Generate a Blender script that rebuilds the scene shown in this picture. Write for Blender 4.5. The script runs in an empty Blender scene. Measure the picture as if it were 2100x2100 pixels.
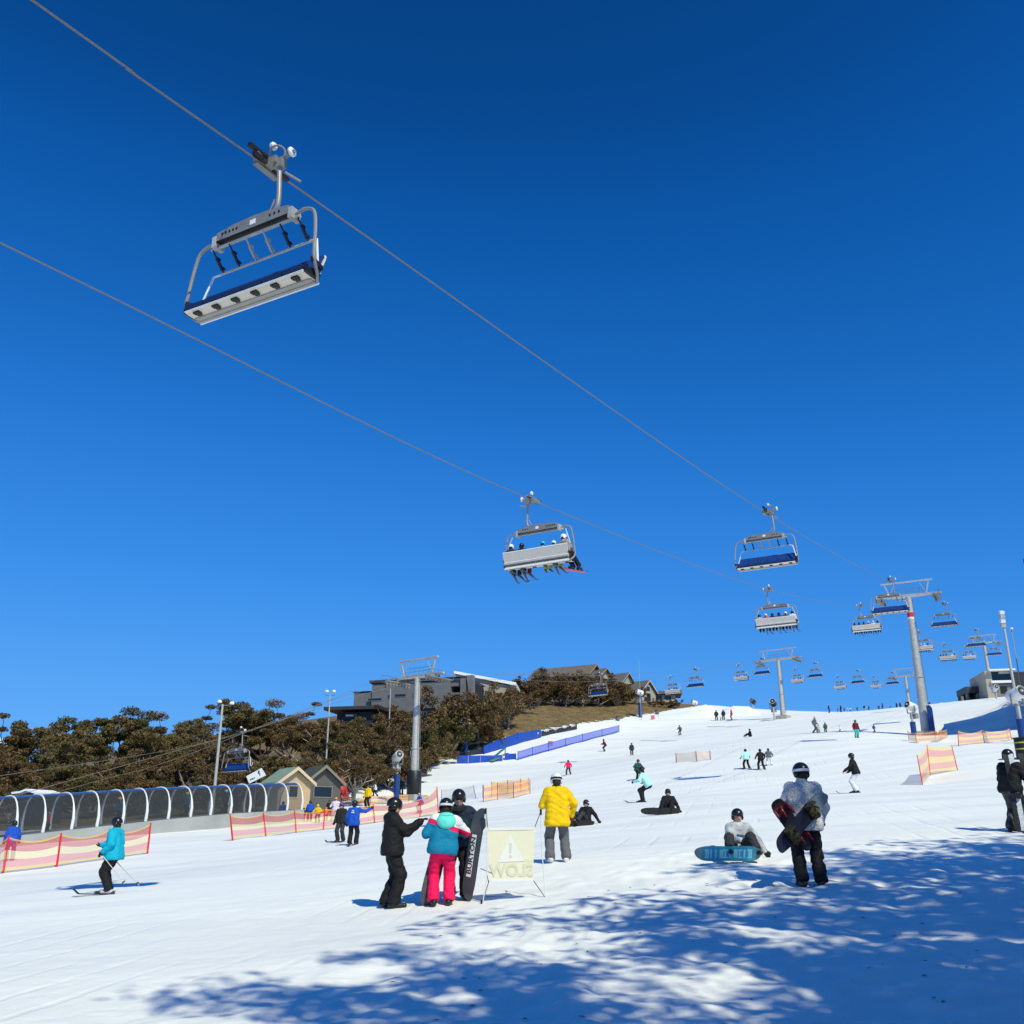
import bpy, math, random
import numpy as np
from mathutils import Vector, Matrix
R = math.radians
SC = bpy.context.scene
COL = SC.collection

# ------------------------------------------------------------------ camera, sky, sun, exposure
FPX, HPX = 1985.0, 679.0            # focal length and horizon offset in units of a 2100-wide picture
PITCH = math.atan(HPX / FPX)
EYE = np.array([0.0, 0.0, 1.6])
cd = bpy.data.cameras.new('camera'); cam = bpy.data.objects.new('camera', cd); COL.objects.link(cam)
cd.sensor_width = 36.0; cd.lens = 36.0 * FPX / 2100.0
cd.clip_start = 0.1; cd.clip_end = 6000
cam.location = EYE; cam.rotation_euler = (math.pi / 2 + PITCH, 0, 0)
SC.camera = cam

SUN_EL, SUN_AZ = 46.0, 152.0        # azimuth clockwise from +Y (view direction): behind the viewer, to the right
world = bpy.data.worlds.new('World'); SC.world = world; world.use_nodes = True
nt = world.node_tree; nt.nodes.clear()
sky = nt.nodes.new('ShaderNodeTexSky'); sky.sky_type = 'NISHITA'; sky.sun_disc = False
sky.sun_elevation = R(SUN_EL); sky.sun_rotation = R(SUN_AZ)
sky.altitude = 1700; sky.air_density = 1.0; sky.dust_density = 0.1; sky.ozone_density = 3.0
def _vmul(k):
    n = nt.nodes.new('ShaderNodeVectorMath'); n.operation = 'SCALE'; n.inputs['Scale'].default_value = k; return n
v1 = _vmul(0.1); v2 = _vmul(10.0); cv = nt.nodes.new('ShaderNodeRGBCurve')      # deepens the blue of the sky the way the phone renders it
for ch, pts in enumerate((((0, 0), (0.055, 0.002), (0.075, 0.006), (0.152, 0.036), (0.365, 0.112), (1, 0.16)), ((0, 0), (0.099, 0.055), (0.126, 0.10), (0.265, 0.245), (0.578, 0.40), (1, 0.46)), ((0, 0), (0.20, 0.235), (0.25, 0.40), (0.479, 0.76), (0.832, 0.94), (1, 0.97)))):
    c = cv.mapping.curves[ch]
    for i, p in enumerate(pts):
        if i == 0: c.points[0].location = p
        elif i == len(pts) - 1: c.points[-1].location = p
        else: c.points.new(*p)
cv.mapping.update()
bg = nt.nodes.new('ShaderNodeBackground'); bg.inputs['Strength'].default_value = 0.1
wo = nt.nodes.new('ShaderNodeOutputWorld')
nt.links.new(sky.outputs['Color'], v1.inputs[0]); nt.links.new(v1.outputs['Vector'], cv.inputs['Color']); nt.links.new(cv.outputs['Color'], v2.inputs[0])
nt.links.new(v2.outputs['Vector'], bg.inputs['Color']); nt.links.new(bg.outputs['Background'], wo.inputs['Surface'])

sd = bpy.data.lights.new('sun', 'SUN'); sd.energy = 3.95; sd.angle = R(0.5); sd.color = (1.0, 0.965, 0.72)
sun = bpy.data.objects.new('sun', sd); COL.objects.link(sun)
TO_SUN = Vector((math.sin(R(SUN_AZ)) * math.cos(R(SUN_EL)), math.cos(R(SUN_AZ)) * math.cos(R(SUN_EL)), math.sin(R(SUN_EL))))
sun.rotation_euler = (-TO_SUN).to_track_quat('-Z', 'Y').to_euler()
sun.location = TO_SUN * 80
SC.view_settings.view_transform = 'Standard'; SC.view_settings.look = 'None'
SC.view_settings.exposure = 0.0; SC.view_settings.gamma = 1.0

# ------------------------------------------------------------------ survey: rays, noise, ground height
def ray(u, v):
    x = (u - 1050) / FPX; y = (1050 - v) / FPX
    return np.array([x, math.cos(PITCH) - y * math.sin(PITCH), math.sin(PITCH) + y * math.cos(PITCH)])
def at_y(u, v, Y):
    d = ray(u, v); return EYE + d * (Y / d[1])
def proj_v(p):
    q = np.asarray(p) - EYE
    return 1050 - FPX * (-q[1] * math.sin(PITCH) + q[2] * math.cos(PITCH)) / (q[1] * math.cos(PITCH) + q[2] * math.sin(PITCH))
def solve_h(p, vh):                 # height of an upright thing standing at p whose top shows on row vh
    lo, hi = 0.05, 40.0
    for _ in range(40):
        m = (lo + hi) / 2
        if proj_v(p + np.array([0, 0, m])) > vh: lo = m
        else: hi = m
    return lo
def y_from_height(u, vf, vh, H):
    lo, hi = 2.0, 600.0
    for _ in range(50):
        m = (lo + hi) / 2
        if solve_h(at_y(u, vf, m), vh) < H: lo = m
        else: hi = m
    return lo
def _hash(ix, iy, s):
    h = np.sin(ix * 127.1 + iy * 311.7 + s * 74.7) * 43758.5453
    return h - np.floor(h)
def vnoise(x, y, s=0):
    x = np.asarray(x, float); y = np.asarray(y, float)
    ix = np.floor(x); iy = np.floor(y); fx = x - ix; fy = y - iy
    fx = fx * fx * (3 - 2 * fx); fy = fy * fy * (3 - 2 * fy)
    a = _hash(ix, iy, s); b = _hash(ix + 1, iy, s); c = _hash(ix, iy + 1, s); d = _hash(ix + 1, iy + 1, s)
    return (a * (1 - fx) + b * fx) * (1 - fy) + (c * (1 - fx) + d * fx) * fy - 0.5
ctrl = []
def C(u, v, Y): ctrl.append(at_y(u, v, Y))
def CH(u, vf, vh, H): ctrl.append(at_y(u, vf, y_from_height(u, vf, vh, H)))
for p in ((0, 0, 0), (-3, 4, 0.02), (3, 4, 0.12), (0, 7, 0.1), (-12, 2, -0.6), (12, 2, 0.6), (0, -25, -1.2), (-60, -10, -4), (60, -10, 4), (-90, 40, -2), (90, 30, 8)):
    ctrl.append(np.array(p, float))
CH(805, 1862, 1634, 1.76); CH(1148, 1770, 1579, 1.80); CH(1664, 1820, 1556, 1.84); CH(221, 1837, 1672, 1.74)
CH(712, 1732, 1642, 1.74); CH(1320, 1645, 1572, 1.70); CH(1757, 1626, 1543, 1.74); CH(1532, 1577, 1535, 1.72)
CH(116, 1777, 1711, 1.25); CH(301, 1750, 1690, 1.25); CH(475, 1724, 1671, 1.25); CH(607, 1708, 1663, 1.25)
CH(2083, 1706, 1535, 1.76)
C(1166, 1589, 105); C(1296, 1549, 140); C(1240, 1540, 152); C(1757, 1513, 98); C(1757, 1500, 120); C(1900, 1513, 122); C(1900, 1528, 100)
C(0, 1737, 60); C(340, 1713, 66); C(474, 1699, 72); C(616, 1687, 79); C(610, 1676, 86); C(849, 1640, 109)
C(0, 1704, 78); C(300, 1676, 90); C(100, 1655, 120); C(0, 1640, 160); C(300, 1600, 150); C(560, 1640, 105); C(560, 1560, 155)
C(700, 1628, 108); C(769, 1606, 118); C(760, 1500, 165); C(900, 1500, 165)
C(936, 1566, 142); C(1079, 1573, 135); C(938, 1546, 150); C(1061, 1507, 172); C(1061, 1557, 147); C(1271, 1502, 190)
C(1196, 1483, 195); C(1304, 1468, 210); C(1411, 1450, 228); C(1100, 1460, 205); C(1300, 1445, 225)
C(1450, 1446, 232); C(1507, 1449, 234); C(1600, 1474, 188); C(1705, 1459, 232); C(1850, 1455, 215)
C(1395, 1507, 175); C(1679, 1505, 130); C(1906, 1452, 205); C(1980, 1443, 190); C(2026, 1432, 170); C(2075, 1500, 105)
C(2060, 1470, 125); C(1885, 1610, 62); C(2065, 1540, 75)
CT = np.array(ctrl)
def _tps_fit(P, lam):
    n = len(P); X = P[:, :2] / 100.0
    d2 = ((X[:, None] - X[None]) ** 2).sum(-1)
    K = np.where(d2 > 0, 0.5 * d2 * np.log(np.maximum(d2, 1e-12)), 0) + lam * np.eye(n)
    Q = np.c_[np.ones(n), X]
    A = np.block([[K, Q], [Q.T, np.zeros((3, 3))]])
    return np.linalg.solve(A, np.r_[P[:, 2], 0, 0, 0])
TW = _tps_fit(CT, 4e-4)
def base_z(x, y):
    x = np.asarray(x, float); y = np.asarray(y, float); sh = x.shape
    X = np.c_[x.ravel(), y.ravel()] / 100.0; P = CT[:, :2] / 100.0
    out = np.empty(len(X))
    for i in range(0, len(X), 20000):
        b = X[i:i + 20000]
        d2 = ((b[:, None] - P[None]) ** 2).sum(-1)
        out[i:i + 20000] = (0.5 * d2 * np.log(np.maximum(d2, 1e-12))) @ TW[:-3] + TW[-3] + b @ TW[-2:]
    return out.reshape(sh)
def ground(x, y):
    x = np.asarray(x, float); y = np.asarray(y, float)
    r = np.hypot(x, y)
    rr = np.minimum(r, 300.0); k = np.where(r > 0, rr / np.maximum(r, 1e-6), 1)
    z = base_z(x * k, y * k)
    z = z - np.where(r > 238, (r - 238) * 0.22, 0)
    z = np.maximum(z, -25)
    z = z + 0.10 * vnoise(x / 6, y / 6, 1) * np.clip(r / 12, 0.3, 1) + 0.05 * vnoise(x / 1.7, y / 1.7, 2)
    near = np.clip((24 - y) / 8, 0, 1) * np.clip((x + 0.42 * (14 - y) + 2.6) / 3.0, 0, 1) * (r < 40)
    fine = np.clip((30 - r) / 14, 0, 1)
    z = z + fine * 0.011 * vnoise(x / 0.16, y / 0.16, 6)
    fall = np.clip(r / 6, 0.2, 1) * np.clip((60 - r) / 30, 0, 1)
    z = z + near * (0.075 * vnoise(x / 0.5, y / 0.5, 3) + 0.055 * vnoise(x / 0.2, y / 0.2, 4)) + fall * 0.012 * vnoise(x / 0.3, y / 0.3, 5)
    return z
def gz(x, y): return float(ground(np.array([x]), np.array([y]))[0])
def place(u, v, tmin=4.0, tmax=330.0):          # where the line of sight through (u, v) meets the ground
    d = ray(u, v); t = np.geomspace(tmin, tmax, 2500)
    P = EYE + d[None] * t[:, None]
    h = P[:, 2] - ground(P[:, 0], P[:, 1])
    i = np.argmax(h < 0)
    if h[i] >= 0: i = int(np.argmin(h)); return np.array([P[i, 0], P[i, 1], gz(P[i, 0], P[i, 1])])
    a, b = t[max(i - 1, 0)], t[i]
    for _ in range(20):
        m = (a + b) / 2; p = EYE + d * m
        if p[2] < gz(p[0], p[1]): b = m
        else: a = m
    p = EYE + d * b
    return np.array([p[0], p[1], gz(p[0], p[1])])

# ------------------------------------------------------------------ materials
MATS = {}
def new_mat(name):
    m = bpy.data.materials.new(name); m.use_nodes = True
    return m, m.node_tree, m.node_tree.nodes['Principled BSDF']
def mat(name, col, rough=0.6, metal=0.0, var=0.12, vscale=6.0, bump=0.0, bscale=40.0, spec=0.4):
    if name in MATS: return MATS[name]
    m, t, b = new_mat(name)
    b.inputs['Roughness'].default_value = rough; b.inputs['Metallic'].default_value = metal
    b.inputs['Specular IOR Level'].default_value = spec
    tc = t.nodes.new('ShaderNodeTexCoord')
    if var > 0:
        n = t.nodes.new('ShaderNodeTexNoise'); n.inputs['Scale'].default_value = vscale; n.inputs['Detail'].default_value = 5
        t.links.new(tc.outputs['Object'], n.inputs['Vector'])
        rmp = t.nodes.new('ShaderNodeValToRGB')
        lo = [max(0, c * (1 - var)) for c in col]; hi = [min(1, c * (1 + var)) for c in col]
        rmp.color_ramp.elements[0].position = 0.3; rmp.color_ramp.elements[0].color = (*lo, 1)
        rmp.color_ramp.elements[1].position = 0.7; rmp.color_ramp.elements[1].color = (*hi, 1)
        t.links.new(n.outputs['Fac'], rmp.inputs['Fac']); t.links.new(rmp.outputs['Color'], b.inputs['Base Color'])
    else: b.inputs['Base Color'].default_value = (*col, 1)
    if bump > 0:
        n2 = t.nodes.new('ShaderNodeTexNoise'); n2.inputs['Scale'].default_value = bscale; n2.inputs['Detail'].default_value = 4
        t.links.new(tc.outputs['Object'], n2.inputs['Vector'])
        bp = t.nodes.new('ShaderNodeBump'); bp.inputs['Strength'].default_value = bump; bp.inputs['Distance'].default_value = 0.02
        t.links.new(n2.outputs['Fac'], bp.inputs['Height']); t.links.new(bp.outputs['Normal'], b.inputs['Normal'])
    MATS[name] = m
    return m
def cloth(name, col, var=0.1): return mat('cloth ' + name, col, 0.75, 0, var, 9, 0.55, 22, 0.2)

# ------------------------------------------------------------------ mesh building
class MB:
    def __init__(s): s.v = []; s.f = []; s.m = []; s.mi = 0
    def add(s, V, F):
        o = len(s.v); s.v += [tuple(map(float, p)) for p in V]
        s.f += [tuple(i + o for i in f) for f in F]; s.m += [s.mi] * len(F); return s
    def box(s, c, d, rot=None):
        x, y, z = d[0] / 2, d[1] / 2, d[2] / 2
        V = [(-x, -y, -z), (x, -y, -z), (x, y, -z), (-x, y, -z), (-x, -y, z), (x, -y, z), (x, y, z), (-x, y, z)]
        if rot is not None: V = [tuple(rot @ Vector(p)) for p in V]
        V = [(p[0] + c[0], p[1] + c[1], p[2] + c[2]) for p in V]
        return s.add(V, [(0, 3, 2, 1), (4, 5, 6, 7), (0, 1, 5, 4), (1, 2, 6, 5), (2, 3, 7, 6), (3, 0, 4, 7)])
    def bx(s, x0, x1, y0, y1, z0, z1): return s.box(((x0 + x1) / 2, (y0 + y1) / 2, (z0 + z1) / 2), (abs(x1 - x0), abs(y1 - y0), abs(z1 - z0)))
    def bar(s, a, b, w, h):                              # rectangular bar from a to b
        a = Vector(a); b = Vector(b); d = b - a
        q = d.to_track_quat('Y', 'Z').to_matrix()
        return s.box((a + b) / 2, (w, d.length, h), q)
    def tube(s, pts, r, n=8, closed=False, sx=1.0):
        P = [Vector(p) for p in pts]; k = len(P); rr = r if isinstance(r, (list, tuple)) else [r] * k
        V = []; F = []; up = None
        for i, p in enumerate(P):
            if closed: t = P[(i + 1) % k] - P[i - 1]
            else: t = P[min(i + 1, k - 1)] - P[max(i - 1, 0)]
            t = t.normalized() if t.length > 1e-9 else Vector((0, 0, 1))
            if up is None: up = Vector((0, 0, 1)) if abs(t.z) < 0.9 else Vector((1, 0, 0))
            a = t.cross(up)
            if a.length < 1e-6: a = t.orthogonal()
            a.normalize(); b = a.cross(t).normalized(); up = b
            for j in range(n):
                w = 2 * math.pi * j / n
                V.append(p + (a * math.cos(w) * sx + b * math.sin(w)) * rr[i])
        for i in range(k if closed else k - 1):
            i2 = (i + 1) % k
            for j in range(n):
                j2 = (j + 1) % n
                F.append((i * n + j, i * n + j2, i2 * n + j2, i2 * n + j))
        if not closed:
            F.append(tuple(range(n))[::-1]); F.append(tuple((k - 1) * n + j for j in range(n)))
        return s.add(V, F)
    def cyl(s, a, b, r1, r2=None, n=12): return s.tube([a, b], [r1, r1 if r2 is None else r2], n)
    def ext(s, pts, vec):                                # extrude a polygon
        n = len(pts); V = [Vector(p) for p in pts]; W = [p + Vector(vec) for p in V]
        return s.add(V + W, [tuple(range(n))[::-1], tuple(range(n, 2 * n))] + [(i, (i + 1) % n, n + (i + 1) % n, n + i) for i in range(n)])
    def ell(s, c, r, nu=14, nv=8, rot=None, z0=-1.0, z1=1.0):
        V = []; F = []
        a0, a1 = math.asin(z0), math.asin(z1)
        for i in range(nv + 1):
            a = a0 + (a1 - a0) * i / nv
            for j in range(nu):
                w = 2 * math.pi * j / nu
                p = Vector((math.cos(a) * math.cos(w) * r[0], math.cos(a) * math.sin(w) * r[1], math.sin(a) * r[2]))
                if rot is not None: p = rot @ p
                V.append((p.x + c[0], p.y + c[1], p.z + c[2]))
        for i in range(nv):
            for j in range(nu): F.append((i * nu + j, i * nu + (j + 1) % nu, (i + 1) * nu + (j + 1) % nu, (i + 1) * nu + j))
        if z0 > -0.999: F.append(tuple(range(nu))[::-1])
        if z1 < 0.999: F.append(tuple(nv * nu + j for j in range(nu)))
        return s.add(V, F)
    def mesh(s, name, mats, smooth=True):
        me = bpy.data.meshes.new(name); me.from_pydata(s.v, [], s.f)
        ms = mats if isinstance(mats, (list, tuple)) else [mats]
        for m in ms: me.materials.append(m)
        if len(ms) > 1: me.polygons.foreach_set('material_index', s.m)
        if smooth:
            me.polygons.foreach_set('use_smooth', [True] * len(me.polygons)); me.set_sharp_from_angle(angle=R(38))
        me.update(); return me
    def build(s, name, mats, parent=None, smooth=True): return link(name, s.mesh(name, mats, smooth), parent)
def np_mesh(name, V, F, mats, smooth=False):
    me = bpy.data.meshes.new(name); V = np.asarray(V, np.float32); F = np.asarray(F, np.int32)
    me.vertices.add(len(V)); me.vertices.foreach_set('co', V.ravel())
    k = F.shape[1]
    me.loops.add(F.size); me.loops.foreach_set('vertex_index', F.ravel())
    me.polygons.add(len(F)); me.polygons.foreach_set('loop_start', np.arange(0, F.size, k, dtype=np.int32))
    me.polygons.foreach_set('loop_total', np.full(len(F), k, np.int32))
    if smooth: me.polygons.foreach_set('use_smooth', np.ones(len(F), bool))
    for m in (mats if isinstance(mats, (list, tuple)) else [mats]): me.materials.append(m)
    me.update(calc_edges=True); me.validate(); return me
def link(name, me, parent=None):
    o = bpy.data.objects.new(name, me); COL.objects.link(o)
    if parent is not None: o.parent = parent
    return o
def tag(o, label, cat, group=None):
    o['label'] = label; o['category'] = cat
    if group: o['group'] = group
    return o
def thing(name, label, cat, loc=(0, 0, 0), rz=0.0, group=None, s=1.0):
    o = bpy.data.objects.new(name, None); COL.objects.link(o); o.empty_display_size = 0.2
    o.location = [float(c) for c in loc]; o.rotation_euler = (0, 0, rz); o.scale = (s, s, s)
    return tag(o, label, cat, group)
def dup(root, loc, rz, label, group=None, s=None):
    r = root.copy(); COL.objects.link(r); r.location = [float(c) for c in loc]; r.rotation_euler = (0, 0, rz); r['label'] = label
    if group: r['group'] = group
    if s: r.scale = (s, s, s)
    for ch in list(root.children):
        c = ch.copy(); COL.objects.link(c); c.parent = r
        for g in list(ch.children):
            d = g.copy(); COL.objects.link(d); d.parent = c
    return r
def arc(pts, n=6):                                       # round the corners of a polyline (Catmull-Rom)
    P = [np.array(p, float) for p in pts]; out = []
    for i in range(len(P) - 1):
        a, b, c, d = P[max(i - 1, 0)], P[i], P[i + 1], P[min(i + 2, len(P) - 1)]
        for k in range(n):
            t = k / n
            out.append(tuple(0.5 * ((2 * b) + (-a + c) * t + (2 * a - 5 * b + 4 * c - d) * t * t + (-a + 3 * b - 3 * c + d) * t ** 3)))
    out.append(tuple(P[-1])); return out
def text_mesh(txt, size, depth, mirror=False, bold=0.0):
    c = bpy.data.curves.new('txt', 'FONT'); c.body = txt; c.size = size; c.extrude = depth; c.align_x = 'CENTER'; c.align_y = 'CENTER'
    c.offset = bold; c.resolution_u = 3
    o = bpy.data.objects.new('txt', c); COL.objects.link(o)
    bpy.context.view_layer.update()
    me = bpy.data.meshes.new_from_object(o.evaluated_get(bpy.context.evaluated_depsgraph_get()))
    bpy.data.objects.remove(o)
    if mirror:
        me.transform(Matrix.Diagonal((-1, 1, 1, 1))); me.flip_normals()
    return me
# ------------------------------------------------------------------ the snow slope: one sheet
def px_line(pts): return np.array([place(u, v)[:2] for u, v in pts])
EDGE = px_line([(-160, 1712), (0, 1704), (350, 1690), (560, 1676), (640, 1655), (700, 1628), (769, 1606), (860, 1574), (936, 1548), (1000, 1527), (1061, 1507), (1130, 1493), (1196, 1483), (1250, 1476), (1304, 1468), (1360, 1459), (1405, 1452)])
EDGE = np.vstack([EDGE[0] + (EDGE[0] - EDGE[1]) * 6, EDGE, EDGE[-1] + (EDGE[-1] - EDGE[-3]) * 8])
def edge_dist(x, y):                                     # + on the bare side (left of and behind the edge), - on the snow
    best = np.full(x.shape, 1e9); sg = np.ones(x.shape)
    for a, b in zip(EDGE[:-1], EDGE[1:]):
        d = b - a; L = d @ d
        t = np.clip(((x - a[0]) * d[0] + (y - a[1]) * d[1]) / L, 0, 1)
        dd = np.hypot(x - a[0] - t * d[0], y - a[1] - t * d[1])
        s = np.sign(d[0] * (y - a[1]) - d[1] * (x - a[0]))
        m = dd < best; best = np.where(m, dd, best); sg = np.where(m, s, sg)
    return best * sg
def snow_material():
    m, t, b = new_mat('snow')
    L = t.links.new; N = t.nodes.new
    geo = N('ShaderNodeNewGeometry')
    def noise(scale, detail=4, stretch=None):
        n = N('ShaderNodeTexNoise'); n.inputs['Scale'].default_value = scale; n.inputs['Detail'].default_value = detail
        if stretch:
            mp = N('ShaderNodeMapping'); mp.inputs['Scale'].default_value = stretch[:3]; mp.inputs['Rotation'].default_value = (0, 0, R(stretch[3]))
            L(geo.outputs['Position'], mp.inputs['Vector']); L(mp.outputs['Vector'], n.inputs['Vector'])
        else: L(geo.outputs['Position'], n.inputs['Vector'])
        return n.outputs['Fac']
    def ramp(f, a, ca, c, cb):
        r = N('ShaderNodeValToRGB'); r.color_ramp.elements[0].position = a; r.color_ramp.elements[0].color = (*ca, 1)
        r.color_ramp.elements[1].position = c; r.color_ramp.elements[1].color = (*cb, 1); L(f, r.inputs['Fac']); return r.outputs['Color']
    def mix(f, a, c):
        x = N('ShaderNodeMix'); x.data_type = 'RGBA'
        if hasattr(f, 'links'): L(f, x.inputs['Factor'])
        else: x.inputs['Factor'].default_value = f
        L(a, x.inputs['A']); L(c, x.inputs['B']); return x.outputs['Result']
    s1 = ramp(noise(0.35, 6, (0.12, 1, 1, 20)), 0.42, (0.74, 0.765, 0.77), 0.60, (0.885, 0.90, 0.865))
    s2 = ramp(noise(2.2, 6, (0.25, 1, 1, -12)), 0.35, (0.83, 0.845, 0.825), 0.55, (0.89, 0.905, 0.87))
    snow = mix(0.5, s1, s2)
    g1 = ramp(noise(0.5, 8), 0.35, (0.085, 0.055, 0.02), 0.65, (0.27, 0.18, 0.075))
    g2 = ramp(noise(2.5, 6), 0.4, (0.06, 0.048, 0.016), 0.65, (0.36, 0.26, 0.12))
    grass = mix(0.5, g1, g2)
    at = N('ShaderNodeAttribute'); at.attribute_name = 'bare'; at.attribute_type = 'GEOMETRY'
    ad = N('ShaderNodeMath'); ad.operation = 'ADD'; L(at.outputs['Fac'], ad.inputs[0])
    nn = N('ShaderNodeMath'); nn.operation = 'MULTIPLY_ADD'; L(noise(0.9, 6), nn.inputs[0]); nn.inputs[1].default_value = 0.9; nn.inputs[2].default_value = -0.45
    L(nn.outputs[0], ad.inputs[1])
    st = ramp(ad.outputs[0], 0.47, (0, 0, 0), 0.53, (1, 1, 1))
    L(mix(st, snow, grass), b.inputs['Base Color'])
    b.inputs['Roughness'].default_value = 0.7; b.inputs['Specular IOR Level'].default_value = 0.25
    b1 = N('ShaderNodeBump'); b1.inputs['Strength'].default_value = 0.28; b1.inputs['Distance'].default_value = 0.05
    L(noise(3.0, 8, (0.35, 1, 1, 15)), b1.inputs['Height'])
    wv = N('ShaderNodeTexWave'); wv.bands_direction = 'X'; wv.inputs['Scale'].default_value = 0.8; wv.inputs['Distortion'].default_value = 2.2; wv.inputs['Detail'].default_value = 2; wv.inputs['Detail Scale'].default_value = 0.35
    mpw = N('ShaderNodeMapping'); mpw.inputs['Rotation'].default_value = (0, 0, R(62)); mpw.inputs['Scale'].default_value = (1, 0.12, 1); L(geo.outputs['Position'], mpw.inputs['Vector']); L(mpw.outputs['Vector'], wv.inputs['Vector'])
    rw = ramp(wv.outputs['Fac'], 0.90, (0, 0, 0), 0.985, (1, 1, 1)); mkk = N('ShaderNodeMath'); mkk.operation = 'MULTIPLY'; L(rw, mkk.inputs[0]); L(ramp(noise(0.22, 3), 0.5, (0, 0, 0), 0.62, (1, 1, 1)), mkk.inputs[1])
    b3 = N('ShaderNodeBump'); b3.invert = True; b3.inputs['Strength'].default_value = 0.45; b3.inputs['Distance'].default_value = 0.03; L(mkk.outputs[0], b3.inputs['Height']); L(b1.outputs['Normal'], b3.inputs['Normal'])
    b2 = N('ShaderNodeBump'); b2.inputs['Strength'].default_value = 0.5; b2.inputs['Distance'].default_value = 0.02
    L(noise(11.0, 8), b2.inputs['Height']); L(b3.outputs['Normal'], b2.inputs['Normal']); L(b2.outputs['Normal'], b.inputs['Normal'])
    return m
def build_slope():
    az = np.concatenate([np.arange(-180, -40, 4.0), np.arange(-40, -30, 0.5), np.arange(-30, 30, 0.13), np.arange(30, 40, 0.5), np.arange(40, 180, 4.0)])
    rd = np.concatenate([[0.4, 1.5, 3, 4.5], np.geomspace(6, 40, 330), np.geomspace(40, 270, 230)[1:], np.geomspace(270, 2500, 24)[1:]])
    A, D = np.meshgrid(np.radians(az), rd); x = D * np.sin(A); y = D * np.cos(A); z = ground(x, y)
    nr, na = A.shape; idx = np.arange(nr * na).reshape(nr, na)
    a = idx[:-1]; b = idx[1:]
    F = np.stack([a, np.roll(a, -1, 1), np.roll(b, -1, 1), b], -1).reshape(-1, 4)
    V = np.c_[x.ravel(), y.ravel(), z.ravel()]
    V = np.vstack([V, [0, 0, gz(0, 0)]])
    me = np_mesh('snow_slope', V, F[:, ::-1], snow_material(), True)
    e = edge_dist(V[:, 0], V[:, 1]); bare = np.clip(0.5 + e / 6.0, 0, 1)
    bare = np.where((np.hypot(V[:, 0], V[:, 1]) > 60), bare, np.clip(bare, 0, 0.0))
    at = me.attributes.new('bare', 'FLOAT', 'POINT'); at.data.foreach_set('value', bare.astype(np.float32))
    o = link('snow_slope', me); o['kind'] = 'structure'
    return o
build_slope()
# ------------------------------------------------------------------ figures: garments grown from signed distance fields
def V3(*a): return np.array(a, float)
def rotx(p, a): c, s = math.cos(a), math.sin(a); return V3(p[0], c * p[1] - s * p[2], s * p[1] + c * p[2])
def roty(p, a): c, s = math.cos(a), math.sin(a); return V3(c * p[0] + s * p[2], p[1], -s * p[0] + c * p[2])
def rotz(p, a): c, s = math.cos(a), math.sin(a); return V3(c * p[0] - s * p[1], s * p[0] + c * p[1], p[2])
def d_cone(P, a, b, r1, r2):
    a = np.asarray(a, float); b = np.asarray(b, float); ba = b - a; L = max(ba @ ba, 1e-9)
    h = np.clip(((P - a) @ ba) / L, 0, 1)
    return np.sqrt(((P - a - h[:, None] * ba) ** 2).sum(1)) - (r1 + (r2 - r1) * h)
def d_ell(P, c, r):
    q = P - np.asarray(c, float); r = np.asarray(r, float)
    k0 = np.sqrt(((q / r) ** 2).sum(1)); k1 = np.sqrt(((q / (r * r)) ** 2).sum(1))
    return k0 * (k0 - 1) / np.maximum(k1, 1e-9)
def smin(a, b, k):
    h = np.clip(0.5 + 0.5 * (b - a) / k, 0, 1); return b * (1 - h) + a * h - k * h * (1 - h)
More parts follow.
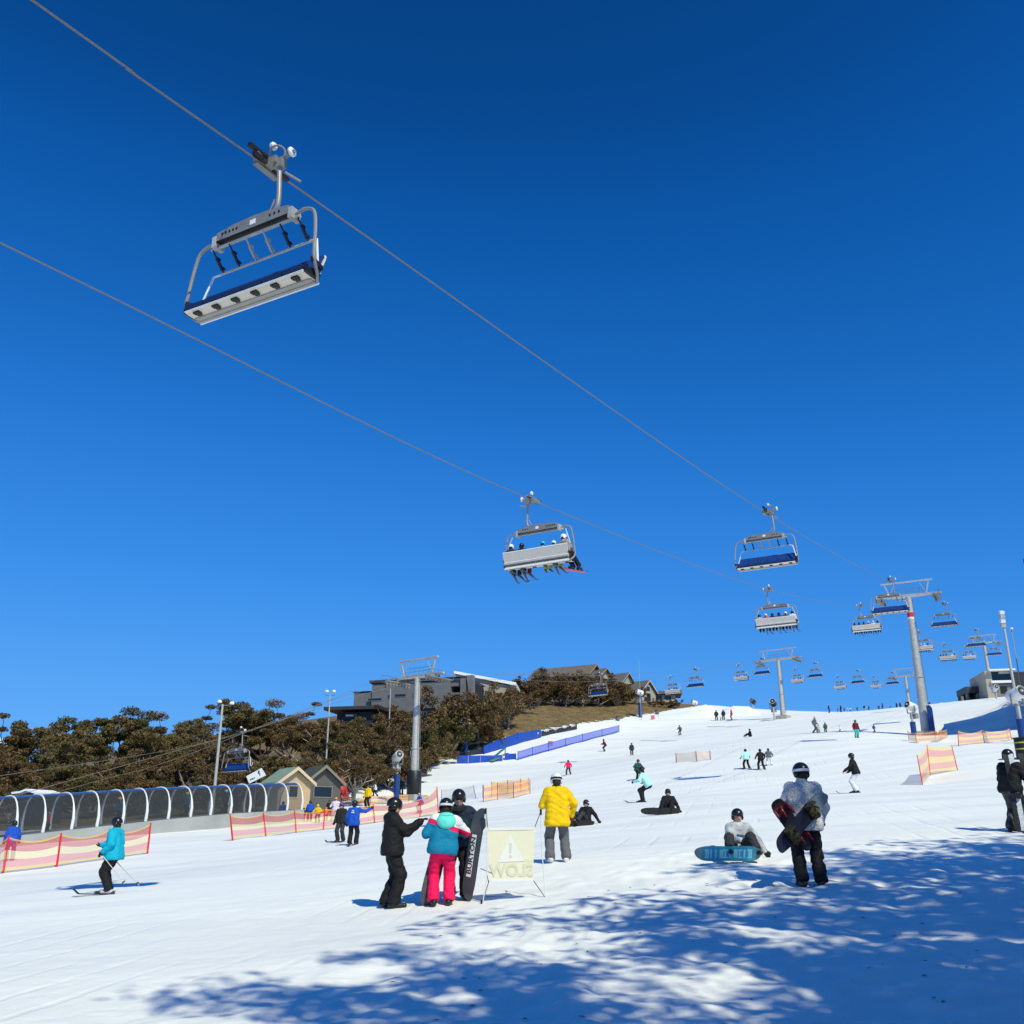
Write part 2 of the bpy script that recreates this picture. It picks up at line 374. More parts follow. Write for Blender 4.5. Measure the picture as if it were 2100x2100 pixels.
def surf(fn, lo, hi, res):                               # surface nets
    lo = np.asarray(lo, float); hi = np.asarray(hi, float)
    n = np.ceil((hi - lo) / res).astype(int) + 1
    g = np.stack(np.meshgrid(*[lo[i] + res * np.arange(n[i]) for i in range(3)], indexing='ij'), -1)
    f = fn(g.reshape(-1, 3)).reshape(n)
    s = f < 0
    cs = np.zeros(n - 1, np.int8)
    for i in (0, 1):
        for j in (0, 1):
            for k in (0, 1): cs += s[i:n[0] - 1 + i, j:n[1] - 1 + j, k:n[2] - 1 + k]
    act = (cs > 0) & (cs < 8)
    ids = -np.ones(n - 1, int); ids[act] = np.arange(act.sum())
    c = np.argwhere(act); acc = np.zeros((len(c), 3)); cnt = np.zeros(len(c))
    corners = [(i, j, k) for i in (0, 1) for j in (0, 1) for k in (0, 1)]
    for a in corners:
        for ax in range(3):
            if a[ax] == 1: continue
            b = list(a); b[ax] = 1
            fa = f[c[:, 0] + a[0], c[:, 1] + a[1], c[:, 2] + a[2]]; fb = f[c[:, 0] + b[0], c[:, 1] + b[1], c[:, 2] + b[2]]
            m = (fa < 0) != (fb < 0)
            t = np.where(m, fa / np.where(m, fa - fb, 1), 0)
            p = np.zeros((len(c), 3)) + np.array(a, float); p[:, ax] = t
            acc[m] += p[m]; cnt[m] += 1
    V = lo + res * (c + acc / np.maximum(cnt, 1)[:, None])
    F = []
    for ax in range(3):
        u, w = (ax + 1) % 3, (ax + 2) % 3
        sl0 = [slice(None)] * 3; sl1 = [slice(None)] * 3
        sl0[ax] = slice(0, n[ax] - 1); sl1[ax] = slice(1, n[ax])
        for q in (u, w): sl0[q] = slice(1, n[q] - 1); sl1[q] = slice(1, n[q] - 1)
        s0 = s[tuple(sl0)]; s1 = s[tuple(sl1)]
        e = np.argwhere(s0 != s1)
        if not len(e): continue
        inside = s0[e[:, 0], e[:, 1], e[:, 2]]
        base = e.copy(); base[:, u] += 1; base[:, w] += 1
        def cell(du, dw):
            q = base.copy(); q[:, u] += du; q[:, w] += dw; return ids[q[:, 0], q[:, 1], q[:, 2]]
        quad = np.stack([cell(-1, -1), cell(0, -1), cell(0, 0), cell(-1, 0)], 1)
        quad[~inside] = quad[~inside][:, ::-1]
        F.append(quad)
    return V, np.vstack(F)
def ik(a, t, l1, l2, hint):
    a = np.asarray(a, float); t = np.asarray(t, float); d = t - a; L = np.linalg.norm(d)
    if L > (l1 + l2) * 0.995: t = a + d / L * (l1 + l2) * 0.995; d = t - a; L = np.linalg.norm(d)
    x = (l1 * l1 - l2 * l2 + L * L) / (2 * L); h = math.sqrt(max(l1 * l1 - x * x, 0)); u = d / L
    w = np.asarray(hint, float); w = w - (w @ u) * u; w /= max(np.linalg.norm(w), 1e-9)
    return a + u * x + w * h, t
def joints(p):
    J = {}; pel = V3(*p.get('pel', (0, 0, 0.92))); J['pel'] = pel
    lean, side, tw = R(p.get('lean', 4)), R(p.get('side', 0)), R(p.get('twist', 0))
    def up(x, y, z): return pel + rotz(roty(rotx(V3(x, y, z), -lean), side), tw)
    J['belly'] = up(0, 0, 0.12); J['chest'] = up(0, 0, 0.33); J['neck'] = up(0, -0.01, 0.52)
    J['up'] = rotz(roty(rotx(V3(0, 0, 1), -lean), side), tw); J['rt'] = rotz(roty(rotx(V3(1, 0, 0), -lean), side), tw)
    J['head'] = J['neck'] + V3(*p.get('hoff', (0, 0.03, 0.155)))
    J['hyaw'] = R(p.get('hyaw', 0)); J['hpit'] = R(p.get('hpit', 0))
    for s, k in ((1, 'r'), (-1, 'l')):
        J['sh' + k] = up(0.185 * s, 0, 0.455)
        hd = p.get('h' + k) or up(0.30 * s, 0.06, -0.06)
        J['el' + k], J['ha' + k] = ik(J['sh' + k], hd, 0.285, 0.265, p.get('e' + k, (0.5 * s, -0.8, -0.2)))
        J['hip' + k] = pel + rotz(V3(0.09 * s, 0, -0.03), R(p.get('hiptw', 0)))
        ft = p.get('f' + k, (0.12 * s, 0.0, 0.1))
        J['kn' + k], J['an' + k] = ik(J['hip' + k], ft, 0.425, 0.42, p.get('k' + k, (0.15 * s, 1, 0)))
        J['toe' + k] = R(p.get('t' + k, -10 * s))
    return J
def bounds(pts, pad): A = np.array(pts); return A.min(0) - pad, A.max(0) + pad
def fold(P, amp, sc=9.0, seed=0):
    rg = np.random.default_rng(seed + 3); o = np.zeros(len(P)); Q = P + 0.05 * np.sin(P[:, [1, 2, 0]] * 11 + seed)
    for i in range(6):
        d = rg.normal(size=3); d /= np.linalg.norm(d); d[2] *= 1.6; w = rg.uniform(18, 46)
        o += (1 - np.abs(np.sin(Q @ d * w * 0.5 + rg.uniform(0, 6)))) ** 2 * (0.9 if w < 30 else 0.5)
    return amp * (o - 1.6)
def g_jacket(J, res, hem=0.03, fat=1.0, hood=False, seed=0):
    rt = J['rt']; up = J['up']; low = J['pel'] - up * hem
    def fn(P):
        d = d_cone(P, J['chest'] + up * 0.10 - rt * 0.115, J['chest'] + up * 0.10 + rt * 0.115, 0.112 * fat, 0.112 * fat)
        d = smin(d, d_cone(P, J['chest'] - up * 0.06 - rt * 0.085, J['chest'] - up * 0.06 + rt * 0.085, 0.142 * fat, 0.142 * fat), 0.08)
        d = smin(d, d_cone(P, J['belly'] - rt * 0.085, J['belly'] + rt * 0.085, 0.142 * fat, 0.142 * fat), 0.08)
        d = smin(d, d_cone(P, low - rt * 0.10, low + rt * 0.10, 0.155 * fat, 0.155 * fat), 0.06)
        d = smin(d, d_cone(P, J['pel'] - rt * 0.09, J['pel'] + rt * 0.09, 0.150 * fat, 0.150 * fat), 0.06)
        d = smin(d, d_cone(P, J['chest'] + up * 0.12, J['neck'] + up * 0.03, 0.10, 0.072), 0.06)
        for s, k in ((1, 'r'), (-1, 'l')):
            a = d_cone(P, J['sh' + k], J['el' + k], 0.085 * fat, 0.066 * fat)
            a = smin(a, d_cone(P, J['el' + k], J['ha' + k], 0.066 * fat, 0.052 * fat), 0.03)
            d = smin(d, a, 0.05)
        if hood:
            hc = J['neck'] - V3(0, 0.085, 0.02)
            d = smin(d, d_cone(P, hc - rt * 0.07, hc + rt * 0.07, 0.065, 0.065), 0.04)
        d = d + fold(P, 0.0105 if res < 0.02 else (0.007 if res < 0.03 else 0.0), 9, seed)
        return np.maximum(d, -((P - (low - up * 0.07)) @ up))
    lo, hi = bounds([J[k] for k in ('chest', 'neck', 'elr', 'ell', 'har', 'hal', 'shr', 'shl')] + [low], 0.26)
    return surf(fn, lo, hi, res)
def g_trousers(J, res, fat=1.0, seed=0):
    def fn(P):
        pl = J['pel']; ax = J['hipr'] - J['hipl']; ax = ax / np.linalg.norm(ax)
        d = d_cone(P, pl - ax * 0.07 + V3(0, 0, 0.04), pl + ax * 0.07 + V3(0, 0, 0.04), 0.108 * fat, 0.108 * fat)
        d = smin(d, d_cone(P, pl - ax * 0.075 - V3(0, 0, 0.03), pl + ax * 0.075 - V3(0, 0, 0.03), 0.122 * fat, 0.122 * fat), 0.05)
        for k in 'rl':
            a = d_cone(P, J['hip' + k], J['kn' + k], 0.112 * fat, 0.086 * fat)
            a = smin(a, d_cone(P, J['kn' + k], J['an' + k] + V3(0, 0, 0.02), 0.086 * fat, 0.094 * fat), 0.03)
            low = J['an' + k]; u = (J['kn' + k] - low); u = u / np.linalg.norm(u)
            a = np.maximum(a, -((P - (low - u * 0.025)) @ u))
            d = smin(d, a, 0.025)
        return d + fold(P, 0.0105 if res < 0.02 else (0.007 if res < 0.03 else 0.0), 8, seed + 2)
    lo, hi = bounds([J[k] for k in ('pel', 'knr', 'knl', 'anr', 'anl', 'hipr', 'hipl')], 0.22)
    return surf(fn, lo, hi, res)
def hmat(J):
    c = math.cos; a, b = J['hyaw'], J['hpit']
    return Matrix.Rotation(a, 3, 'Z') @ Matrix.Rotation(b, 3, 'X')
def g_body(J, res):
    M = np.array(hmat(J)); hc = J['head']
    def fn(P):
        Q = (P - hc) @ M                                  # head frame: +Y is the face
        d = d_ell(Q, (0, -0.01, 0.02), (0.078, 0.098, 0.112))
        d = smin(d, d_ell(Q, (0, 0.035, -0.06), (0.055, 0.058, 0.062)), 0.05)
        if res < 0.02:
            d = smin(d, d_cone(Q, (0, 0.085, 0.005), (0, 0.108, -0.03), 0.012, 0.017), 0.02)
            for s in (1, -1):
                d = np.maximum(d, -d_ell(Q, (0.032 * s, 0.098, 0.01), (0.02, 0.015, 0.012)))
                d = smin(d, d_ell(Q, (0.08 * s, -0.005, 0.0), (0.012, 0.025, 0.032)), 0.01)
            d = np.maximum(d, -d_ell(Q, (0, 0.1, -0.062), (0.024, 0.012, 0.005)))
        d = smin(d, d_cone(P, J['neck'] - J['up'] * 0.06, hc - J['up'] * 0.04, 0.058, 0.056), 0.03)
        d = smin(d, d_cone(P, J['chest'] - J['rt'] * 0.1, J['chest'] + J['rt'] * 0.1, 0.09, 0.09), 0.08)
        d = smin(d, d_cone(P, J['chest'], J['pel'], 0.10, 0.10), 0.06)
        for k in 'rl':
            d = smin(d, d_cone(P, J['sh' + k], J['el' + k], 0.05, 0.04), 0.04)
            d = smin(d, d_cone(P, J['el' + k], J['ha' + k], 0.04, 0.03), 0.02)
            d = smin(d, d_cone(P, J['ha' + k], J['ha' + k] + (J['ha' + k] - J['el' + k]) * 0.22, 0.034, 0.028), 0.02)
            d = smin(d, d_cone(P, J['hip' + k], J['kn' + k], 0.08, 0.055), 0.04)
            d = smin(d, d_cone(P, J['kn' + k], J['an' + k], 0.055, 0.045), 0.02)
        return d
    lo, hi = bounds([J[k] for k in J if isinstance(J[k], np.ndarray) and k not in ('up', 'rt')], 0.16)
    return surf(fn, lo, hi, res)
def g_glove(J, k, res=0.011):
    w = J['ha' + k]; d0 = w - J['el' + k]; d0 = d0 / np.linalg.norm(d0); s = 1 if k == 'r' else -1
    side = np.cross(d0, V3(0, 1, 0)) * s
    if np.linalg.norm(side) < 0.2: side = V3(s, 0, 0)
    side = side / np.linalg.norm(side); pn = np.cross(side, d0)
    def fn(P):
        d = d_cone(P, w - d0 * 0.05, w + d0 * 0.02, 0.052, 0.045)
        d = smin(d, d_cone(P, w + d0 * 0.05 - side * 0.02, w + d0 * 0.05 + side * 0.02, 0.036, 0.036), 0.03)
        for i, (o, l) in enumerate(((-0.036, 0.062), (-0.012, 0.074), (0.012, 0.07), (0.036, 0.052))):
            a = w + d0 * 0.08 + side * o; b = a + d0 * l * 0.55 + pn * 0.008; c = b + d0 * l * 0.3 + pn * 0.03
            d = smin(d, np.minimum(d_cone(P, a, b, 0.0155, 0.0145), d_cone(P, b, c, 0.0145, 0.0125)), 0.006)
        a = w + d0 * 0.025 + side * 0.03; b = a + side * 0.035 + d0 * 0.035 + pn * 0.01
        return smin(d, np.minimum(d_cone(P, a, b, 0.018, 0.016), d_cone(P, b, b + d0 * 0.03, 0.016, 0.014)), 0.012)
    lo, hi = bounds([w - d0 * 0.06, w + d0 * 0.19], 0.09)
    return surf(fn, lo, hi, res)
def g_boot(J, k, res, ski=False):
    a = J['an' + k]; yaw = J['toe' + k]; f = V3(-math.sin(yaw), math.cos(yaw), 0)
    tilt = J.get('bt', 0.0); f = f * math.cos(tilt) + V3(0, 0, math.sin(tilt)); dn = V3(0, math.sin(tilt), -math.cos(tilt))
    def fn(P):
        d = d_cone(P, a + V3(0, 0, 0.06), a + dn * 0.03 - f * 0.01, 0.056, 0.060)
        d = smin(d, d_cone(P, a + dn * 0.05 - f * 0.06, a + dn * 0.055 + f * 0.17, 0.048, 0.043), 0.03)
        return np.maximum(d, (P - (a + dn * 0.1)) @ dn)
    lo, hi = bounds([a + V3(0, 0, 0.1), a + dn * 0.1 - f * 0.1, a + dn * 0.1 + f * 0.22], 0.1)
    return surf(fn, lo, hi, res)
def g_helmet(J):
    m = MB(); M = hmat(J); c = J['head'] + np.array(M @ Vector((0, -0.012, 0.035)))
    m.ell(c, (0.118, 0.138, 0.122), 20, 10, M, -0.28, 1.0)
    for s in (1, -1):
        e = J['head'] + np.array(M @ Vector((0.098 * s, -0.02, -0.02))); m.ell(e, (0.026, 0.055, 0.055), 10, 6, M)
    return m
def g_goggle(J):
    m = MB(); M = hmat(J); V = []; n = 12
    for i in range(n + 1):
        w = R(-62 + 124 * i / n)
        for (r, z) in ((1.0, -0.032), (1.18, -0.022), (1.18, 0.028), (1.0, 0.036)):
            p = M @ Vector((math.sin(w) * 0.092 * r, math.cos(w) * 0.105 * r, z + 0.012)); V.append(tuple(p + Vector(J['head'])))
    m.add(V, [(i * 4 + j, i * 4 + j + 1, i * 4 + 5 + j, i * 4 + 4 + j) for i in range(n) for j in range(3)]); return m
def g_strap(J, w=0.018):
    m = MB(); M = hmat(J); V = []; n = 22
    for i in range(n + 1):
        t = R(52 + 256 * i / n)
        for z, q in ((-w, 1.035), (w, 1.035)):
            p = M @ Vector((math.sin(t) * 0.118 * q, math.cos(t) * 0.138 * q - 0.012, z + 0.03)); V.append(tuple(p + Vector(J['head'])))
    m.add(V, [(i * 2, i * 2 + 1, i * 2 + 3, i * 2 + 2) for i in range(n)]); return m
def g_hair(J):
    m = MB(); M = hmat(J); m.ell(J['head'] + np.array(M @ Vector((0, -0.048, -0.045))), (0.084, 0.070, 0.085), 12, 8, M); return m
def g_ski(J, k, L=1.62):
    a = J['an' + k]; yaw = J.get('skiyaw', J['toe' + k]); f = V3(-math.sin(yaw), math.cos(yaw), 0); tilt = J.get('bt', 0.0)
    f = f * math.cos(tilt) + V3(0, 0, math.sin(tilt)); dn = V3(0, math.sin(tilt), -math.cos(tilt)); s = np.cross(f, dn)
    m = MB(); V = []; n = 12; o = a + dn * 0.115 + f * 0.05
    for i in range(n + 1):
        t = -0.5 + i / n; w = 0.038 + 0.016 * (2 * t) ** 2 * (1 if abs(t) < 0.46 else 0.4)
        lift = 0.10 * max(0, (t - 0.40) / 0.10) ** 2 + 0.02 * max(0, (-t - 0.45) / 0.05) ** 2
        for q, h in ((-1, 0), (1, 0), (1, 0.012), (-1, 0.012)): V.append(o + f * L * t + s * q * w - dn * (h + lift))
    F = [(0, 1, 2, 3)[::-1], tuple(n * 4 + j for j in range(4))]
    for i in range(n):
        for j in range(4): F.append((i * 4 + j, i * 4 + (j + 1) % 4, i * 4 + 4 + (j + 1) % 4, i * 4 + 4 + j))
    m.add(V, F)
    for q in (-0.13, 0.22): m.box(o + f * (q - 0.02) - dn * 0.035, (0.07, 0.09, 0.05), Matrix.Rotation(yaw, 3, 'Z') @ Matrix.Rotation(tilt, 3, 'X'))
    return m
SKIN = mat('skin', (0.55, 0.32, 0.22), 0.55, 0, 0.06)
_figs = {}
def fig_meshes(key, pose, lod, hood=False, hem=0.03, fat=1.0, bt=0.0, skiyaw=None):
    k = (key, lod)
    if k in _figs: return _figs[k]
    J = joints(pose); J['bt'] = R(bt)
    if skiyaw is not None: J['skiyaw'] = R(skiyaw)
    r = {0: 0.0135, 1: 0.024, 2: 0.04}[lod]; sd_ = len(_figs)
    D = {'J': J}
    ph = lambda: [SKIN]
    D['body'] = np_mesh('body', *g_body(J, {0: 0.0125, 1: 0.03, 2: 0.045}[lod]), ph(), True)
    D['jacket'] = np_mesh('jacket', *g_jacket(J, r, hem, fat, hood, sd_), ph(), True)
    D['trousers'] = np_mesh('trousers', *g_trousers(J, r, 1 + (fat - 1) * 0.4, sd_), ph(), True)
    D['helmet'] = g_helmet(J).mesh('helmet', ph())
    D['boot'] = [np_mesh('boot', *g_boot(J, q, {0: 0.014, 1: 0.02, 2: 0.035}[lod]), ph(), True) for q in 'rl']
    D['ski'] = [g_ski(J, q, 1.3 if bt else 1.62).mesh('ski', ph()) for q in 'rl']; D['hair'] = g_hair(J).mesh('hair', ph())
    if lod < 2:
        D['goggles'] = g_goggle(J).mesh('goggles', ph()); D['goggle_strap'] = g_strap(J).mesh('goggle_strap', ph())
        D['glove'] = [np_mesh('glove', *g_glove(J, q, 0.011 if lod == 0 else 0.016), ph(), True) for q in 'rl']
    _figs[k] = D
    return D
def part(name, me, m, parent):
    o = link(name, me, parent)
    if me.materials and me.materials[0] is not m: o.material_slots[0].link = 'OBJECT'; o.material_slots[0].material = m
    return o
BLK = cloth('black', (0.012, 0.012, 0.015)); DRK = cloth('charcoal', (0.035, 0.036, 0.042)); GRY = cloth('grey', (0.115, 0.12, 0.135))
NAV = cloth('navy', (0.016, 0.028, 0.055)); WHT = cloth('white', (0.72, 0.74, 0.77)); BLU = cloth('royal blue', (0.012, 0.075, 0.44))
YEL = cloth('yellow', (0.80, 0.52, 0.005)); CYA = cloth('cyan', (0.005, 0.40, 0.58)); PNK = cloth('hot pink', (0.80, 0.008, 0.10))
RED = cloth('red', (0.55, 0.012, 0.03)); MINT = cloth('mint', (0.42, 0.78, 0.76)); TEAL = cloth('teal', (0.01, 0.23, 0.28)); MAR = cloth('maroon', (0.12, 0.01, 0.02))
PUR = cloth('purple', (0.13, 0.07, 0.30)); OLV = cloth('lime olive', (0.36, 0.36, 0.02)); ORG = cloth('orange', (0.75, 0.22, 0.02)); LGR = cloth('pale grey', (0.42, 0.44, 0.47)); GRN = cloth('dark green', (0.02, 0.09, 0.08))
HBLK = mat('black helmet shell', (0.010, 0.010, 0.013), 0.28, 0, 0.0, spec=0.5); HWHT = mat('white helmet shell', (0.75, 0.76, 0.78), 0.3, 0, 0.03)
HYEL = mat('yellow helmet shell', (0.75, 0.5, 0.05), 0.3, 0, 0.03); HPUR = mat('purple helmet shell', (0.10, 0.04, 0.25), 0.3, 0, 0.03); HORG = mat('orange helmet shell', (0.8, 0.25, 0.04), 0.3, 0, 0.03)
HCYA = mat('turquoise helmet shell', (0.02, 0.42, 0.55), 0.3, 0, 0.03)
HAIR = mat('dark brown hair', (0.018, 0.011, 0.007), 0.6, 0, 0.2, 30); HAIR2 = mat('black neck warmer', (0.02, 0.02, 0.022), 0.8, 0, 0.1)
LENS = mat('dark goggle lens', (0.02, 0.018, 0.016), 0.12, 0.3, 0.0); BOOTW = mat('pale ski boot plastic', (0.45, 0.46, 0.48), 0.35, 0, 0.1, 12); BOOTB = mat('black ski boot plastic', (0.014, 0.014, 0.016), 0.4, 0, 0.1)
SKIM = mat('dark ski topsheet', (0.03, 0.03, 0.035), 0.35, 0, 0.3, 20); SKIW = mat('white ski topsheet', (0.6, 0.62, 0.66), 0.35, 0, 0.2, 20)
def figure(label, loc, rz, key, pose, jacket, trousers, helmet, lod=1, s=1.0, boots=None, skis=None, gloves=None, strap=None, group=None, hood=False, hem=0.03, fat=1.0, bt=0.0, tiny=False, skiyaw=None, goggles=True):
    D = fig_meshes(key, pose, lod, hood, hem, fat, bt, skiyaw)
    t = thing('person', label, 'person', loc, rz, group, s)
    part('body', D['body'], SKIN, t); part('jacket', D['jacket'], jacket, t); part('trousers', D['trousers'], trousers, t)
    if not tiny: part('hair', D['hair'], HAIR if helmet is not HWHT else HAIR2, t)
    if helmet: part('helmet', D['helmet'], helmet, t)
    if not tiny:
        for b in D['boot']: part('boot', b, boots or BOOTB, t)
    if lod < 2 and not tiny:
        if goggles: part('goggles', D['goggles'], LENS, t)
        if strap: part('goggle_strap', D['goggle_strap'], strap, t)
        for b in D['glove']: part('glove', b, gloves or BLK, t)
    if skis:
        for b in D['ski']: part('ski', b, skis, t)
    t['_J'] = 0
    del t['_J']
    return t, D['J']
# poses (local axes: +Y is where the person faces, +X is the right hand side)
STAND = dict(pel=(0, 0, 0.91), lean=3, fr=(0.13, 0.02, 0.1), fl=(-0.13, -0.02, 0.1), hr=(0.30, 0.10, 0.86), hl=(-0.30, 0.10, 0.86))
WIDE = dict(pel=(0, 0, 0.86), lean=8, fr=(0.24, 0.0, 0.1), fl=(-0.24, 0.0, 0.1), hr=(0.38, 0.22, 0.95), hl=(-0.38, 0.22, 0.95))
SKIING = dict(pel=(0, -0.12, 0.80), lean=24, fr=(0.13, 0.06, 0.1), fl=(-0.13, -0.04, 0.1), hr=(0.36, 0.32, 0.92), hl=(-0.36, 0.32, 0.92), hpit=-12)
WALK = dict(pel=(0, 0, 0.89), lean=8, fr=(0.10, 0.28, 0.1), fl=(-0.10, -0.26, 0.12), hr=(0.3, -0.05, 0.88), hl=(-0.3, 0.25, 0.92))
RIDE = dict(pel=(0, -0.06, 0.13), lean=-8, fr=(0.13, 0.40, -0.36), fl=(-0.13, 0.40, -0.36), kr=(0.1, 1, 0.6), kl=(-0.1, 1, 0.6), hr=(0.22, 0.32, 0.24), hl=(-0.22, 0.32, 0.24))
SIT = dict(pel=(0, 0, 0.13), lean=6, fr=(0.22, 0.66, 0.12), fl=(-0.22, 0.66, 0.12), kr=(0.1, 0.2, 1), kl=(-0.1, 0.2, 1), hr=(0.30, 0.30, 0.22), hl=(-0.30, 0.30, 0.22))
# ------------------------------------------------------------------ chairlift hardware
GALV = mat('galvanised steel', (0.46, 0.455, 0.44), 0.5, 0.15, 0.14, 3.0); GALVD = mat('weathered grey steel', (0.20, 0.20, 0.205), 0.55, 0.35, 0.2, 5.0); PIPE = mat('grey painted pipe', (0.30, 0.285, 0.27), 0.45, 0.2, 0.08)
ROPE = mat('steel rope', (0.21, 0.19, 0.165), 0.6, 0.3, 0.2, 30); BLKM = mat('black painted steel', (0.012, 0.012, 0.014), 0.5, 0.1, 0.1); RUB = mat('black rubber', (0.02, 0.02, 0.022), 0.7, 0, 0.1)
CREAM = mat('cream seat shell', (0.68, 0.62, 0.53), 0.5, 0, 0.04, 3); SHELLG = mat('grey seat shell', (0.33, 0.33, 0.31), 0.5, 0, 0.06); WPAINT = mat('white paint', (0.78, 0.79, 0.80), 0.4, 0, 0.03)
BLUPAD = mat('blue vinyl padding', (0.008, 0.045, 0.21), 0.45, 0, 0.08, 8, 0.2, 15); SEATB = mat('dark blue seat upholstery', (0.006, 0.022, 0.085), 0.5, 0, 0.1, 8); CONC = mat('concrete', (0.38, 0.36, 0.33), 0.85, 0, 0.15, 2, 0.3, 20)
SHADEG = mat('dull mid grey steel', (0.24, 0.235, 0.23), 0.55, 0.25, 0.12, 4)
ZS, WB = -3.16, 1.56                                     # seat level under the rope, half bench length
def chair_meshes():
    D = {}
    m = MB(); m.tube(arc([(-0.50, 0, 0.02), (-0.54, 0, -0.5), (-0.57, 0, -1.10), (-0.52, 0, -1.36), (-0.34, 0, -1.52), (-0.06, 0, -1.60), (0.10, 0, -1.63)], 7), 0.052, 10, sx=1.0); m.tube(arc([(-0.46, 0, -1.05), (-0.36, 0, -1.30), (-0.10, 0, -1.52), (0.2, 0, -1.62)], 5), 0.02, 6)
    D['hanger'] = m.mesh('hanger', PIPE)
    m = MB(); m.box((-0.02, 0, 0.0), (0.14, 0.62, 0.13)); m.box((-0.22, 0.05, 0.05), (0.36, 0.20, 0.15)); m.box((-0.40, 0, -0.02), (0.22, 0.16, 0.2)); m.bar((-0.1, -0.42, 0.09), (-0.15, 0.42, 0.12), 0.06, 0.07)
    m.tube(arc([(-0.15, 0.1, 0.1), (-0.3, 0.18, 0.3), (-0.42, 0.1, 0.36), (-0.5, 0.0, 0.28), (-0.5, 0, 0.05)], 5), 0.022, 6); m.cyl((-0.45, 0, 0.1), (-0.78, 0, 0.16), 0.045); m.bar((-0.5, -0.05, -0.22), (-0.62, -0.40, -0.26), 0.04, 0.04)
    D['grip'] = m.mesh('grip', SHADEG)
    m = MB(); m.box((-0.05, 0, 0.02), (0.10, 1.0, 0.075)); m.bar((-0.06, 0.1, 0.14), (-0.02, 0.62, 0.16), 0.09, 0.08)
    D['clamp_jaw'] = m.mesh('clamp_jaw', BLKM)
    D['guide_wheel'] = []
    for a, b, r in (((-0.34, 0.10, 0.40), (-0.44, 0.10, 0.42), 0.085), ((-0.78, 0, 0.16), (-0.86, 0, 0.17), 0.105)):
        m = MB(); a = Vector(a); b = Vector(b); m.tube([a, a + (b - a) * 0.25, a + (b - a) * 0.75, b], [r * 0.8, r, r, r * 0.75], 14); m.cyl(b, b + (b - a) * 0.15, r * 0.3)
        D['guide_wheel'].append(m.mesh('guide_wheel', WPAINT))
    m = MB(); top = [(-1.06, -1.585), (-0.95, -1.50), (-0.5, -1.44), (0, -1.42), (0.5, -1.44), (0.95, -1.50), (1.06, -1.585)]
    m.ext([(x, -0.11, z) for x, z in top] + [(1.06, -0.11, -1.70), (-1.06, -0.11, -1.70)], (0, 0.22, 0))
    D['top_beam'] = m.mesh('top_beam', SHADEG, False)
    m = MB()
    for x in (-0.72, -0.6, -0.48, 0.42, 0.52, 0.62, 0.72, 0.82):
        for y in (-0.112, 0.112): m.box((x, y, -1.57), (0.045, 0.006, 0.06))
    m.bx(-0.98, 0.98, -0.115, 0.115, -1.713, -1.7025)
    D['beam_hole'] = m.mesh('beam_slots', BLKM)
    D['number_plate'] = []
    for y in (-0.113, 0.113): m = MB(); m.box((-0.02, y, -1.57), (0.15, 0.008, 0.11)); D['number_plate'].append(m.mesh('number_plate', WPAINT))
    m = MB(); m.tube([(-1.2, 0, -1.78), (1.2, 0, -1.78)], 0.035, 8)
    for x in (-1.03, 1.03): m.box((x, 0, -1.70), (0.10, 0.26, 0.24))
    D['pivot_tube'] = m.mesh('pivot_tube', GALV)
    D['side_frame'] = []
    for s in (-1, 1):
        m = MB(); m.tube(arc([(s * 1.08, 0, -1.70), (s * 1.32, 0, -1.66), (s * 1.54, 0, -1.78), (s * 1.63, 0.02, -2.15), (s * 1.68, 0.06, -2.75), (s * 1.70, 0.05, -2.98), (s * 1.64, -0.12, -3.20), (s * 1.52, -0.25, -3.26)], 6), 0.036, 8)
        D['side_frame'].append(m.mesh('side_frame', PIPE))
    D['armrest'] = []
    for s in (-1, 1):
        m = MB(); m.bar((s * 1.56, -0.32, -2.92), (s * 1.68, 0.10, -2.96), 0.06, 0.10); m.bar((s * 1.57, -0.28, -2.92), (s * 1.57, -0.16, -3.16), 0.05, 0.06)
        D['armrest'].append(m.mesh('armrest', BLKM))
    m = MB(); prof = [(0.16, -3.215), (0.18, -3.245), (0.12, -3.262), (-0.16, -3.262), (-0.24, -3.24), (-0.20, -3.16)]
    m.ext([(-WB, y, z) for y, z in prof], (2 * WB, 0, 0)); D['seat_shell'] = m.mesh('seat_shell', CREAM, False)
    m = MB(); m.bx(-WB + 0.02, WB - 0.02, -0.232, -0.17, -3.30, -3.2645); m.bx(-WB + 0.03, WB - 0.03, -0.168, -0.05, -3.285, -3.2645); D['seat_rail'] = m.mesh('seat_rail', SHELLG, False)
    m = MB(); m.tube([(-WB, -0.25, -3.275), (WB, -0.25, -3.275)], 0.032, 8); D['rear_tube'] = m.mesh('rear_tube', WPAINT)
    m = MB(); m.tube([(-WB, 0.188, -3.235), (WB, 0.188, -3.235)], 0.02, 6); D['front_edge'] = m.mesh('front_edge', WPAINT)
    D['seat_cushion'] = []; D['back_cushion'] = []; D['seat_clip'] = []
    for i in range(6):
        x = -1.30 + 0.52 * i
        m = MB(); m.ext([(x - 0.245, y, z) for y, z in ((0.15, -3.215), (0.21, -3.20), (0.22, -3.11), (0.15, -3.075), (-0.16, -3.085), (-0.18, -3.155))], (0.49, 0, 0)); D['seat_cushion'].append(m.mesh('seat_cushion', SEATB))
        m = MB(); m.ext([(x - 0.25, y, z) for y, z in ((-0.19, -3.06), (-0.14, -3.04), (-0.33, -2.60), (-0.37, -2.585), (-0.385, -2.61))], (0.5, 0, 0)); D['back_cushion'].append(m.mesh('back_cushion', BLUPAD))
        m = MB(); m.box((x, 0.10, -3.275), (0.16, 0.09, 0.04)); m.box((x, 0.05, -3.285), (0.10, 0.10, 0.03)); D['seat_clip'].append(m.mesh('seat_clip', BLKM))
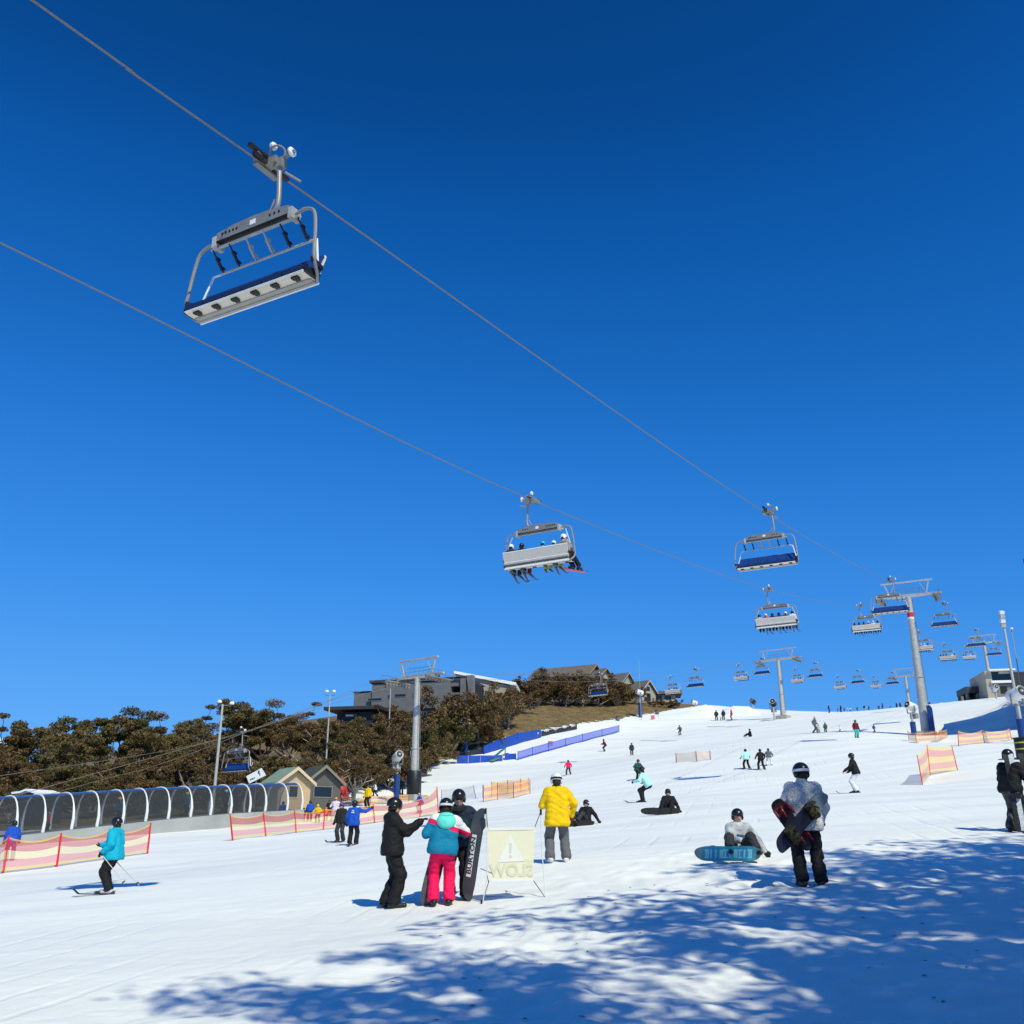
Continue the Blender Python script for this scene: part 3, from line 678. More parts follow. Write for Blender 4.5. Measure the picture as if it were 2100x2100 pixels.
    m = MB(); m.ext([(-WB, y, z) for y, z in ((-0.245, -3.14), (-0.20, -3.10), (-0.392, -2.62), (-0.43, -2.64))], (2 * WB, 0, 0)); D['back_shell'] = m.mesh('back_shell', CREAM, False)
    m = MB(); m.tube([(-WB, -0.405, -2.60), (WB, -0.405, -2.60)], 0.03, 8); m.tube([(-WB, -0.30, -3.02), (WB, -0.30, -3.02)], 0.018, 6); D['back_rim'] = m.mesh('back_rim', WPAINT)
    m = MB(); m.bx(-WB + 0.02, WB - 0.02, -0.262, -0.243, -3.13, -3.105); D['back_seam'] = m.mesh('back_seam', RUB)
    def bar_up():
        q = {}; m = MB(); m.tube([(-1.25, -0.34, -2.16), (1.25, -0.34, -2.16)], 0.026, 8); q['restraint_bar'] = [m.mesh('restraint_bar', GALV)]
        q['footrest_pole'] = []
        for i in range(6):
            x = -1.15 + 0.46 * i; m = MB(); m.tube([(x, 0.02, -1.80), (x, -0.34, -2.16)], 0.02, 6); m.bar((x, -0.12, -1.94), (x, -0.29, -2.11), 0.045, 0.06)
            for k in (0.35, 0.75): m.box((x, 0.02 - 0.36 * k - 0.04, -1.80 - 0.36 * k), (0.07, 0.09, 0.05))
            q['footrest_pole'].append(m.mesh('footrest_pole', mat('navy footrest rubber', (0.008, 0.012, 0.035), 0.5, 0, 0.1) if i not in (2, 3) else GALV))
        q['bar_link'] = []
        for s in (-1, 1):
            m = MB(); m.tube([(s * 1.25, -0.34, -2.16), (s * 1.40, -0.30, -2.20), (s * 1.56, -0.20, -2.86)], 0.024, 6); q['bar_link'].append(m.mesh('bar_link', WPAINT))
        return q
    D['_up'] = bar_up()
    m = MB(); m.tube([(-1.5, 0.30, -2.72), (1.5, 0.30, -2.72)], 0.026, 8)
    for s in (-1, 1): m.tube([(s * 1.5, 0.30, -2.72), (s * 1.56, -0.1, -2.5), (s * 1.3, 0, -1.8)], 0.024, 6)
    D['_down'] = {'restraint_bar': [m.mesh('restraint_bar', GALV)]}
    D['end_cap'] = []
    for s in (-1, 1):
        m = MB(); m.ext([(s * (WB + 0.002), y, z) for y, z in ((0.19, -3.14), (0.17, -3.25), (-0.22, -3.25), (-0.25, -3.12), (-0.12, -3.06))], (s * 0.05, 0, 0)); D['end_cap'].append(m.mesh('end_cap', BLKM))
    def shift(me, dx): me.transform(Matrix.Translation((dx, 0, 0)))
    for k, v in list(D.items()):
        if k in ('clamp_jaw',): continue
        dx = 0.10 if k == 'grip' else 0.22
        for q in (sum(v.values(), []) if isinstance(v, dict) else (v if isinstance(v, list) else [v])):
            shift(q, dx)
            if k == 'hanger': q.transform(Matrix.Diagonal((1, 1, 0.822, 1)))
            elif k not in ('grip', 'guide_wheel'): q.transform(Matrix.Translation((0, 0, 0.27)))
    return D
CHM = chair_meshes(); ZS += 0.27
def chair(loc, rz, label, group, loaded, s=1.0):
    t = thing('chairlift_chair', label, 'chairlift chair', loc, rz, group, s)
    for k, v in CHM.items():
        if k[0] == '_': continue
        for me in (v if isinstance(v, list) else [v]):
            link('beam_slot' if k == 'beam_hole' else k, me, t)
    for k, v in CHM['_down' if loaded else '_up'].items():
        for me in v: link(k, me, t)
    return t
class Lift:
    def __init__(s, top, az, g, az_face):
        s.top = np.array(top); a = R(az); s.a = a; s.g = g; s.d = np.array([math.sin(a), math.cos(a), 0]); s.lat = np.array([math.cos(a), -math.sin(a), 0]); s.n = np.array([math.cos(a), -math.sin(a)])
    def on(s, u, v, side):                                # where the sight line meets the vertical plane of a strand
        p = s.top + s.lat * s.g / 2 * side; d = ray(u, v)
        t = (s.n @ (p[:2] - EYE[:2])) / (s.n @ d[:2]); return EYE + d * t
L1 = Lift(at_y(1863, 1230, 124), 29.5, 6.4, 0)
L2 = Lift(at_y(856, 1396, 108), 38.0, 6.0, 0)
def pylon(L, loc, ztop, label, s=1.0, r0=0.62, r1=0.36, sign=False, pad='blue', ladder=True, base=True, gf=1.0):
    g = L.g * gf; h = ztop - loc[2]
    t = thing('lift_pylon', label, 'lift pylon', loc, -L.a, 'lift pylons standing up the slope')
    m = MB(); m.tube([(0, 0, -0.5), (0, 0, h * 0.42), (0, 0, h * 0.42 + 0.02), (0, 0, h + 0.3)], [r0, r0 * 0.84, r0 * 0.80, r1], 20)
    for z in (h * 0.42, h * 0.1): m.cyl((0, 0, z - 0.07), (0, 0, z + 0.07), r0 * 0.98, None, 20)
    m.build('shaft', GALV, t)
    m = MB(); m.ext([(-g / 2 - 0.9, -0.16, h + 0.42), (0, -0.2, h + 0.25), (g / 2 + 0.9, -0.16, h + 0.42), (g / 2 + 0.9, -0.16, h + 0.62), (0, -0.2, h + 0.72), (-g / 2 - 0.9, -0.16, h + 0.62)], (0, 0.34, 0))
    m.build('cross_arm', GALV, t, False)
    for q in (-1, 1):
        m = MB(); x = q * g / 2
        m.bar((x - 0.12, -1.9, h + 0.05), (x - 0.12, 1.9, h + 0.05), 0.07, 0.16); m.bar((x + 0.12, -1.9, h + 0.05), (x + 0.12, 1.9, h + 0.05), 0.07, 0.16); m.box((x, 0, h + 0.3), (0.3, 0.5, 0.4))
        for i in range(8):
            y = -1.75 + 0.5 * i; m.cyl((x - 0.07, y, h - 0.18), (x + 0.07, y, h - 0.18), 0.2, None, 12); m.box((x, y, h - 0.02), (0.3, 0.06, 0.14))
        m.bar((x + 0.42 * q, -1.9, h - 0.05), (x + 0.42 * q, 1.9, h - 0.05), 0.42, 0.05)
        o = m.build('sheave_train', SHADEG, t)
        m = MB(); m.tube([(x + 0.66 * q, -1.9, h + 0.75), (x + 0.66 * q, 1.9, h + 0.75)], 0.025, 6); m.tube([(x + 0.66 * q, -1.9, h + 0.35), (x + 0.66 * q, 1.9, h + 0.35)], 0.02, 6)
        for y in (-1.9, -0.6, 0.6, 1.9): m.tube([(x + 0.66 * q, y, h - 0.05), (x + 0.66 * q, y, h + 0.75)], 0.022, 6)
        m.build('handrail', GALVD, t)
    m = MB(); zt = h + 2.3
    for q in (-1, 1):
        x = q * g / 2 * 0.70; m.bar((x, 0, h + 0.55), (x + q * 0.5, 0, zt), 0.16, 0.16); m.bar((x, 0, h + 0.9), (x - q * 0.75, 0, zt), 0.06, 0.06)
    m.bar((-g / 2 * 1.0, 0, zt + 0.09), (g / 2 * 1.0, 0, zt + 0.09), 0.2, 0.18)
    m.build('lifting_frame', GALV, t, False)
    m = MB(); m.tube([(-g / 2 * 0.7, 0.22, h + 1.5), (g / 2 * 0.7, 0.22, h + 1.5)], 0.025, 6); m.tube([(-g / 2 * 0.7, 0.22, h + 1.1), (g / 2 * 0.7, 0.22, h + 1.1)], 0.02, 6); m.bx(-g / 2 * 0.95, g / 2 * 0.95, 0.2, 0.75, h + 0.60, h + 0.64)
    for i in range(7): x = (-0.7 + 1.4 * i / 6) * g / 2; m.tube([(x, 0.22, h + 0.64), (x, 0.22, h + 1.5)], 0.02, 6)
    m.build('walkway', GALVD, t)
    if ladder:
        m = MB(); x0 = r0 + 0.12; x1 = r1 + 0.1
        for y in (-0.17, 0.17): m.tube([(x0, y, 1.0), (x1, y, h)], 0.02, 6)
        k = int(h / 0.4)
        for i in range(3, k): f = i / k; m.tube([(x0 + (x1 - x0) * f, -0.17, h * f), (x0 + (x1 - x0) * f, 0.17, h * f)], 0.013, 4)
        m.build('ladder', GALVD, t)
    if base:
        m = MB(); m.box((0, 0, 0.05), (2.2, 2.2, 0.9)); m.build('footing', CONC, t, False)
    if sign:
        m = MB(); m.tube([(0, 0, h - 2.35), (0, 0, h - 1.75)], r1 * 1.12, 20); m.build('marker_band', mat('red marker band', (0.62, 0.03, 0.05), 0.5, 0, 0.05), t)
        m = MB(); m.tube([(0, 0, h - 2.62), (0, 0, h - 2.36)], r1 * 1.11, 20); m.build('marker_band', WPAINT, t)
    return t, h
# pylons of the near lift (upper right) and of the far lift (centre left)
pA = L1.top.copy(); gA = gz(pA[0], pA[1]); PYA, hA = pylon(L1, (pA[0], pA[1], gA), pA[2], 'tall grey lift pylon with a red band near its top, right of the slope', sign=True, r0=0.62, r1=0.38)
def on_centre(L, u, v): return L.on(u, v, 0)
pB = on_centre(L1, 2018, 1322); gB = place(2027, 1425); pB2 = (pB[0], pB[1], min(gz(pB[0], pB[1]), pB[2] - 8.5)); PYB, hB = pylon(L1, pB2, pB[2], 'smaller grey pylon beside the white roofed building at the right edge', r0=0.6, r1=0.36)
pL = L2.top.copy(); PYL, hL = pylon(L2, (pL[0], pL[1], gz(pL[0], pL[1])), pL[2], 'grey pylon with black padded foot in front of the dark grey lodge', r0=0.50, r1=0.33)
pC = on_centre(L2, 1596, 1357); PYC, hC = pylon(L2, (pC[0], pC[1], gz(pC[0], pC[1])), pC[2], 'slim far pylon on the crest in the middle of the slope', r0=0.5, r1=0.34, gf=1.25)
pD = on_centre(L2, 1857, 1390); PYD, hD = pylon(L2, (pD[0], pD[1], min(gz(pD[0], pD[1]), pD[2] - 7)), pD[2], 'farthest pylon seen behind the tall red banded pylon', r0=0.5, r1=0.34)
def padwrap(parent, h0, h1, r, m_, name='padding'):
    m = MB(); m.tube([(0, 0, h0), (0, 0, h0 + 0.05), (0, 0, h1 - 0.05), (0, 0, h1)], [r * 0.96, r, r, r * 0.95], 16); m.build(name, m_, parent)
padwrap(PYL, 0.4, 3.0, 0.78, mat('black tarpaulin', (0.015, 0.016, 0.017), 0.45, 0, 0.3, 3, 0.6, 3)); padwrap(PYL, -0.3, 0.5, 0.88, BLUPAD, 'base_padding')
m = MB(); m.ext([(0.5, -1.05, 0.1), (1.15, -1.05, 0.1), (1.15, -1.05, 3.2), (0.95, -1.05, 3.6), (0.5, -1.05, 3.6)], (0, 0.25, 0)); m.build('padding', BLUPAD, PYA)
padwrap(PYB, 0.3, 2.6, 0.9, BLUPAD)
# strands of rope
def strand(L, side, pix, z_at, label, extra0, extra1):
    P = [L.on(u, v, side) for u, v in pix] + [np.array(p) for p in z_at]
    P.sort(key=lambda p: p[:2] @ L.d[:2])
    a = P[0] + (P[0] - P[1]) / np.linalg.norm(P[0] - P[1]) * extra0; b = P[-1] + (P[-1] - P[-2]) / np.linalg.norm(P[-1] - P[-2]) * extra1
    P = [a] + P + [b]
    m = MB(); m.tube(arc(P, 8), 0.019, 6); o = m.build('haul_rope', ROPE); tag(o, label, 'cable', 'steel haul ropes of the chairlifts'); return P
def sheave(t, L, h, side): return np.array(t.location) + L.lat * L.g / 2 * side + np.array([0, 0, h])
D1 = [(552, 345), (1571, 1052), (1823, 1192)]; D1b = [(1934, 1240), (2000, 1292)]
A1 = [(0, 498), (1095, 1027), (1581, 1210), (1768, 1243)]; A1b = [(1886, 1297), (1938, 1322)]
strand(L1, 1, [(65, 0)] + D1 + D1b, [sheave(PYA, L1, hA, 1), sheave(PYB, L1, hB, 1)], 'steel rope crossing the sky through the nearest empty chair', 25, 60)
strand(L1, -1, A1 + A1b, [sheave(PYA, L1, hA, -1), sheave(PYB, L1, hB, -1)], 'steel rope entering at the left edge and carrying the loaded chairs', 25, 60)
L2D = [(493, 1503), (1228, 1383), (1426, 1377), (1671, 1361)]; L2A = [(1188, 1400), (1377, 1389), (1515, 1365), (1631, 1374), (1718, 1391)]
strand(L2, 1, [(124, 1606), (350, 1543), (493, 1503), (1228, 1385), (1426, 1372)], [sheave(PYL, L2, hL, 1), sheave(PYC, L2, hC, 1), sheave(PYD, L2, hD, 1)], 'far rope with empty chairs running past the lodge roofs', 40, 60)
strand(L2, -1, [(126, 1622), (350, 1560), (1188, 1398), (1377, 1388)], [sheave(PYL, L2, hL, -1), sheave(PYC, L2, hC, -1), sheave(PYD, L2, hD, -1)], 'far rope with loaded chairs running past the lodge roofs', 60, 60)
m = MB(); m.tube(arc([np.array(PYL.location) + (0, 0, hL + 2.2), at_y(500, 1430, 95) + (0, 0, -3.5), at_y(-60, 1600, 70)], 8), 0.02, 5); tag(m.build('signal_cable', ROPE), 'thin cable sloping down over the gum trees from the left pylon', 'cable')
# chairs
RZ_D1 = math.pi - L1.a; RZ_A1 = -L1.a; RZ_D2 = math.pi - L2.a; RZ_A2 = -L2.a
EG, LG = 'empty chairs coming down', 'loaded chairs going up'
CH_E = [chair(L1.on(552, 345, 1), RZ_D1, 'nearest empty six seat chair hanging in the deep blue sky', EG, False),
        chair(L1.on(1571, 1052, 1), RZ_D1, 'empty chair with blue backrest high over the slope, left of the tall pylon', EG, False),
        chair(L1.on(1823, 1192, 1), RZ_D1, 'empty chair about to pass the tall red banded pylon', EG, False),
        chair(L1.on(1934, 1240, 1), RZ_D1, 'empty blue backed chair just right of the tall red banded pylon', EG, False),
        chair(L1.on(2000, 1293, 1), RZ_D1, 'empty chair in front of the smaller pylon at the right', EG, False),
        chair(L1.on(2037, 1318, 1), RZ_D1, 'empty chair hanging above the white roofed building', EG, False)]
CH_L = [chair(L1.on(1095, 1027, -1), RZ_A1, 'nearest loaded chair, seen from behind with a red board dangling at one end', LG, True),
        chair(L1.on(1581, 1210, -1), RZ_A1, 'loaded chair hanging straight below the second empty chair', LG, True),
        chair(L1.on(1768, 1243, -1), RZ_A1, 'loaded chair at the left arm of the tall red banded pylon', LG, True),
        chair(L1.on(1886, 1297, -1), RZ_A1, 'loaded chair half hidden behind the shaft of the tall pylon', LG, True),
        chair(L1.on(1938, 1322, -1), RZ_A1, 'loaded chair midway between the two right hand pylons', LG, True),
        chair(L1.on(1983, 1326, -1), RZ_A1, 'loaded chair just left of the smaller right hand pylon', LG, True)]
E2 = [((493, 1503), 1, 'empty chair hanging in front of the gum trees above the covered walkway'), ((1228, 1385), 1, 'empty chair hanging against the bare trees below the gabled lodges'), ((1426, 1374), 1, 'empty chair in the sky above the snow mound left of the crest'),
      ((1562, 1352), 1, 'empty chair just left of the slim crest pylon'), ((1671, 1361), 1, 'empty chair right of the slim crest pylon'), ((1758, 1376), 1, 'small empty chair left of the tall pylon, above the skiers on the crest'), ((1829, 1380), 1, 'tiny empty chair beside the lower shaft of the tall pylon')]
for (u, v), sd2, lb in E2: chair(L2.on(u, v, sd2), RZ_D2, lb, EG, False, 0.9 if u > 600 else 1.1)
LD2 = [((1377, 1389), 'loaded chair level with the low roof at the end of the lodges', 4), ((1516, 1365), 'loaded chair left of the slim crest pylon', 5), ((1632, 1373), 'loaded chair close to the right of the slim crest pylon', 4), ((1719, 1388), 'small loaded chair over the crowd on the crest', 4), ((1793, 1388), 'farthest small loaded chair left of the tall pylon', 3)]
CH_L2 = [chair(L2.on(u, v, -1), RZ_A2, lb, LG, True, 0.9) for (u, v), lb, n in LD2]
# ------------------------------------------------------------------ riders on the loaded chairs
def on_chair(ch, x): M = ch.matrix_basis; return M @ Vector((x + 0.22, 0.0, ZS + 0.10))
def rider(ch, i, label, jk, tr, hm, lod=1, skis=None, tiny=False, group=None, s=0.97, key='RIDE', pose=None, bt=-14):
    return figure(label, on_chair(ch, -1.30 + 0.52 * i), ch.rotation_euler.z, key, pose or RIDE, jk, tr, hm, lod, s, skis=skis, tiny=tiny, group=group, bt=bt)[0]
c0 = CH_L[0]; GR = 'riders on the lifts'
rider(c0, 0, 'rider in white helmet and dark jacket, left end of the nearest loaded chair', DRK, NAV, HWHT, 1, SKIM)
rider(c0, 1, 'rider in black helmet, second from left on the nearest loaded chair', BLK, MAR, HBLK, 1, SKIM, s=0.93)
rider(c0, 3, 'rider in a turquoise helmet and cyan jacket with lime trousers on the nearest loaded chair', CYA, OLV, HCYA, 1, None, s=0.88)
rider(c0, 4, 'small white helmeted rider beside the turquoise one on the nearest loaded chair', LGR, OLV, HWHT, 1, SKIM, s=0.82)
r_ = rider(c0, 5, 'large rider in taupe jacket looking sideways at the right end of the nearest loaded chair', cloth('taupe grey', (0.33, 0.29, 0.27)), BLK, HWHT, 1, None, s=1.05, key='RIDER', pose=dict(RIDE, twist=-18, hyaw=-40, fr=(0.32, 0.52, -0.30), fl=(0.08, 0.5, -0.33)), bt=-6)
c1 = CH_L[1]
for i, (jk, tr, hm, lb) in enumerate(((LGR, BLK, HBLK, 'rider in pale jacket at the left end of the chair under the second empty chair'), (PNK, DRK, HWHT, 'rider in pink with a white helmet on the chair under the second empty chair'),
        (BLK, BLK, HBLK, 'rider all in black, third from left on the chair under the second empty chair'), (NAV, BLK, HBLK, 'rider in navy with black helmet on the chair under the second empty chair'),
        (MAR, MAR, HWHT, 'rider in maroon with a white helmet on the chair under the second empty chair'), (WHT, NAV, HBLK, 'rider in white at the right end of the chair under the second empty chair'))):
    rider(c1, i, lb, jk, tr, hm, 1, SKIM if i % 2 else None, s=0.95)
for ch, nm, n in ((CH_L[2], 'the loaded chair by the left arm of the tall pylon', 6), (CH_L[3], 'the loaded chair half behind the tall pylon', 5), (CH_L[4], 'the loaded chair between the right hand pylons', 6), (CH_L[5], 'the loaded chair left of the smaller pylon', 5)):
    pal = [(BLK, BLK, HBLK, 'black'), (NAV, NAV, HBLK, 'navy'), (DRK, BLK, HBLK, 'charcoal'), (RED, BLK, HWHT, 'red'), (WHT, BLK, HWHT, 'white'), (GRY, DRK, HBLK, 'grey')]
    off = 0 if n == 6 else 1
    for i in range(n):
        jk, tr, hm, cn = pal[(i + off) % 6]; rider(ch, i, 'small rider in %s on %s' % (cn, nm), jk, tr, hm, 2, SKIM if i in (1, 4) else None, s=0.95)
for (ch, ((u, v), lb, n)) in zip(CH_L2, LD2):
    pal = [BLK, NAV, RED, WHT, DRK]; nms = ['black', 'navy', 'red', 'white', 'charcoal']
    for i in range(n):
        j = (i + int(u)) % 5; rider(ch, 1 + i, 'tiny rider in %s on the %s' % (nms[j], {1188: 'loaded chair before the bare trees', 1377: 'loaded chair by the low roof', 1632: 'loaded chair right of the slim pylon'}.get(u, lb)), pal[j], BLK, HBLK, 2, None, True, s=0.86)
# ------------------------------------------------------------------ snowboards
def board_mesh(L=1.52, W=0.27, base=None, top=None):
    # lies along X, base faces -Y, top faces +Y
    m = MB(); out = []; n = 40
    for i in range(n):
        w = 2 * math.pi * i / n; c, s_ = math.cos(w), math.sin(w)
        x = math.copysign(abs(c) ** 0.42, c) * L / 2; z = math.copysign(abs(s_) ** 0.5, s_) * W / 2 * (1 - 0.10 * math.cos(math.pi * x / L) ** 2)
        out.append((x, z))
    def bend(x): return 0.075 * max(0, (abs(x) - L * 0.37) / (L * 0.13)) ** 2
    V = []
    for off in (-0.006, 0.006):
        for x, z in out: V.append((x, off + bend(x), z))
    # inner strips so that the bend shows
    m = MB(); cols = 30; ring = []
    xs = [L / 2 * math.sin(math.pi * (i / cols - 0.5)) for i in range(cols + 1)]
    def half(x):
        q = min(1.0, abs(2 * x / L)); return max(0.004, (1 - q ** 4.8) ** 0.5 * W / 2 * (1 - 0.10 * math.cos(math.pi * x / L) ** 2))
    V = []
    for x in xs:
        h = half(x)
        for off in (-0.006, 0.006):
            for z in (-h, 0, h): V.append((x, off + bend(x), z))
    F = []; MI = []
    for i in range(cols):
        a, b = i * 6, i * 6 + 6
        for j in (0, 1): F.append((a + j, b + j, b + j + 1, a + j + 1)); MI.append(0)
        for j in (3, 4): F.append((a + j, a + j + 1, b + j + 1, b + j)); MI.append(1)
        F.append((a, a + 3, b + 3, b)); MI.append(1); F.append((a + 2, b + 2, b + 5, a + 5)); MI.append(1)
    m.add(V, F); m.m = MI
    return m.mesh('deck', [base, top])
def snowboard(label, base, top, M, L=1.52, W=0.27, bindings=True, bcol=None):
    t = thing('snowboard', label, 'snowboard'); t.matrix_basis = M
    link('deck', board_mesh(L, W, base, top), t)
    if bindings:
        for s in (-1, 1):
            m = MB(); m.box((s * 0.26, 0.03, 0), (0.13, 0.035, 0.24)); m.ext([(s * 0.26 - 0.09, 0.04, -0.12), (s * 0.26 + 0.09, 0.04, -0.12), (s * 0.26 + 0.06, 0.19, -0.14), (s * 0.26 - 0.06, 0.19, -0.14)], (0, 0, 0.025))
            m.tube(arc([(s * 0.26 - 0.075, 0.05, -0.02), (s * 0.26 - 0.06, 0.13, 0.0), (s * 0.26, 0.155, 0.0), (s * 0.26 + 0.06, 0.13, 0.0), (s * 0.26 + 0.075, 0.05, -0.02)], 4), 0.018, 6)
            m.tube(arc([(s * 0.26 - 0.065, 0.05, 0.1), (s * 0.26, 0.12, 0.1), (s * 0.26 + 0.065, 0.05, 0.1)], 4), 0.016, 6)
            m.build('binding', bcol or BLKM, t)
    return t
def frame(x, y, z, o):                                   # matrix from three axes and an origin
    x = Vector(x).normalized(); y = Vector(y); y = (y - x * y.dot(x)).normalized(); z = x.cross(y)
    return Matrix(((x.x, y.x, z.x, o[0]), (x.y, y.y, z.y, o[1]), (x.z, y.z, z.z, o[2]), (0, 0, 0, 1)))
BD_DK = mat('dark board topsheet', (0.03, 0.032, 0.038), 0.4, 0, 0.25, 6); BD_GR = mat('slate grey board base', (0.055, 0.066, 0.08), 0.4, 0, 0.12, 4); BD_LG = mat('light grey board base', (0.17, 0.22, 0.26), 0.4, 0, 0.06, 4); BD_BK = mat('black board base', (0.012, 0.013, 0.016), 0.4, 0, 0.2, 4)
BD_RD = mat('red and white board base', (0.55, 0.02, 0.04), 0.4, 0, 0.3, 3); BD_NV = mat('midnight board base', (0.012, 0.012, 0.03), 0.35, 0, 0.3, 3)
M5 = c0.matrix_basis
p_ = M5 @ Vector((1.74, 0.48, ZS - 0.42)); ax = M5.to_3x3()
snowboard('red snowboard dangling from the right end of the nearest loaded chair', BD_RD, BD_DK, frame(ax @ Vector((0.30, 1, 0.08)), Vector((0, 0, 1)), None, p_), 1.45)
# ------------------------------------------------------------------ lodges and huts
class Facade:                                            # a vertical wall plane: local X along the wall, local -Y towards the viewer
    def __init__(s, u, v, Y, alpha):
        s.p = at_y(u, v, Y); s.a = R(alpha); s.x = np.array([math.cos(s.a), -math.sin(s.a), 0]); s.n = np.array([-math.sin(s.a), -math.cos(s.a), 0])
    def xz(s, u, v, back=0.0):
        d = ray(u, v); p0 = s.p - s.n * back; t = (s.n @ (p0 - EYE)) / (s.n @ d); q = EYE + d * t - s.p
        return q @ s.x, q[2]
    def thing(s, name, label, cat, group=None): return thing(name, label, cat, s.p, -s.a, group)
def board_mat(name, col, step=0.22):                     # weatherboard cladding
    m, t, b = new_mat(name); L = t.links.new; N = t.nodes.new
    tc = N('ShaderNodeTexCoord'); w = N('ShaderNodeTexWave'); w.bands_direction = 'Z'; w.wave_profile = 'SAW'; w.inputs['Scale'].default_value = 0.314 / step; L(tc.outputs['Object'], w.inputs['Vector'])
    n = N('ShaderNodeTexNoise'); n.inputs['Scale'].default_value = 0.8; n.inputs['Detail'].default_value = 6; L(tc.outputs['Object'], n.inputs['Vector'])
    r = N('ShaderNodeValToRGB'); r.color_ramp.elements[0].position = 0.3; r.color_ramp.elements[0].color = (*[c * 0.85 for c in col], 1); r.color_ramp.elements[1].position = 0.7; r.color_ramp.elements[1].color = (*[min(1, c * 1.1) for c in col], 1)
    L(n.outputs['Fac'], r.inputs['Fac']); L(r.outputs['Color'], b.inputs['Base Color'])
    bp = N('ShaderNodeBump'); bp.inputs['Strength'].default_value = 0.6; bp.inputs['Distance'].default_value = 0.04; L(w.outputs['Fac'], bp.inputs['Height']); L(bp.outputs['Normal'], b.inputs['Normal'])
    b.inputs['Roughness'].default_value = 0.7; return m
CLAD = board_mat('grey lodge cladding', (0.165, 0.168, 0.178), 0.3); CLADD = board_mat('dark lodge cladding', (0.022, 0.024, 0.028), 0.3); CREAMW = board_mat('cream lodge cladding', (0.40, 0.36, 0.29), 0.3); TIMB = board_mat('pale timber boards', (0.56, 0.40, 0.23), 0.25); GREYT = board_mat('weathered hut boards', (0.10, 0.095, 0.09), 0.25)
ROOFD = mat('charcoal roof sheet', (0.045, 0.047, 0.052), 0.5, 0.1, 0.15, 2); ROOFS = mat('slate grey roof', (0.13, 0.125, 0.12), 0.6, 0, 0.2, 1.5); ROOFG = mat('pale green roof sheet', (0.24, 0.33, 0.21), 0.55, 0, 0.12, 2); ROOFM = mat('mossy roof', (0.06, 0.075, 0.055), 0.8, 0, 0.3, 3)
GLASS = mat('dark window glass', (0.012, 0.016, 0.022), 0.08, 0, 0.0, spec=0.6); SNOWR = mat('snow on a roof', (0.84, 0.86, 0.89), 0.7, 0, 0.03, 2); TANT = mat('tan timber trim', (0.40, 0.25, 0.13), 0.6, 0, 0.15, 3); DKREC = mat('recess shade and lid black', (0.012, 0.012, 0.013), 0.8, 0, 0.1)  # near-black puts the shade of open recesses into the colour; bin lids share it
f5 = lambda x, y: (700 + x * 0.1604, 1330 + y * 0.1604)
def window(t, F, x0, y0, x1, y1, conv=f5, frame_mat=None, back=0.0, glass=None):
    a = F.xz(*conv(x0, y1), back); b = F.xz(*conv(x1, y0), back)
    m = MB(); w = 0.09; yf = back - 0.06
    for q in ((a[0], b[0], a[1], a[1] + w), (a[0], b[0], b[1] - w, b[1]), (a[0], a[0] + w, a[1] + w, b[1] - w), (b[0] - w, b[0], a[1] + w, b[1] - w)): m.bx(q[0], q[1], yf, back + 0.05, q[2], q[3])
    fr = m.build('window', frame_mat or GALVD, t, False)
    m = MB(); m.bx(a[0] + w, b[0] - w, back - 0.02, back + 0.03, a[1] + w, b[1] - w); m.build('pane', glass or GLASS, fr, False); return fr
FL = Facade(*f5(130, 960), 165, 15)
lodge = FL.thing('lodge', 'dark grey flat roofed lodge of several storeys behind the left pylon', 'lodge')
def fbox(t, F, conv, x0, y0, x1, y1, y_a, y_b, name, m_, drop=0.0):
    a = F.xz(*conv(x0, y1)); b = F.xz(*conv(x1, y0)); m = MB(); m.bx(a[0], b[0], y_a, y_b, a[1] - drop, b[1]); return m.build(name, m_, t, False)
fbox(lodge, FL, f5, 372, 412, 1398, 960, 0, 11, 'main_wall', CLAD, 3)
fbox(lodge, FL, f5, 130, 552, 370, 960, 0.4, 9, 'side_wing', CLAD, 3)
fbox(lodge, FL, f5, 1400, 372, 1516, 480, 0.3, 9, 'stair_tower', CLAD); fbox(lodge, FL, f5, 1400, 560, 1516, 590, 0.0, 9, 'balcony_slab', CLAD); fbox(lodge, FL, f5, 1400, 700, 1600, 760, -0.6, 9, 'balcony_slab', CLAD)
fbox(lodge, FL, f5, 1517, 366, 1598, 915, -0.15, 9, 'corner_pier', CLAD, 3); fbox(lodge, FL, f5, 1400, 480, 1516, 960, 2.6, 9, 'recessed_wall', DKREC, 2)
a = [FL.xz(*f5(*q)) for q in ((1606, 345), (1690, 342), (1690, 600), (1650, 690), (1640, 560))]
m = MB(); m.ext([(x, -0.4, z) for x, z in a], (0, 1.2, 0)); m.build('slanted_fin', CLAD, lodge, False)
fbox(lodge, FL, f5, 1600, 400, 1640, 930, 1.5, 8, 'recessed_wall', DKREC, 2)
for q in ((365, 402, 1405, 412, -0.25), (125, 540, 371, 552, 0.2), (1396, 360, 1606, 371, -0.3)): fbox(lodge, FL, f5, q[0], q[1], q[2], q[3], q[4], 11, 'parapet', ROOFD)
window(lodge, FL, 335, 628, 520, 675); window(lodge, FL, 592, 588, 640, 645); window(lodge, FL, 548, 440, 578, 500); window(lodge, FL, 1065, 560, 1168, 605, glass=SNOWR); window(lodge, FL, 1065, 608, 1168, 662); window(lodge, FL, 680, 575, 830, 625); window(lodge, FL, 1330, 560, 1385, 690, frame_mat=CLAD, glass=CLAD)
fbox(lodge, FL, f5, 1040, 755, 1340, 775, -1.2, 0, 'balcony_slab', GALVD); fbox(lodge, FL, f5, 1050, 862, 1345, 872, -1.2, 0, 'balcony_slab', GALVD); window(lodge, FL, 1050, 790, 1200, 860); window(lodge, FL, 1225, 795, 1330, 860)
m = MB()
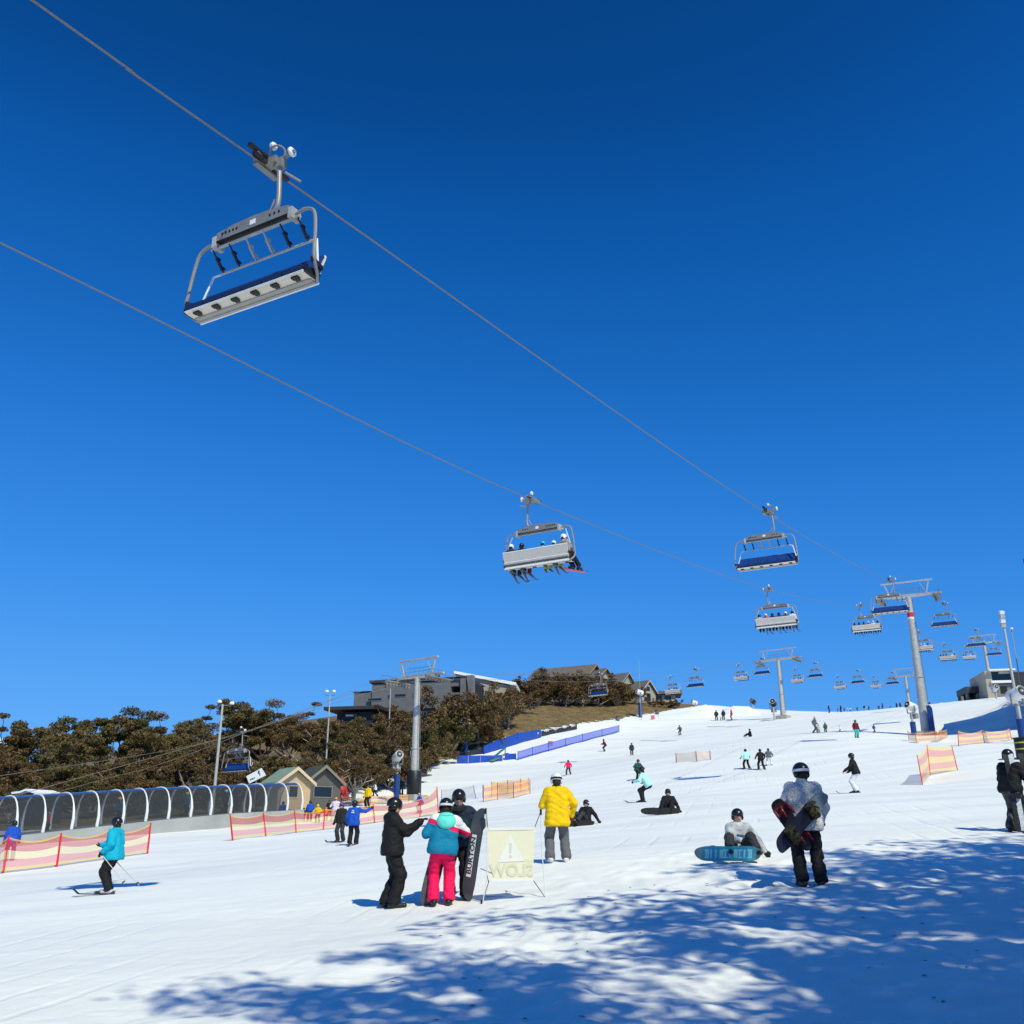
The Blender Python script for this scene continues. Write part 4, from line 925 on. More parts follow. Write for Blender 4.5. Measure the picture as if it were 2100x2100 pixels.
for i in range(9):
    x = 1045 + i * 36; p, q = FL.xz(*f5(x, 862)), FL.xz(*f5(x, 820)); m.tube([(p[0], -1.15, p[1]), (p[0], -1.15, q[1])], 0.04, 5)
p, q = FL.xz(*f5(1045, 820)), FL.xz(*f5(1335, 820)); m.bar((p[0], -1.15, p[1]), (q[0], -1.15, q[1]), 0.06, 0.06); m.build('balcony_rail', GALVD, lodge, False)
F2 = Facade(*f5(-60, 960), 150, 12); low = F2.thing('lodge', 'low black lodge with a flat dark roof among the gum trees', 'lodge')
fbox(low, F2, f5, -60, 806, 405, 960, 0, 8, 'wall', CLADD, 2); fbox(low, F2, f5, -190, 738, 520, 800, -1.2, 9, 'roof', ROOFD); window(low, F2, 50, 838, 165, 876, glass=SNOWR); window(low, F2, 175, 840, 200, 876)
f9 = lambda x, y: (880 + x * 0.1087, 1370 + y * 0.1087)
F3 = Facade(*f9(480, 600), 185, 5); wr = F3.thing('lodge', 'cream walled lodge with a long white snowy roof behind the grey lodge', 'lodge')
a = [F3.xz(*f9(*q)) for q in ((500, 105), (860, 185), (1560, 345), (1600, 700), (500, 700))]; m = MB(); m.ext([(x, 0, z) for x, z in a], (0, 9, 0)); m.build('wall', CREAMW, wr, False)
a = [F3.xz(*f9(*q)) for q in ((478, 62), (1645, 280), (1630, 335), (478, 112))]; m = MB(); m.ext([(x, -0.6, z) for x, z in a], (0, 10, 0)); m.build('roof', SNOWR, wr, False)
for q in ((1080, 430, 1150, 520), (1320, 470, 1390, 560)): window(wr, F3, *q, conv=f9)
def gable(label, name, cat, apex, Y, W, L, wall, rise, rz, wm, rm, tm, over=0.45, wins=(), group=None, deck=False, base_drop=0.0, low_over=0.3):
    p = at_y(*apex, Y); H = wall + rise
    t = thing(name, label, cat, (p[0], p[1], p[2] - H), R(rz), group)     # ridge along local +Y away from the front gable, which faces -Y
    m = MB(); m.ext([(-W / 2, 0, -base_drop), (W / 2, 0, -base_drop), (W / 2, 0, wall), (0, 0, H - 0.05), (-W / 2, 0, wall)], (0, L, 0)); m.build('wall', wm, t, False)
    for s in (-1, 1):
        sl = rise / (W / 2); e = W / 2 + low_over
        m = MB(); m.ext([(0, -over, H + 0.02), (s * e, -over, H + 0.02 - sl * e), (s * e, -over, H + 0.17 - sl * e), (0, -over, H + 0.19)], (0, L + 2 * over, 0)); m.build('roof', rm, t, False)
        m = MB(); m.ext([(0, -over - 0.05, H + 0.19), (s * e, -over - 0.05, H + 0.17 - sl * e), (s * e, -over - 0.05, H - 0.10 - sl * e), (0, -over - 0.05, H - 0.10)], (0, 0.047, 0)); m.build('bargeboard', tm, t, False)
    for (x0, z0, x1, z1) in wins:
        m = MB(); w = 0.07
        for q in ((x0, x1, z0, z0 + w), (x0, x1, z1 - w, z1), (x0, x0 + w, z0 + w, z1 - w), (x1 - w, x1, z0 + w, z1 - w)): m.bx(q[0], q[1], -0.05, 0.03, q[2], q[3])
        fr = m.build('window', tm, t, False); m = MB(); m.bx(x0 + w, x1 - w, -0.02, 0.02, z0 + w, z1 - w); m.build('pane', GLASS, fr, False)
    if deck:
        m = MB(); m.bx(-W / 2, W / 2, -1.3, -0.002, wall * 0.45, wall * 0.45 + 0.15)
        for x in (-W / 2 + 0.1, 0, W / 2 - 0.1): m.bar((x, -1.25, wall * 0.45 + 0.15), (x, -1.25, wall * 0.45 + 1.1), 0.08, 0.08)
        m.bar((-W / 2, -1.25, wall * 0.45 + 1.1), (W / 2, -1.25, wall * 0.45 + 1.1), 0.08, 0.08); m.build('deck', tm, t, False)
    return t
z9 = lambda x, y: (900 + x * 0.2692, 1320 + y * 0.2692)
GB = 'gabled lodges on the ridge'
gable('long brown roofed lodge, leftmost of the gabled lodges on the ridge', 'lodge', 'lodge', z9(1180, 163), 236, 9, 15, 6.5, 2.8, 62, CREAMW, mat('brown grey roof', (0.17, 0.135, 0.11), 0.6, 0, 0.2, 1.5), TANT, 0.9, ((-1.4, 5.0, 1.4, 6.8),), GB, True, 4)
gable('gabled lodge with tan trim, second from left on the ridge', 'lodge', 'lodge', z9(1262, 193), 236, 8, 6, 5.5, 2.6, 55, CREAMW, ROOFS, TANT, 0.8, ((-1.2, 4.2, 1.2, 5.8),), GB, True, 4)
gable('gabled lodge with grey roof, third from left on the ridge', 'lodge', 'lodge', z9(1432, 226), 236, 7.5, 8, 6, 2.8, 55, CREAMW, ROOFS, mat('grey beige trim', (0.36, 0.33, 0.28), 0.6, 0, 0.1), 0.7, ((-1.2, 4.4, 1.2, 6.0), (-1.2, 1.4, 1.2, 3.2)), GB, True, 4)
gable('tall narrow cream gabled lodge at the right end of the row', 'lodge', 'lodge', z9(1592, 284), 236, 6.5, 8, 7.5, 2.6, 50, CREAMW, ROOFS, mat('cream trim', (0.55, 0.5, 0.42), 0.6, 0, 0.1), 0.6, ((-1.0, 5.2, 1.0, 7.2), (-1.0, 2.2, 1.0, 4.2), (-0.8, 7.6, 0.8, 8.8)), GB, True, 4)
F5 = Facade(*z9(1625, 440), 240, 6); lw = F5.thing('lodge', 'low flat roofed building just beyond the row of gabled lodges', 'lodge')
fbox(lw, F5, z9, 1625, 390, 1800, 450, 0, 6, 'wall', CREAMW, 2); fbox(lw, F5, z9, 1615, 362, 1850, 388, -1, 7, 'roof', ROOFS); window(lw, F5, 1650, 396, 1700, 430, conv=z9); window(lw, F5, 1720, 396, 1770, 430, conv=z9)
fr_ = lambda x, y: (1960 + x * 0.1036, 1360 + y * 0.1036)
FR = Facade(*fr_(690, 640), 172, 10); rb = FR.thing('lodge', 'white edged building with a wide dark window at the right edge', 'lodge')
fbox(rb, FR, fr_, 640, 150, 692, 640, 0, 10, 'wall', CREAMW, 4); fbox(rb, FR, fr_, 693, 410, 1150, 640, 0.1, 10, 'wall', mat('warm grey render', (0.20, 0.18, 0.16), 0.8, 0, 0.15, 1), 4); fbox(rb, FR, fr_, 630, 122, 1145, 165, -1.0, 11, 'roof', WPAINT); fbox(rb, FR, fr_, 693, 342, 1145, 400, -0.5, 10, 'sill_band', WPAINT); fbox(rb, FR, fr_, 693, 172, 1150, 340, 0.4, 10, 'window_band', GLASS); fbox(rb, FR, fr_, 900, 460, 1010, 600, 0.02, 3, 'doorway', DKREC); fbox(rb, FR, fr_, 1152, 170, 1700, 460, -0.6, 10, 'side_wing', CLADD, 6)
m = MB(); p = FR.xz(*fr_(860, 195)); q = FR.xz(*fr_(1080, 195)); m.bx(p[0], q[0], 0.3, 0.38, p[1] - 0.1, p[1] + 0.25); m.build('blind', GALV, rb, False)
F6 = Facade(*fr_(190, 760), 178, 8); db = F6.thing('shed', 'dark open shed with a flat black roof left of the white edged building', 'shed')
fbox(db, F6, fr_, 185, 470, 492, 602, -0.8, 5, 'roof', ROOFD); fbox(db, F6, fr_, 205, 603, 480, 760, 2.0, 4.5, 'wall', CLADD, 1)
for x in (110, 210, 440): fbox(db, F6, fr_, x, 603 if x > 150 else 660, x + 26, 790, -0.5, -0.2, 'post', GALVD, 1)
for x, y, w_, lb in ((-20, 0, 0, ''),): pass
z7 = lambda x, y: (340 + x * 0.1863, 1400 + y * 0.1863)
hut = gable('small timber ticket hut with a pale green roof at the end of the walkway', 'hut', 'hut', z7(1432, 952), 83, 2.9, 2.6, 2.25, 1.05, 38, TIMB, ROOFG, mat('pale timber trim', (0.66, 0.50, 0.33), 0.6, 0, 0.1), 0.45, ((-0.55, 1.0, 0.35, 2.0),), None, False, 1.5)
hut2 = gable('weathered dark hut with a mossy roof behind the red cone', 'hut', 'hut', z7(1745, 930), 90, 3.4, 3.0, 2.4, 1.35, 34, GREYT, ROOFM, mat('grey timber trim', (0.22, 0.19, 0.15), 0.7, 0, 0.15), 0.5, ((-0.9, 1.1, 0.9, 2.1),), None, False, 1.5)
ob = thing('lodge', 'unseen tall block added beyond the right border to shade the snow bank', 'lodge', (59.6, 98, gz(60, 100) - 1)); m = MB(); m.bx(0, 17, 0, 10, 0, 20); m.build('wall', CLAD, ob, False); m = MB(); m.ext([(-0.0, -0.6, 20.003), (17.6, -0.6, 20.003), (17.6, -0.6, 20.7), (8, -0.6, 22.1), (0.0, -0.6, 20.9)], (0, 11.2, 0)); m.build('roof', ROOFD, ob, False)  # unseen block added only to cast the shadow on the snow bank
for i in range(4): m = MB(); m.bx(2 + 4 * i, 4 + 4 * i, -0.05, 0.05, 5, 7); m.build('window', GLASS, ob, False)
F7 = Facade(-30, 1560, 128, 10); ol = F7.thing('lodge', 'lodge with a white roof edge peeking over the trees at the left border', 'lodge')
z6 = lambda x, y: (x * 0.2071, 1400 + y * 0.2071)
a = [F7.xz(*z6(*q)) for q in ((-300, 500), (0, 565), (165, 618), (165, 632), (0, 590), (-300, 530))]; m = MB(); m.ext([(x, -0.5, z) for x, z in a], (0, 6, 0)); m.build('roof', SNOWR, ol, False); fbox(ol, F7, z6, -280, 600, 60, 900, 0, 5, 'wall', mat('dark red boards', (0.07, 0.02, 0.015), 0.7, 0, 0.2), 2)
F8 = Facade(20, 1640, 84, 20); gl = F8.thing('shed', 'low shed with a white edged roof just behind the walkway at the left', 'shed')
a = [F8.xz(*z6(*q)) for q in ((150, 1085), (235, 1075), (290, 1052), (405, 1090), (400, 1108), (290, 1072), (235, 1095), (150, 1105))]; m = MB(); m.ext([(x, -0.4, z) for x, z in a], (0, 3, 0)); m.build('roof', SNOWR, gl, False); fbox(gl, F8, z6, 160, 1108, 395, 1300, 0, 2.6, 'wall', CLADD, 1)
# ------------------------------------------------------------------ snow gums
def leaf_mat(name, a, b_, c):
    m, t, b = new_mat(name); L = t.links.new; N = t.nodes.new
    g = N('ShaderNodeNewGeometry'); r = N('ShaderNodeValToRGB'); e = r.color_ramp.elements; e[0].position = 0.0; e[0].color = (*a, 1); e[1].position = 1.0; e[1].color = (*c, 1); k = e.new(0.55); k.color = (*b_, 1)
    tc = N('ShaderNodeTexCoord'); n = N('ShaderNodeTexNoise'); n.inputs['Scale'].default_value = 0.55; n.inputs['Detail'].default_value = 3; L(tc.outputs['Object'], n.inputs['Vector'])
    mx = N('ShaderNodeMath'); mx.operation = 'MULTIPLY_ADD'; L(g.outputs['Random Per Island'], mx.inputs[0]); mx.inputs[1].default_value = 0.45
    ml = N('ShaderNodeMath'); ml.operation = 'MULTIPLY_ADD'; L(n.outputs['Fac'], ml.inputs[0]); ml.inputs[1].default_value = 1.3; ml.inputs[2].default_value = -0.42; L(ml.outputs[0], mx.inputs[2])
    L(mx.outputs[0], r.inputs['Fac']); L(r.outputs['Color'], b.inputs['Base Color']); b.inputs['Roughness'].default_value = 0.6; b.inputs['Specular IOR Level'].default_value = 0.25
    return m
LEAF = leaf_mat('olive gum leaves', (0.055, 0.044, 0.014), (0.145, 0.108, 0.038), (0.27, 0.195, 0.078)); LEAFB = leaf_mat('brown gum leaves', (0.055, 0.036, 0.015), (0.15, 0.095, 0.038), (0.28, 0.18, 0.082)); LEAFG = leaf_mat('green gum leaves', (0.034, 0.033, 0.009), (0.095, 0.086, 0.023), (0.19, 0.16, 0.05))
BARK = mat('pale gum bark', (0.36, 0.31, 0.26), 0.8, 0, 0.35, 2.5, 0.3, 8)
def gum_meshes(seed, H=9.0, spread=0.42, nl=6, per=360, leaf=0.15, flat=0.48, low=0.25, mat_=None, nb=3, rx_=0.105, elr=(0.75, 1.35)):
    rg = random.Random(seed); rn = np.random.default_rng(seed); m = MB(); tips = []
    def limb(a, d, L, r, depth):
        pts = [np.array(a)]; dd = np.array(d, float); k = 5
        for i in range(k):
            dd = dd + rn.normal(0, 0.20, 3) + np.array([0, 0, 0.06]); dd /= np.linalg.norm(dd); pts.append(pts[-1] + dd * L / k)
        m.tube([tuple(p) for p in pts], [r * (1 - 0.6 * i / k) for i in range(k + 1)], 6 if depth < 2 else 4)
        if depth >= 1: tips.append(pts[-1]); tips.append(pts[3] if k > 3 else pts[-2]); return
        for i in range(nb):
            j = rg.choice((2, 3, 4, 5)); ang = rg.uniform(0, 6.28); out = np.array([math.cos(ang), math.sin(ang), rg.uniform(-0.1, 0.7)])
            nd = dd * 0.7 + out * 0.75; limb(pts[j], nd / np.linalg.norm(nd), L * rg.uniform(0.5, 0.8), r * 0.5, depth + 1)
        tips.append(pts[-1])
    fork = H * low; lean = rn.normal(0, 0.12, 2)
    base = [(0, 0, -0.4), (lean[0] * 0.3, lean[1] * 0.3, fork * 0.5), (lean[0], lean[1], fork)]
    r0 = 0.022 * H + 0.05; m.tube(base, [r0 * 1.25, r0, r0 * 0.85], 8)
    for i in range(nl):
        ang = 6.28 * i / nl + rg.uniform(-0.4, 0.4); el = rg.uniform(*elr); d = np.array([math.cos(ang), math.sin(ang), el]); d /= np.linalg.norm(d)
        limb(base[-1], d, H * (0.36 + 0.10 * el) * spread / 0.42, r0 * 0.5, 0)
    tr = m.mesh('trunk', BARK)
    T = np.array(tips); zmax = T[:, 2].max(); sc = (H * 0.95) / zmax
    n = len(T) * per
    c = np.repeat(T, per, 0); rx = H * rx_ * rn.uniform(0.6, 1.35, len(T)).repeat(per)
    dirs = rn.normal(size=(n, 3)); dirs /= np.linalg.norm(dirs, axis=1)[:, None]
    rad = rn.uniform(0.15, 1.0, n) ** 0.6
    P = c + dirs * (rad * rx)[:, None] * np.array([1, 1, flat])
    t = rn.normal(size=(n, 3)); t[:, 2] -= 0.3; t /= np.linalg.norm(t, axis=1)[:, None]
    w = np.cross(t, rn.normal(size=(n, 3))); w /= np.linalg.norm(w, axis=1)[:, None]
    sz = leaf * rn.uniform(0.6, 1.35, n)[:, None]
    V = np.stack([P - t * sz, P + w * sz * 0.36, P + t * sz, P - w * sz * 0.36], 1).reshape(-1, 3)
    cr = np_mesh('crown', V, np.arange(n * 4).reshape(-1, 4), mat_ or LEAF)
    M = Matrix.Diagonal((1, 1, sc, 1)); tr.transform(M); cr.transform(M)
    return tr, cr, H
GUMS = [gum_meshes(11, mat_=LEAF), gum_meshes(12, spread=0.5, mat_=LEAFB), gum_meshes(13, nl=5, mat_=LEAFG), gum_meshes(14, spread=0.46, nl=7, mat_=LEAF, low=0.15), gum_meshes(15, nl=5, per=230, spread=0.5, mat_=LEAFB, low=0.3)]
SHRUB = [gum_meshes(21, H=6, low=0.05, nl=8, spread=0.5, per=260, flat=0.8, mat_=LEAFG), gum_meshes(22, H=6, low=0.05, nl=8, spread=0.52, per=220, flat=0.8, mat_=LEAFB), gum_meshes(23, H=6, low=0.08, nl=9, spread=0.55, per=40, nb=5, flat=0.8, mat_=LEAFB, leaf=0.24)]
TN = [0]
def tree(kind, p, h, label, group=None, wide=1.0, name='gum_tree', cat='tree'):
    tr, cr, H = kind; TN[0] += 1
    t = thing(name, label, cat, p, (TN[0] * 2.4) % 6.28, group); s = h / H; t.scale = (s * wide, s * wide, s)
    link('trunk', tr, t); link('crown', cr, t); return t
def tree_px(kind, u, vtop, Y, label, group=None, wide=1.0, name='gum_tree', cat='tree'):
    top = at_y(u, vtop, Y); g = gz(top[0], top[1]); return tree(kind, (top[0], top[1], g - 0.1), max(top[2] - g, 2.0), label, group, wide, name, cat)
GG = 'snow gums behind the walkway'
for u, v, Y, k in ((688, 1474, 127, 1), (722, 1477, 130, 3), (756, 1472, 133, 0), (785, 1462, 136, 1)): tree_px(GUMS[k], u, v, Y, 'snow gum in front of the low black lodge', 'snow gums in front of the low black lodge', 1.1)
sky_row = [(-18, 1535, 112, 0, 'snow gum cut off by the left border below the white roof edge'), (46, 1466, 116, 4, 'leftmost tall snow gum on the skyline with an open umbrella crown'), (88, 1472, 120, 0, 'snow gum with lacy top beside the leftmost tall one'), (128, 1500, 108, 3, 'lower snow gum in the dip of the skyline'),
           (196, 1464, 116, 0, 'snow gum with a broad crown left of the tall bushy one'), (254, 1450, 120, 2, 'tall bushy snow gum with a dense rounded crown left of the lamp post'), (304, 1458, 120, 1, 'brown tinted snow gum sloping down to the right of the tall bushy one'), (345, 1482, 112, 0, 'snow gum in front of the gap left of the lamp post'),
           (398, 1470, 116, 3, 'snow gum directly left of the tall lamp post'), (428, 1448, 124, 4, 'open crowned snow gum behind the two headed lamp post'), (494, 1430, 128, 0, 'tallest umbrella crowned snow gum right of the two headed lamp post'), (548, 1434, 130, 1, 'snow gum with airy top right of the tallest one'), (594, 1437, 130, 4, 'sparse snow gum with sky showing through, left of the thin pole'),
           (628, 1462, 124, 1, 'small rounded snow gum just left of the thin pole'), (668, 1470, 126, 3, 'snow gum behind the thin pole in front of the black lodge'), (716, 1500, 118, 2, 'green bushy snow gum below the black lodge'), (822, 1440, 140, 4, 'brown snow gum rising in front of the grey lodge left of its pylon')]
for u, v, Y, k, lb in sky_row: tree_px(GUMS[k], u, v, Y, lb, GG)
rnd = random.Random(5)
for i, (u, v, Y) in enumerate([(x, 1535 + rnd.uniform(-18, 18), 100 + rnd.uniform(-4, 6)) for x in range(-20, 740, 54)]): tree_px(GUMS[(i * 2 + 1) % 4], u + rnd.uniform(-8, 8), v, Y, 'snow gum in the middle rows of the wood behind the walkway', GG, 1.15)
for i, (u, v, Y) in enumerate([(x, 1585 + rnd.uniform(-14, 14), 91 + rnd.uniform(-2, 4)) for x in range(-10, 600, 44)]): tree_px(GUMS[4] if i % 3 == 0 else SHRUB[i % 2], u + rnd.uniform(-8, 8), v, Y, 'low snow gum in the front row just behind the walkway', GG, 1.1)
for i, (u, v, Y) in enumerate([(690, 1540, 112), (735, 1520, 118), (770, 1530, 116), (815, 1500, 124), (858, 1484, 138), (892, 1502, 142), (872, 1522, 138), (840, 1545, 118), (720, 1565, 110), (765, 1560, 112), (660, 1560, 106), (800, 1555, 114)]): tree_px(SHRUB[i % 2], u, v, Y, 'dense olive shrub on the bank around the left pylon', 'olive shrubs around the left pylon', 1.25, 'shrub', 'shrub')
for u, v, Y, k, lb in ((905, 1418, 152, 1, 'brown leafed tree against the right corner of the grey lodge'), (950, 1415, 154, 1, 'tall brown tree standing right of the grey lodge'), (985, 1432, 156, 1, 'brown tree at the right end of the clump beside the grey lodge'), (1012, 1402, 176, 1, 'brown tree in front of the white roofed cream lodge'), (1042, 1412, 178, 2, 'twiggy tree at the right end of the white roofed cream lodge'), (930, 1460, 150, 0, 'low dark tree at the foot of the clump beside the grey lodge'), (1066, 1418, 200, 2, 'bare grey twigged tree right of the snowy roof')):
    tree_px(SHRUB[k], u, v, Y, lb, None, 1.15)
for i, (u, v, Y) in enumerate([(1085, 1397, 221), (1115, 1390, 222), (1147, 1386, 223), (1180, 1388, 223), (1212, 1392, 224), (1243, 1398, 225), (1272, 1405, 226), (1298, 1416, 227), (1105, 1412, 217), (1160, 1410, 218), (1228, 1415, 220), (1135, 1400, 219), (1195, 1404, 219), (1262, 1416, 222)]): tree_px(SHRUB[2 if i % 3 == 0 else 1], u, v - 9, Y, 'twiggy brown tree in the thicket below the gabled lodges', 'thicket below the gabled lodges', 1.35)
for i, (u, v) in enumerate([(1345, 1432), (1365, 1436), (1385, 1442)]): tree_px(SHRUB[1], u, v, 224, 'dark shrub on the ridge right of the cream lodge', 'shrubs at the end of the lodge row', 1.4, 'shrub', 'shrub')
for u, v, Y in ((1840, 1440, 222), (1846, 1440, 222)): pass
# gums beside and behind the viewer, out of the frame, that throw the dappled shade on the near snow
NEAR = [gum_meshes(31, H=16, spread=0.25, nl=5, per=105, leaf=0.20, flat=0.5, low=0.58, rx_=0.075, elr=(0.7, 1.9), mat_=LEAF), gum_meshes(32, H=16, spread=0.26, nl=5, per=90, leaf=0.20, flat=0.5, low=0.58, rx_=0.075, elr=(0.7, 1.9), mat_=LEAFG)]
for i, (x, y, h, w, lb) in enumerate(((6.4, -0.8, 16, 0.8, 'gum tree just out of frame whose shade reaches farthest left'), (9.6, 3.0, 16, 0.9, 'gum tree out of frame shading the snow behind the slow sign'), (12.0, 5.2, 16, 0.9, 'gum tree out of frame shading the standing snowboarder'), (16.2, 9.0, 15.5, 1.0, 'gum tree out of frame at the right shading the ski rack'),
        (9.6, 1.6, 14.5, 0.75, 'gum tree out of frame shading the lower right of the snow'), (13.6, 4.6, 15, 0.9, 'gum tree out of frame shading the right edge of the snow'), (8.6, -1.6, 13.5, 0.7, 'smaller gum tree out of frame beside the viewer'), (4.9, -1.6, 15.5, 0.62, 'gum tree out of frame nearest the viewer'))):
    tree(NEAR[i % 2], (x, y, gz(x, y) - 0.1), h, lb, None, w)
for i, (x, y, h) in enumerate(((66.5, 111, 8.5), (71, 114, 11), (64, 106, 7), (76, 116, 12), (71, 108, 9), (74, 120, 10), (82, 123, 13), (78, 110, 11))): tree(SHRUB[i % 2], (x, y, gz(x, y) - 0.1), h, 'unseen dense gum tree added beyond the right border to shade the snow bank', 'gums added beyond the right border for shade', 1.2)  # unseen trees added as shadow casters for the snow bank
for i, (x, y, h) in enumerate(((-14, -9, 9), (-6, -10, 9), (1, -9, 8.5), (8, -11, 10), (16, -9, 10), (24, -6, 11), (31, 1, 11), (-21, -5, 8), (-2, -16, 12), (14, -17, 13), (27, -13, 13))): tree(GUMS[i % 4], (x, y, gz(x, y) - 0.1), h, 'unseen gum tree added behind the viewer to block sky light', 'gum trees added behind the viewer to block sky light', 1.3)  # unseen row added to block sky light and darken the near snow
# ------------------------------------------------------------------ snow bank at the right
def bank(name, pts, Yb, Yr, back):
    # pts: (u, v_foot, v_crest) along the bank, left to right
    V = []; rows = []
    for k, (u, vf, vc) in enumerate(pts):
        a = at_y(u, vf, Yb + 0.0); g = gz(a[0], a[1]); a[2] = g - 0.3
        b = at_y(u, vc, Yr); c = b + np.array([b[0] - a[0], b[1] - a[1], 0]) / max(np.hypot(b[0] - a[0], b[1] - a[1]), 1e-6) * back; c[2] = gz(c[0], c[1]) - 0.6
        r = [a]
        for t in (0.2, 0.45, 0.7, 0.9, 1.0): q = a + (b - a) * t; q[2] = a[2] + (b[2] - a[2]) * (t ** 0.85) + 0.45 * vnoise(k * 0.9 + t * 3, t * 4, 7); r.append(q)
        for t in (0.06, 0.2, 0.45, 0.75, 1.0): q = b + (c - b) * t; q[2] = b[2] + (c[2] - b[2]) * (t * t); r.append(q)
        rows.append(r)
    P = []; n = len(rows[0]); rows2 = []
    for i in range(len(rows) - 1):
        for s in range(4): rows2.append([np.array(rows[i][j]) * (1 - s / 4) + np.array(rows[i + 1][j]) * s / 4 for j in range(n)])
    rows2.append(rows[-1])
    for r in rows2: P += r
    F = [(i * n + j, (i + 1) * n + j, (i + 1) * n + j + 1, i * n + j + 1) for i in range(len(rows2) - 1) for j in range(n - 1)]
    o = link(name, np_mesh(name, P, F, bpy.data.materials['snow'], True)); o['kind'] = 'structure'; return o
bank('snow_bank', [(1935, 1489, 1484), (1960, 1488, 1481), (1992, 1486, 1472), (2010, 1485, 1466), (2030, 1484, 1457), (2045, 1483, 1450), (2065, 1481, 1439), (2090, 1480, 1428), (2120, 1480, 1420), (2170, 1480, 1412)], 116, 124, 14)
bank('snow_bank', [(1925, 1466, 1462), (1960, 1464, 1455), (1990, 1464, 1452), (2020, 1460, 1446), (2045, 1456, 1440), (2070, 1450, 1432), (2100, 1446, 1424)], 142, 148, 12)
bank('snow_mound', [(1350, 1466, 1461), (1385, 1462, 1456), (1420, 1461, 1449), (1448, 1462, 1445), (1462, 1464, 1451), (1476, 1465, 1460), (1490, 1464, 1454), (1505, 1464, 1449), (1535, 1465, 1450), (1550, 1466, 1456), (1562, 1467, 1463)], 205, 216, 12)
bank('snow_mound', [(1890, 1462, 1458), (1905, 1458, 1450), (1930, 1456, 1442), (1960, 1455, 1443), (1985, 1452, 1446)], 165, 172, 10)
# ------------------------------------------------------------------ nets and fences
def net_mat(name, stops, op=0.55):
    m, t, b = new_mat(name); L = t.links.new; N = t.nodes.new
    at = N('ShaderNodeAttribute'); at.attribute_name = 'h'; r = N('ShaderNodeValToRGB'); r.color_ramp.interpolation = 'CONSTANT'
    e = r.color_ramp.elements; e[0].position = 0; e[0].color = (*stops[0][1], 1); e[1].position = stops[1][0]; e[1].color = (*stops[1][1], 1)
    for p, c in stops[2:]: k = e.new(p); k.color = (*c, 1)
    L(at.outputs['Fac'], r.inputs['Fac']); L(r.outputs['Color'], b.inputs['Base Color']); b.inputs['Roughness'].default_value = 0.6
    tr = N('ShaderNodeBsdfTransparent'); mx = N('ShaderNodeMixShader'); mx.inputs[0].default_value = op
    L(tr.outputs[0], mx.inputs[1]); L(b.outputs[0], mx.inputs[2]); L(mx.outputs[0], t.nodes['Material Output'].inputs['Surface']); return m
_y, _p, _r, _c = (0.85, 0.55, 0.04), (0.80, 0.22, 0.24), (0.62, 0.06, 0.06), (0.88, 0.74, 0.36)
NET = net_mat('striped safety net', [(0, _y), (0.10, _p), (0.36, _c), (0.62, _r), (0.94, _y)], 0.55)
NETO = net_mat('orange striped net', [(0, _y), (0.12, (0.78, 0.22, 0.12)), (0.36, _y), (0.6, (0.74, 0.16, 0.10)), (0.86, _y)], 0.52); NETP = net_mat('pale orange net', [(0, (0.8, 0.5, 0.3)), (0.5, (0.85, 0.55, 0.32)), (0.92, (0.8, 0.45, 0.3))], 0.4)
NETW = net_mat('pale blue net', [(0, (0.5, 0.55, 0.8)), (0.4, (0.75, 0.75, 0.5)), (0.7, (0.5, 0.55, 0.8))], 0.3); NETB = net_mat('lavender blue net', [(0, (0.03, 0.06, 0.52)), (0.2, (0.09, 0.13, 0.64)), (0.85, (0.03, 0.07, 0.55))], 0.78); NETR = net_mat('red cone net', [(0, (0.65, 0.04, 0.03)), (0.5, (0.6, 0.05, 0.04))], 0.7)
POLER = mat('red fence pole', (0.62, 0.015, 0.035), 0.4, 0, 0.1); POLEK = mat('dark fence pole', (0.10, 0.03, 0.05), 0.5, 0, 0.1); POLEG = mat('pale net pole', (0.18, 0.2, 0.27), 0.5, 0, 0.1)
def fence(label, poles, netm, polem, r=0.022, sag=0.10, lean=None, name='safety_fence', cat='fence', skirt=0.06, group=None, seg=8, rise=0.03):
    P = [];
    for q in poles:
        u, vf, vt = q[:3]; b = place(u, vf); h = solve_h(b, vt); ut = q[3] if len(q) > 3 else None
        top = b + np.array([0, 0, h])
        if ut is not None: top = at_y(ut, vt, b[1])
        P.append((b, top))
    o = P[0][0]; t = thing(name, label, cat, o, 0, group)
    for b, top in P:
        m = MB(); d = top - b; m.tube([tuple(b - o - d * 0.12), tuple(b - o + d * 0.5), tuple(top - o + d * rise)], [r, r, r * 0.8], 8); m.build('pole', polem, t)
    V = []; H = []; F = []; nr = 7
    cols = []
    for (a, at_), (b, bt) in zip(P[:-1], P[1:]):
        for k in range(seg): cols.append((a, at_, b, bt, k / seg))
    cols.append((P[-1][0], P[-1][1], P[-1][0], P[-1][1], 0.0))
    for a, at_, b, bt, f in cols:
        lo = a + (b - a) * f; hi = at_ + (bt - at_) * f; s = 4 * f * (1 - f)
        g = gz(lo[0], lo[1]); lo = lo.copy(); lo[2] = max(lo[2], g) ; lo = lo + (hi - lo) * skirt
        hi = hi - np.array([0, 0, sag * s]); side = np.array([b[1] - a[1], -(b[0] - a[0]), 0]); side = side / max(np.linalg.norm(side), 1e-6)
        for j in range(nr):
            w = j / (nr - 1); p = lo + (hi - lo) * w + side * (0.05 * s * math.sin(w * 3.1) + 0.02 * math.sin(f * 9 + w * 5)); V.append(p - o); H.append(w)
    for i in range(len(cols) - 1):
        for j in range(nr - 1): F.append((i * nr + j, (i + 1) * nr + j, (i + 1) * nr + j + 1, i * nr + j + 1))
    me = np_mesh('net', V, F, netm, True); at = me.attributes.new('h', 'FLOAT', 'POINT'); at.data.foreach_set('value', np.array(H, np.float32)); link('net', me, t)
    return t
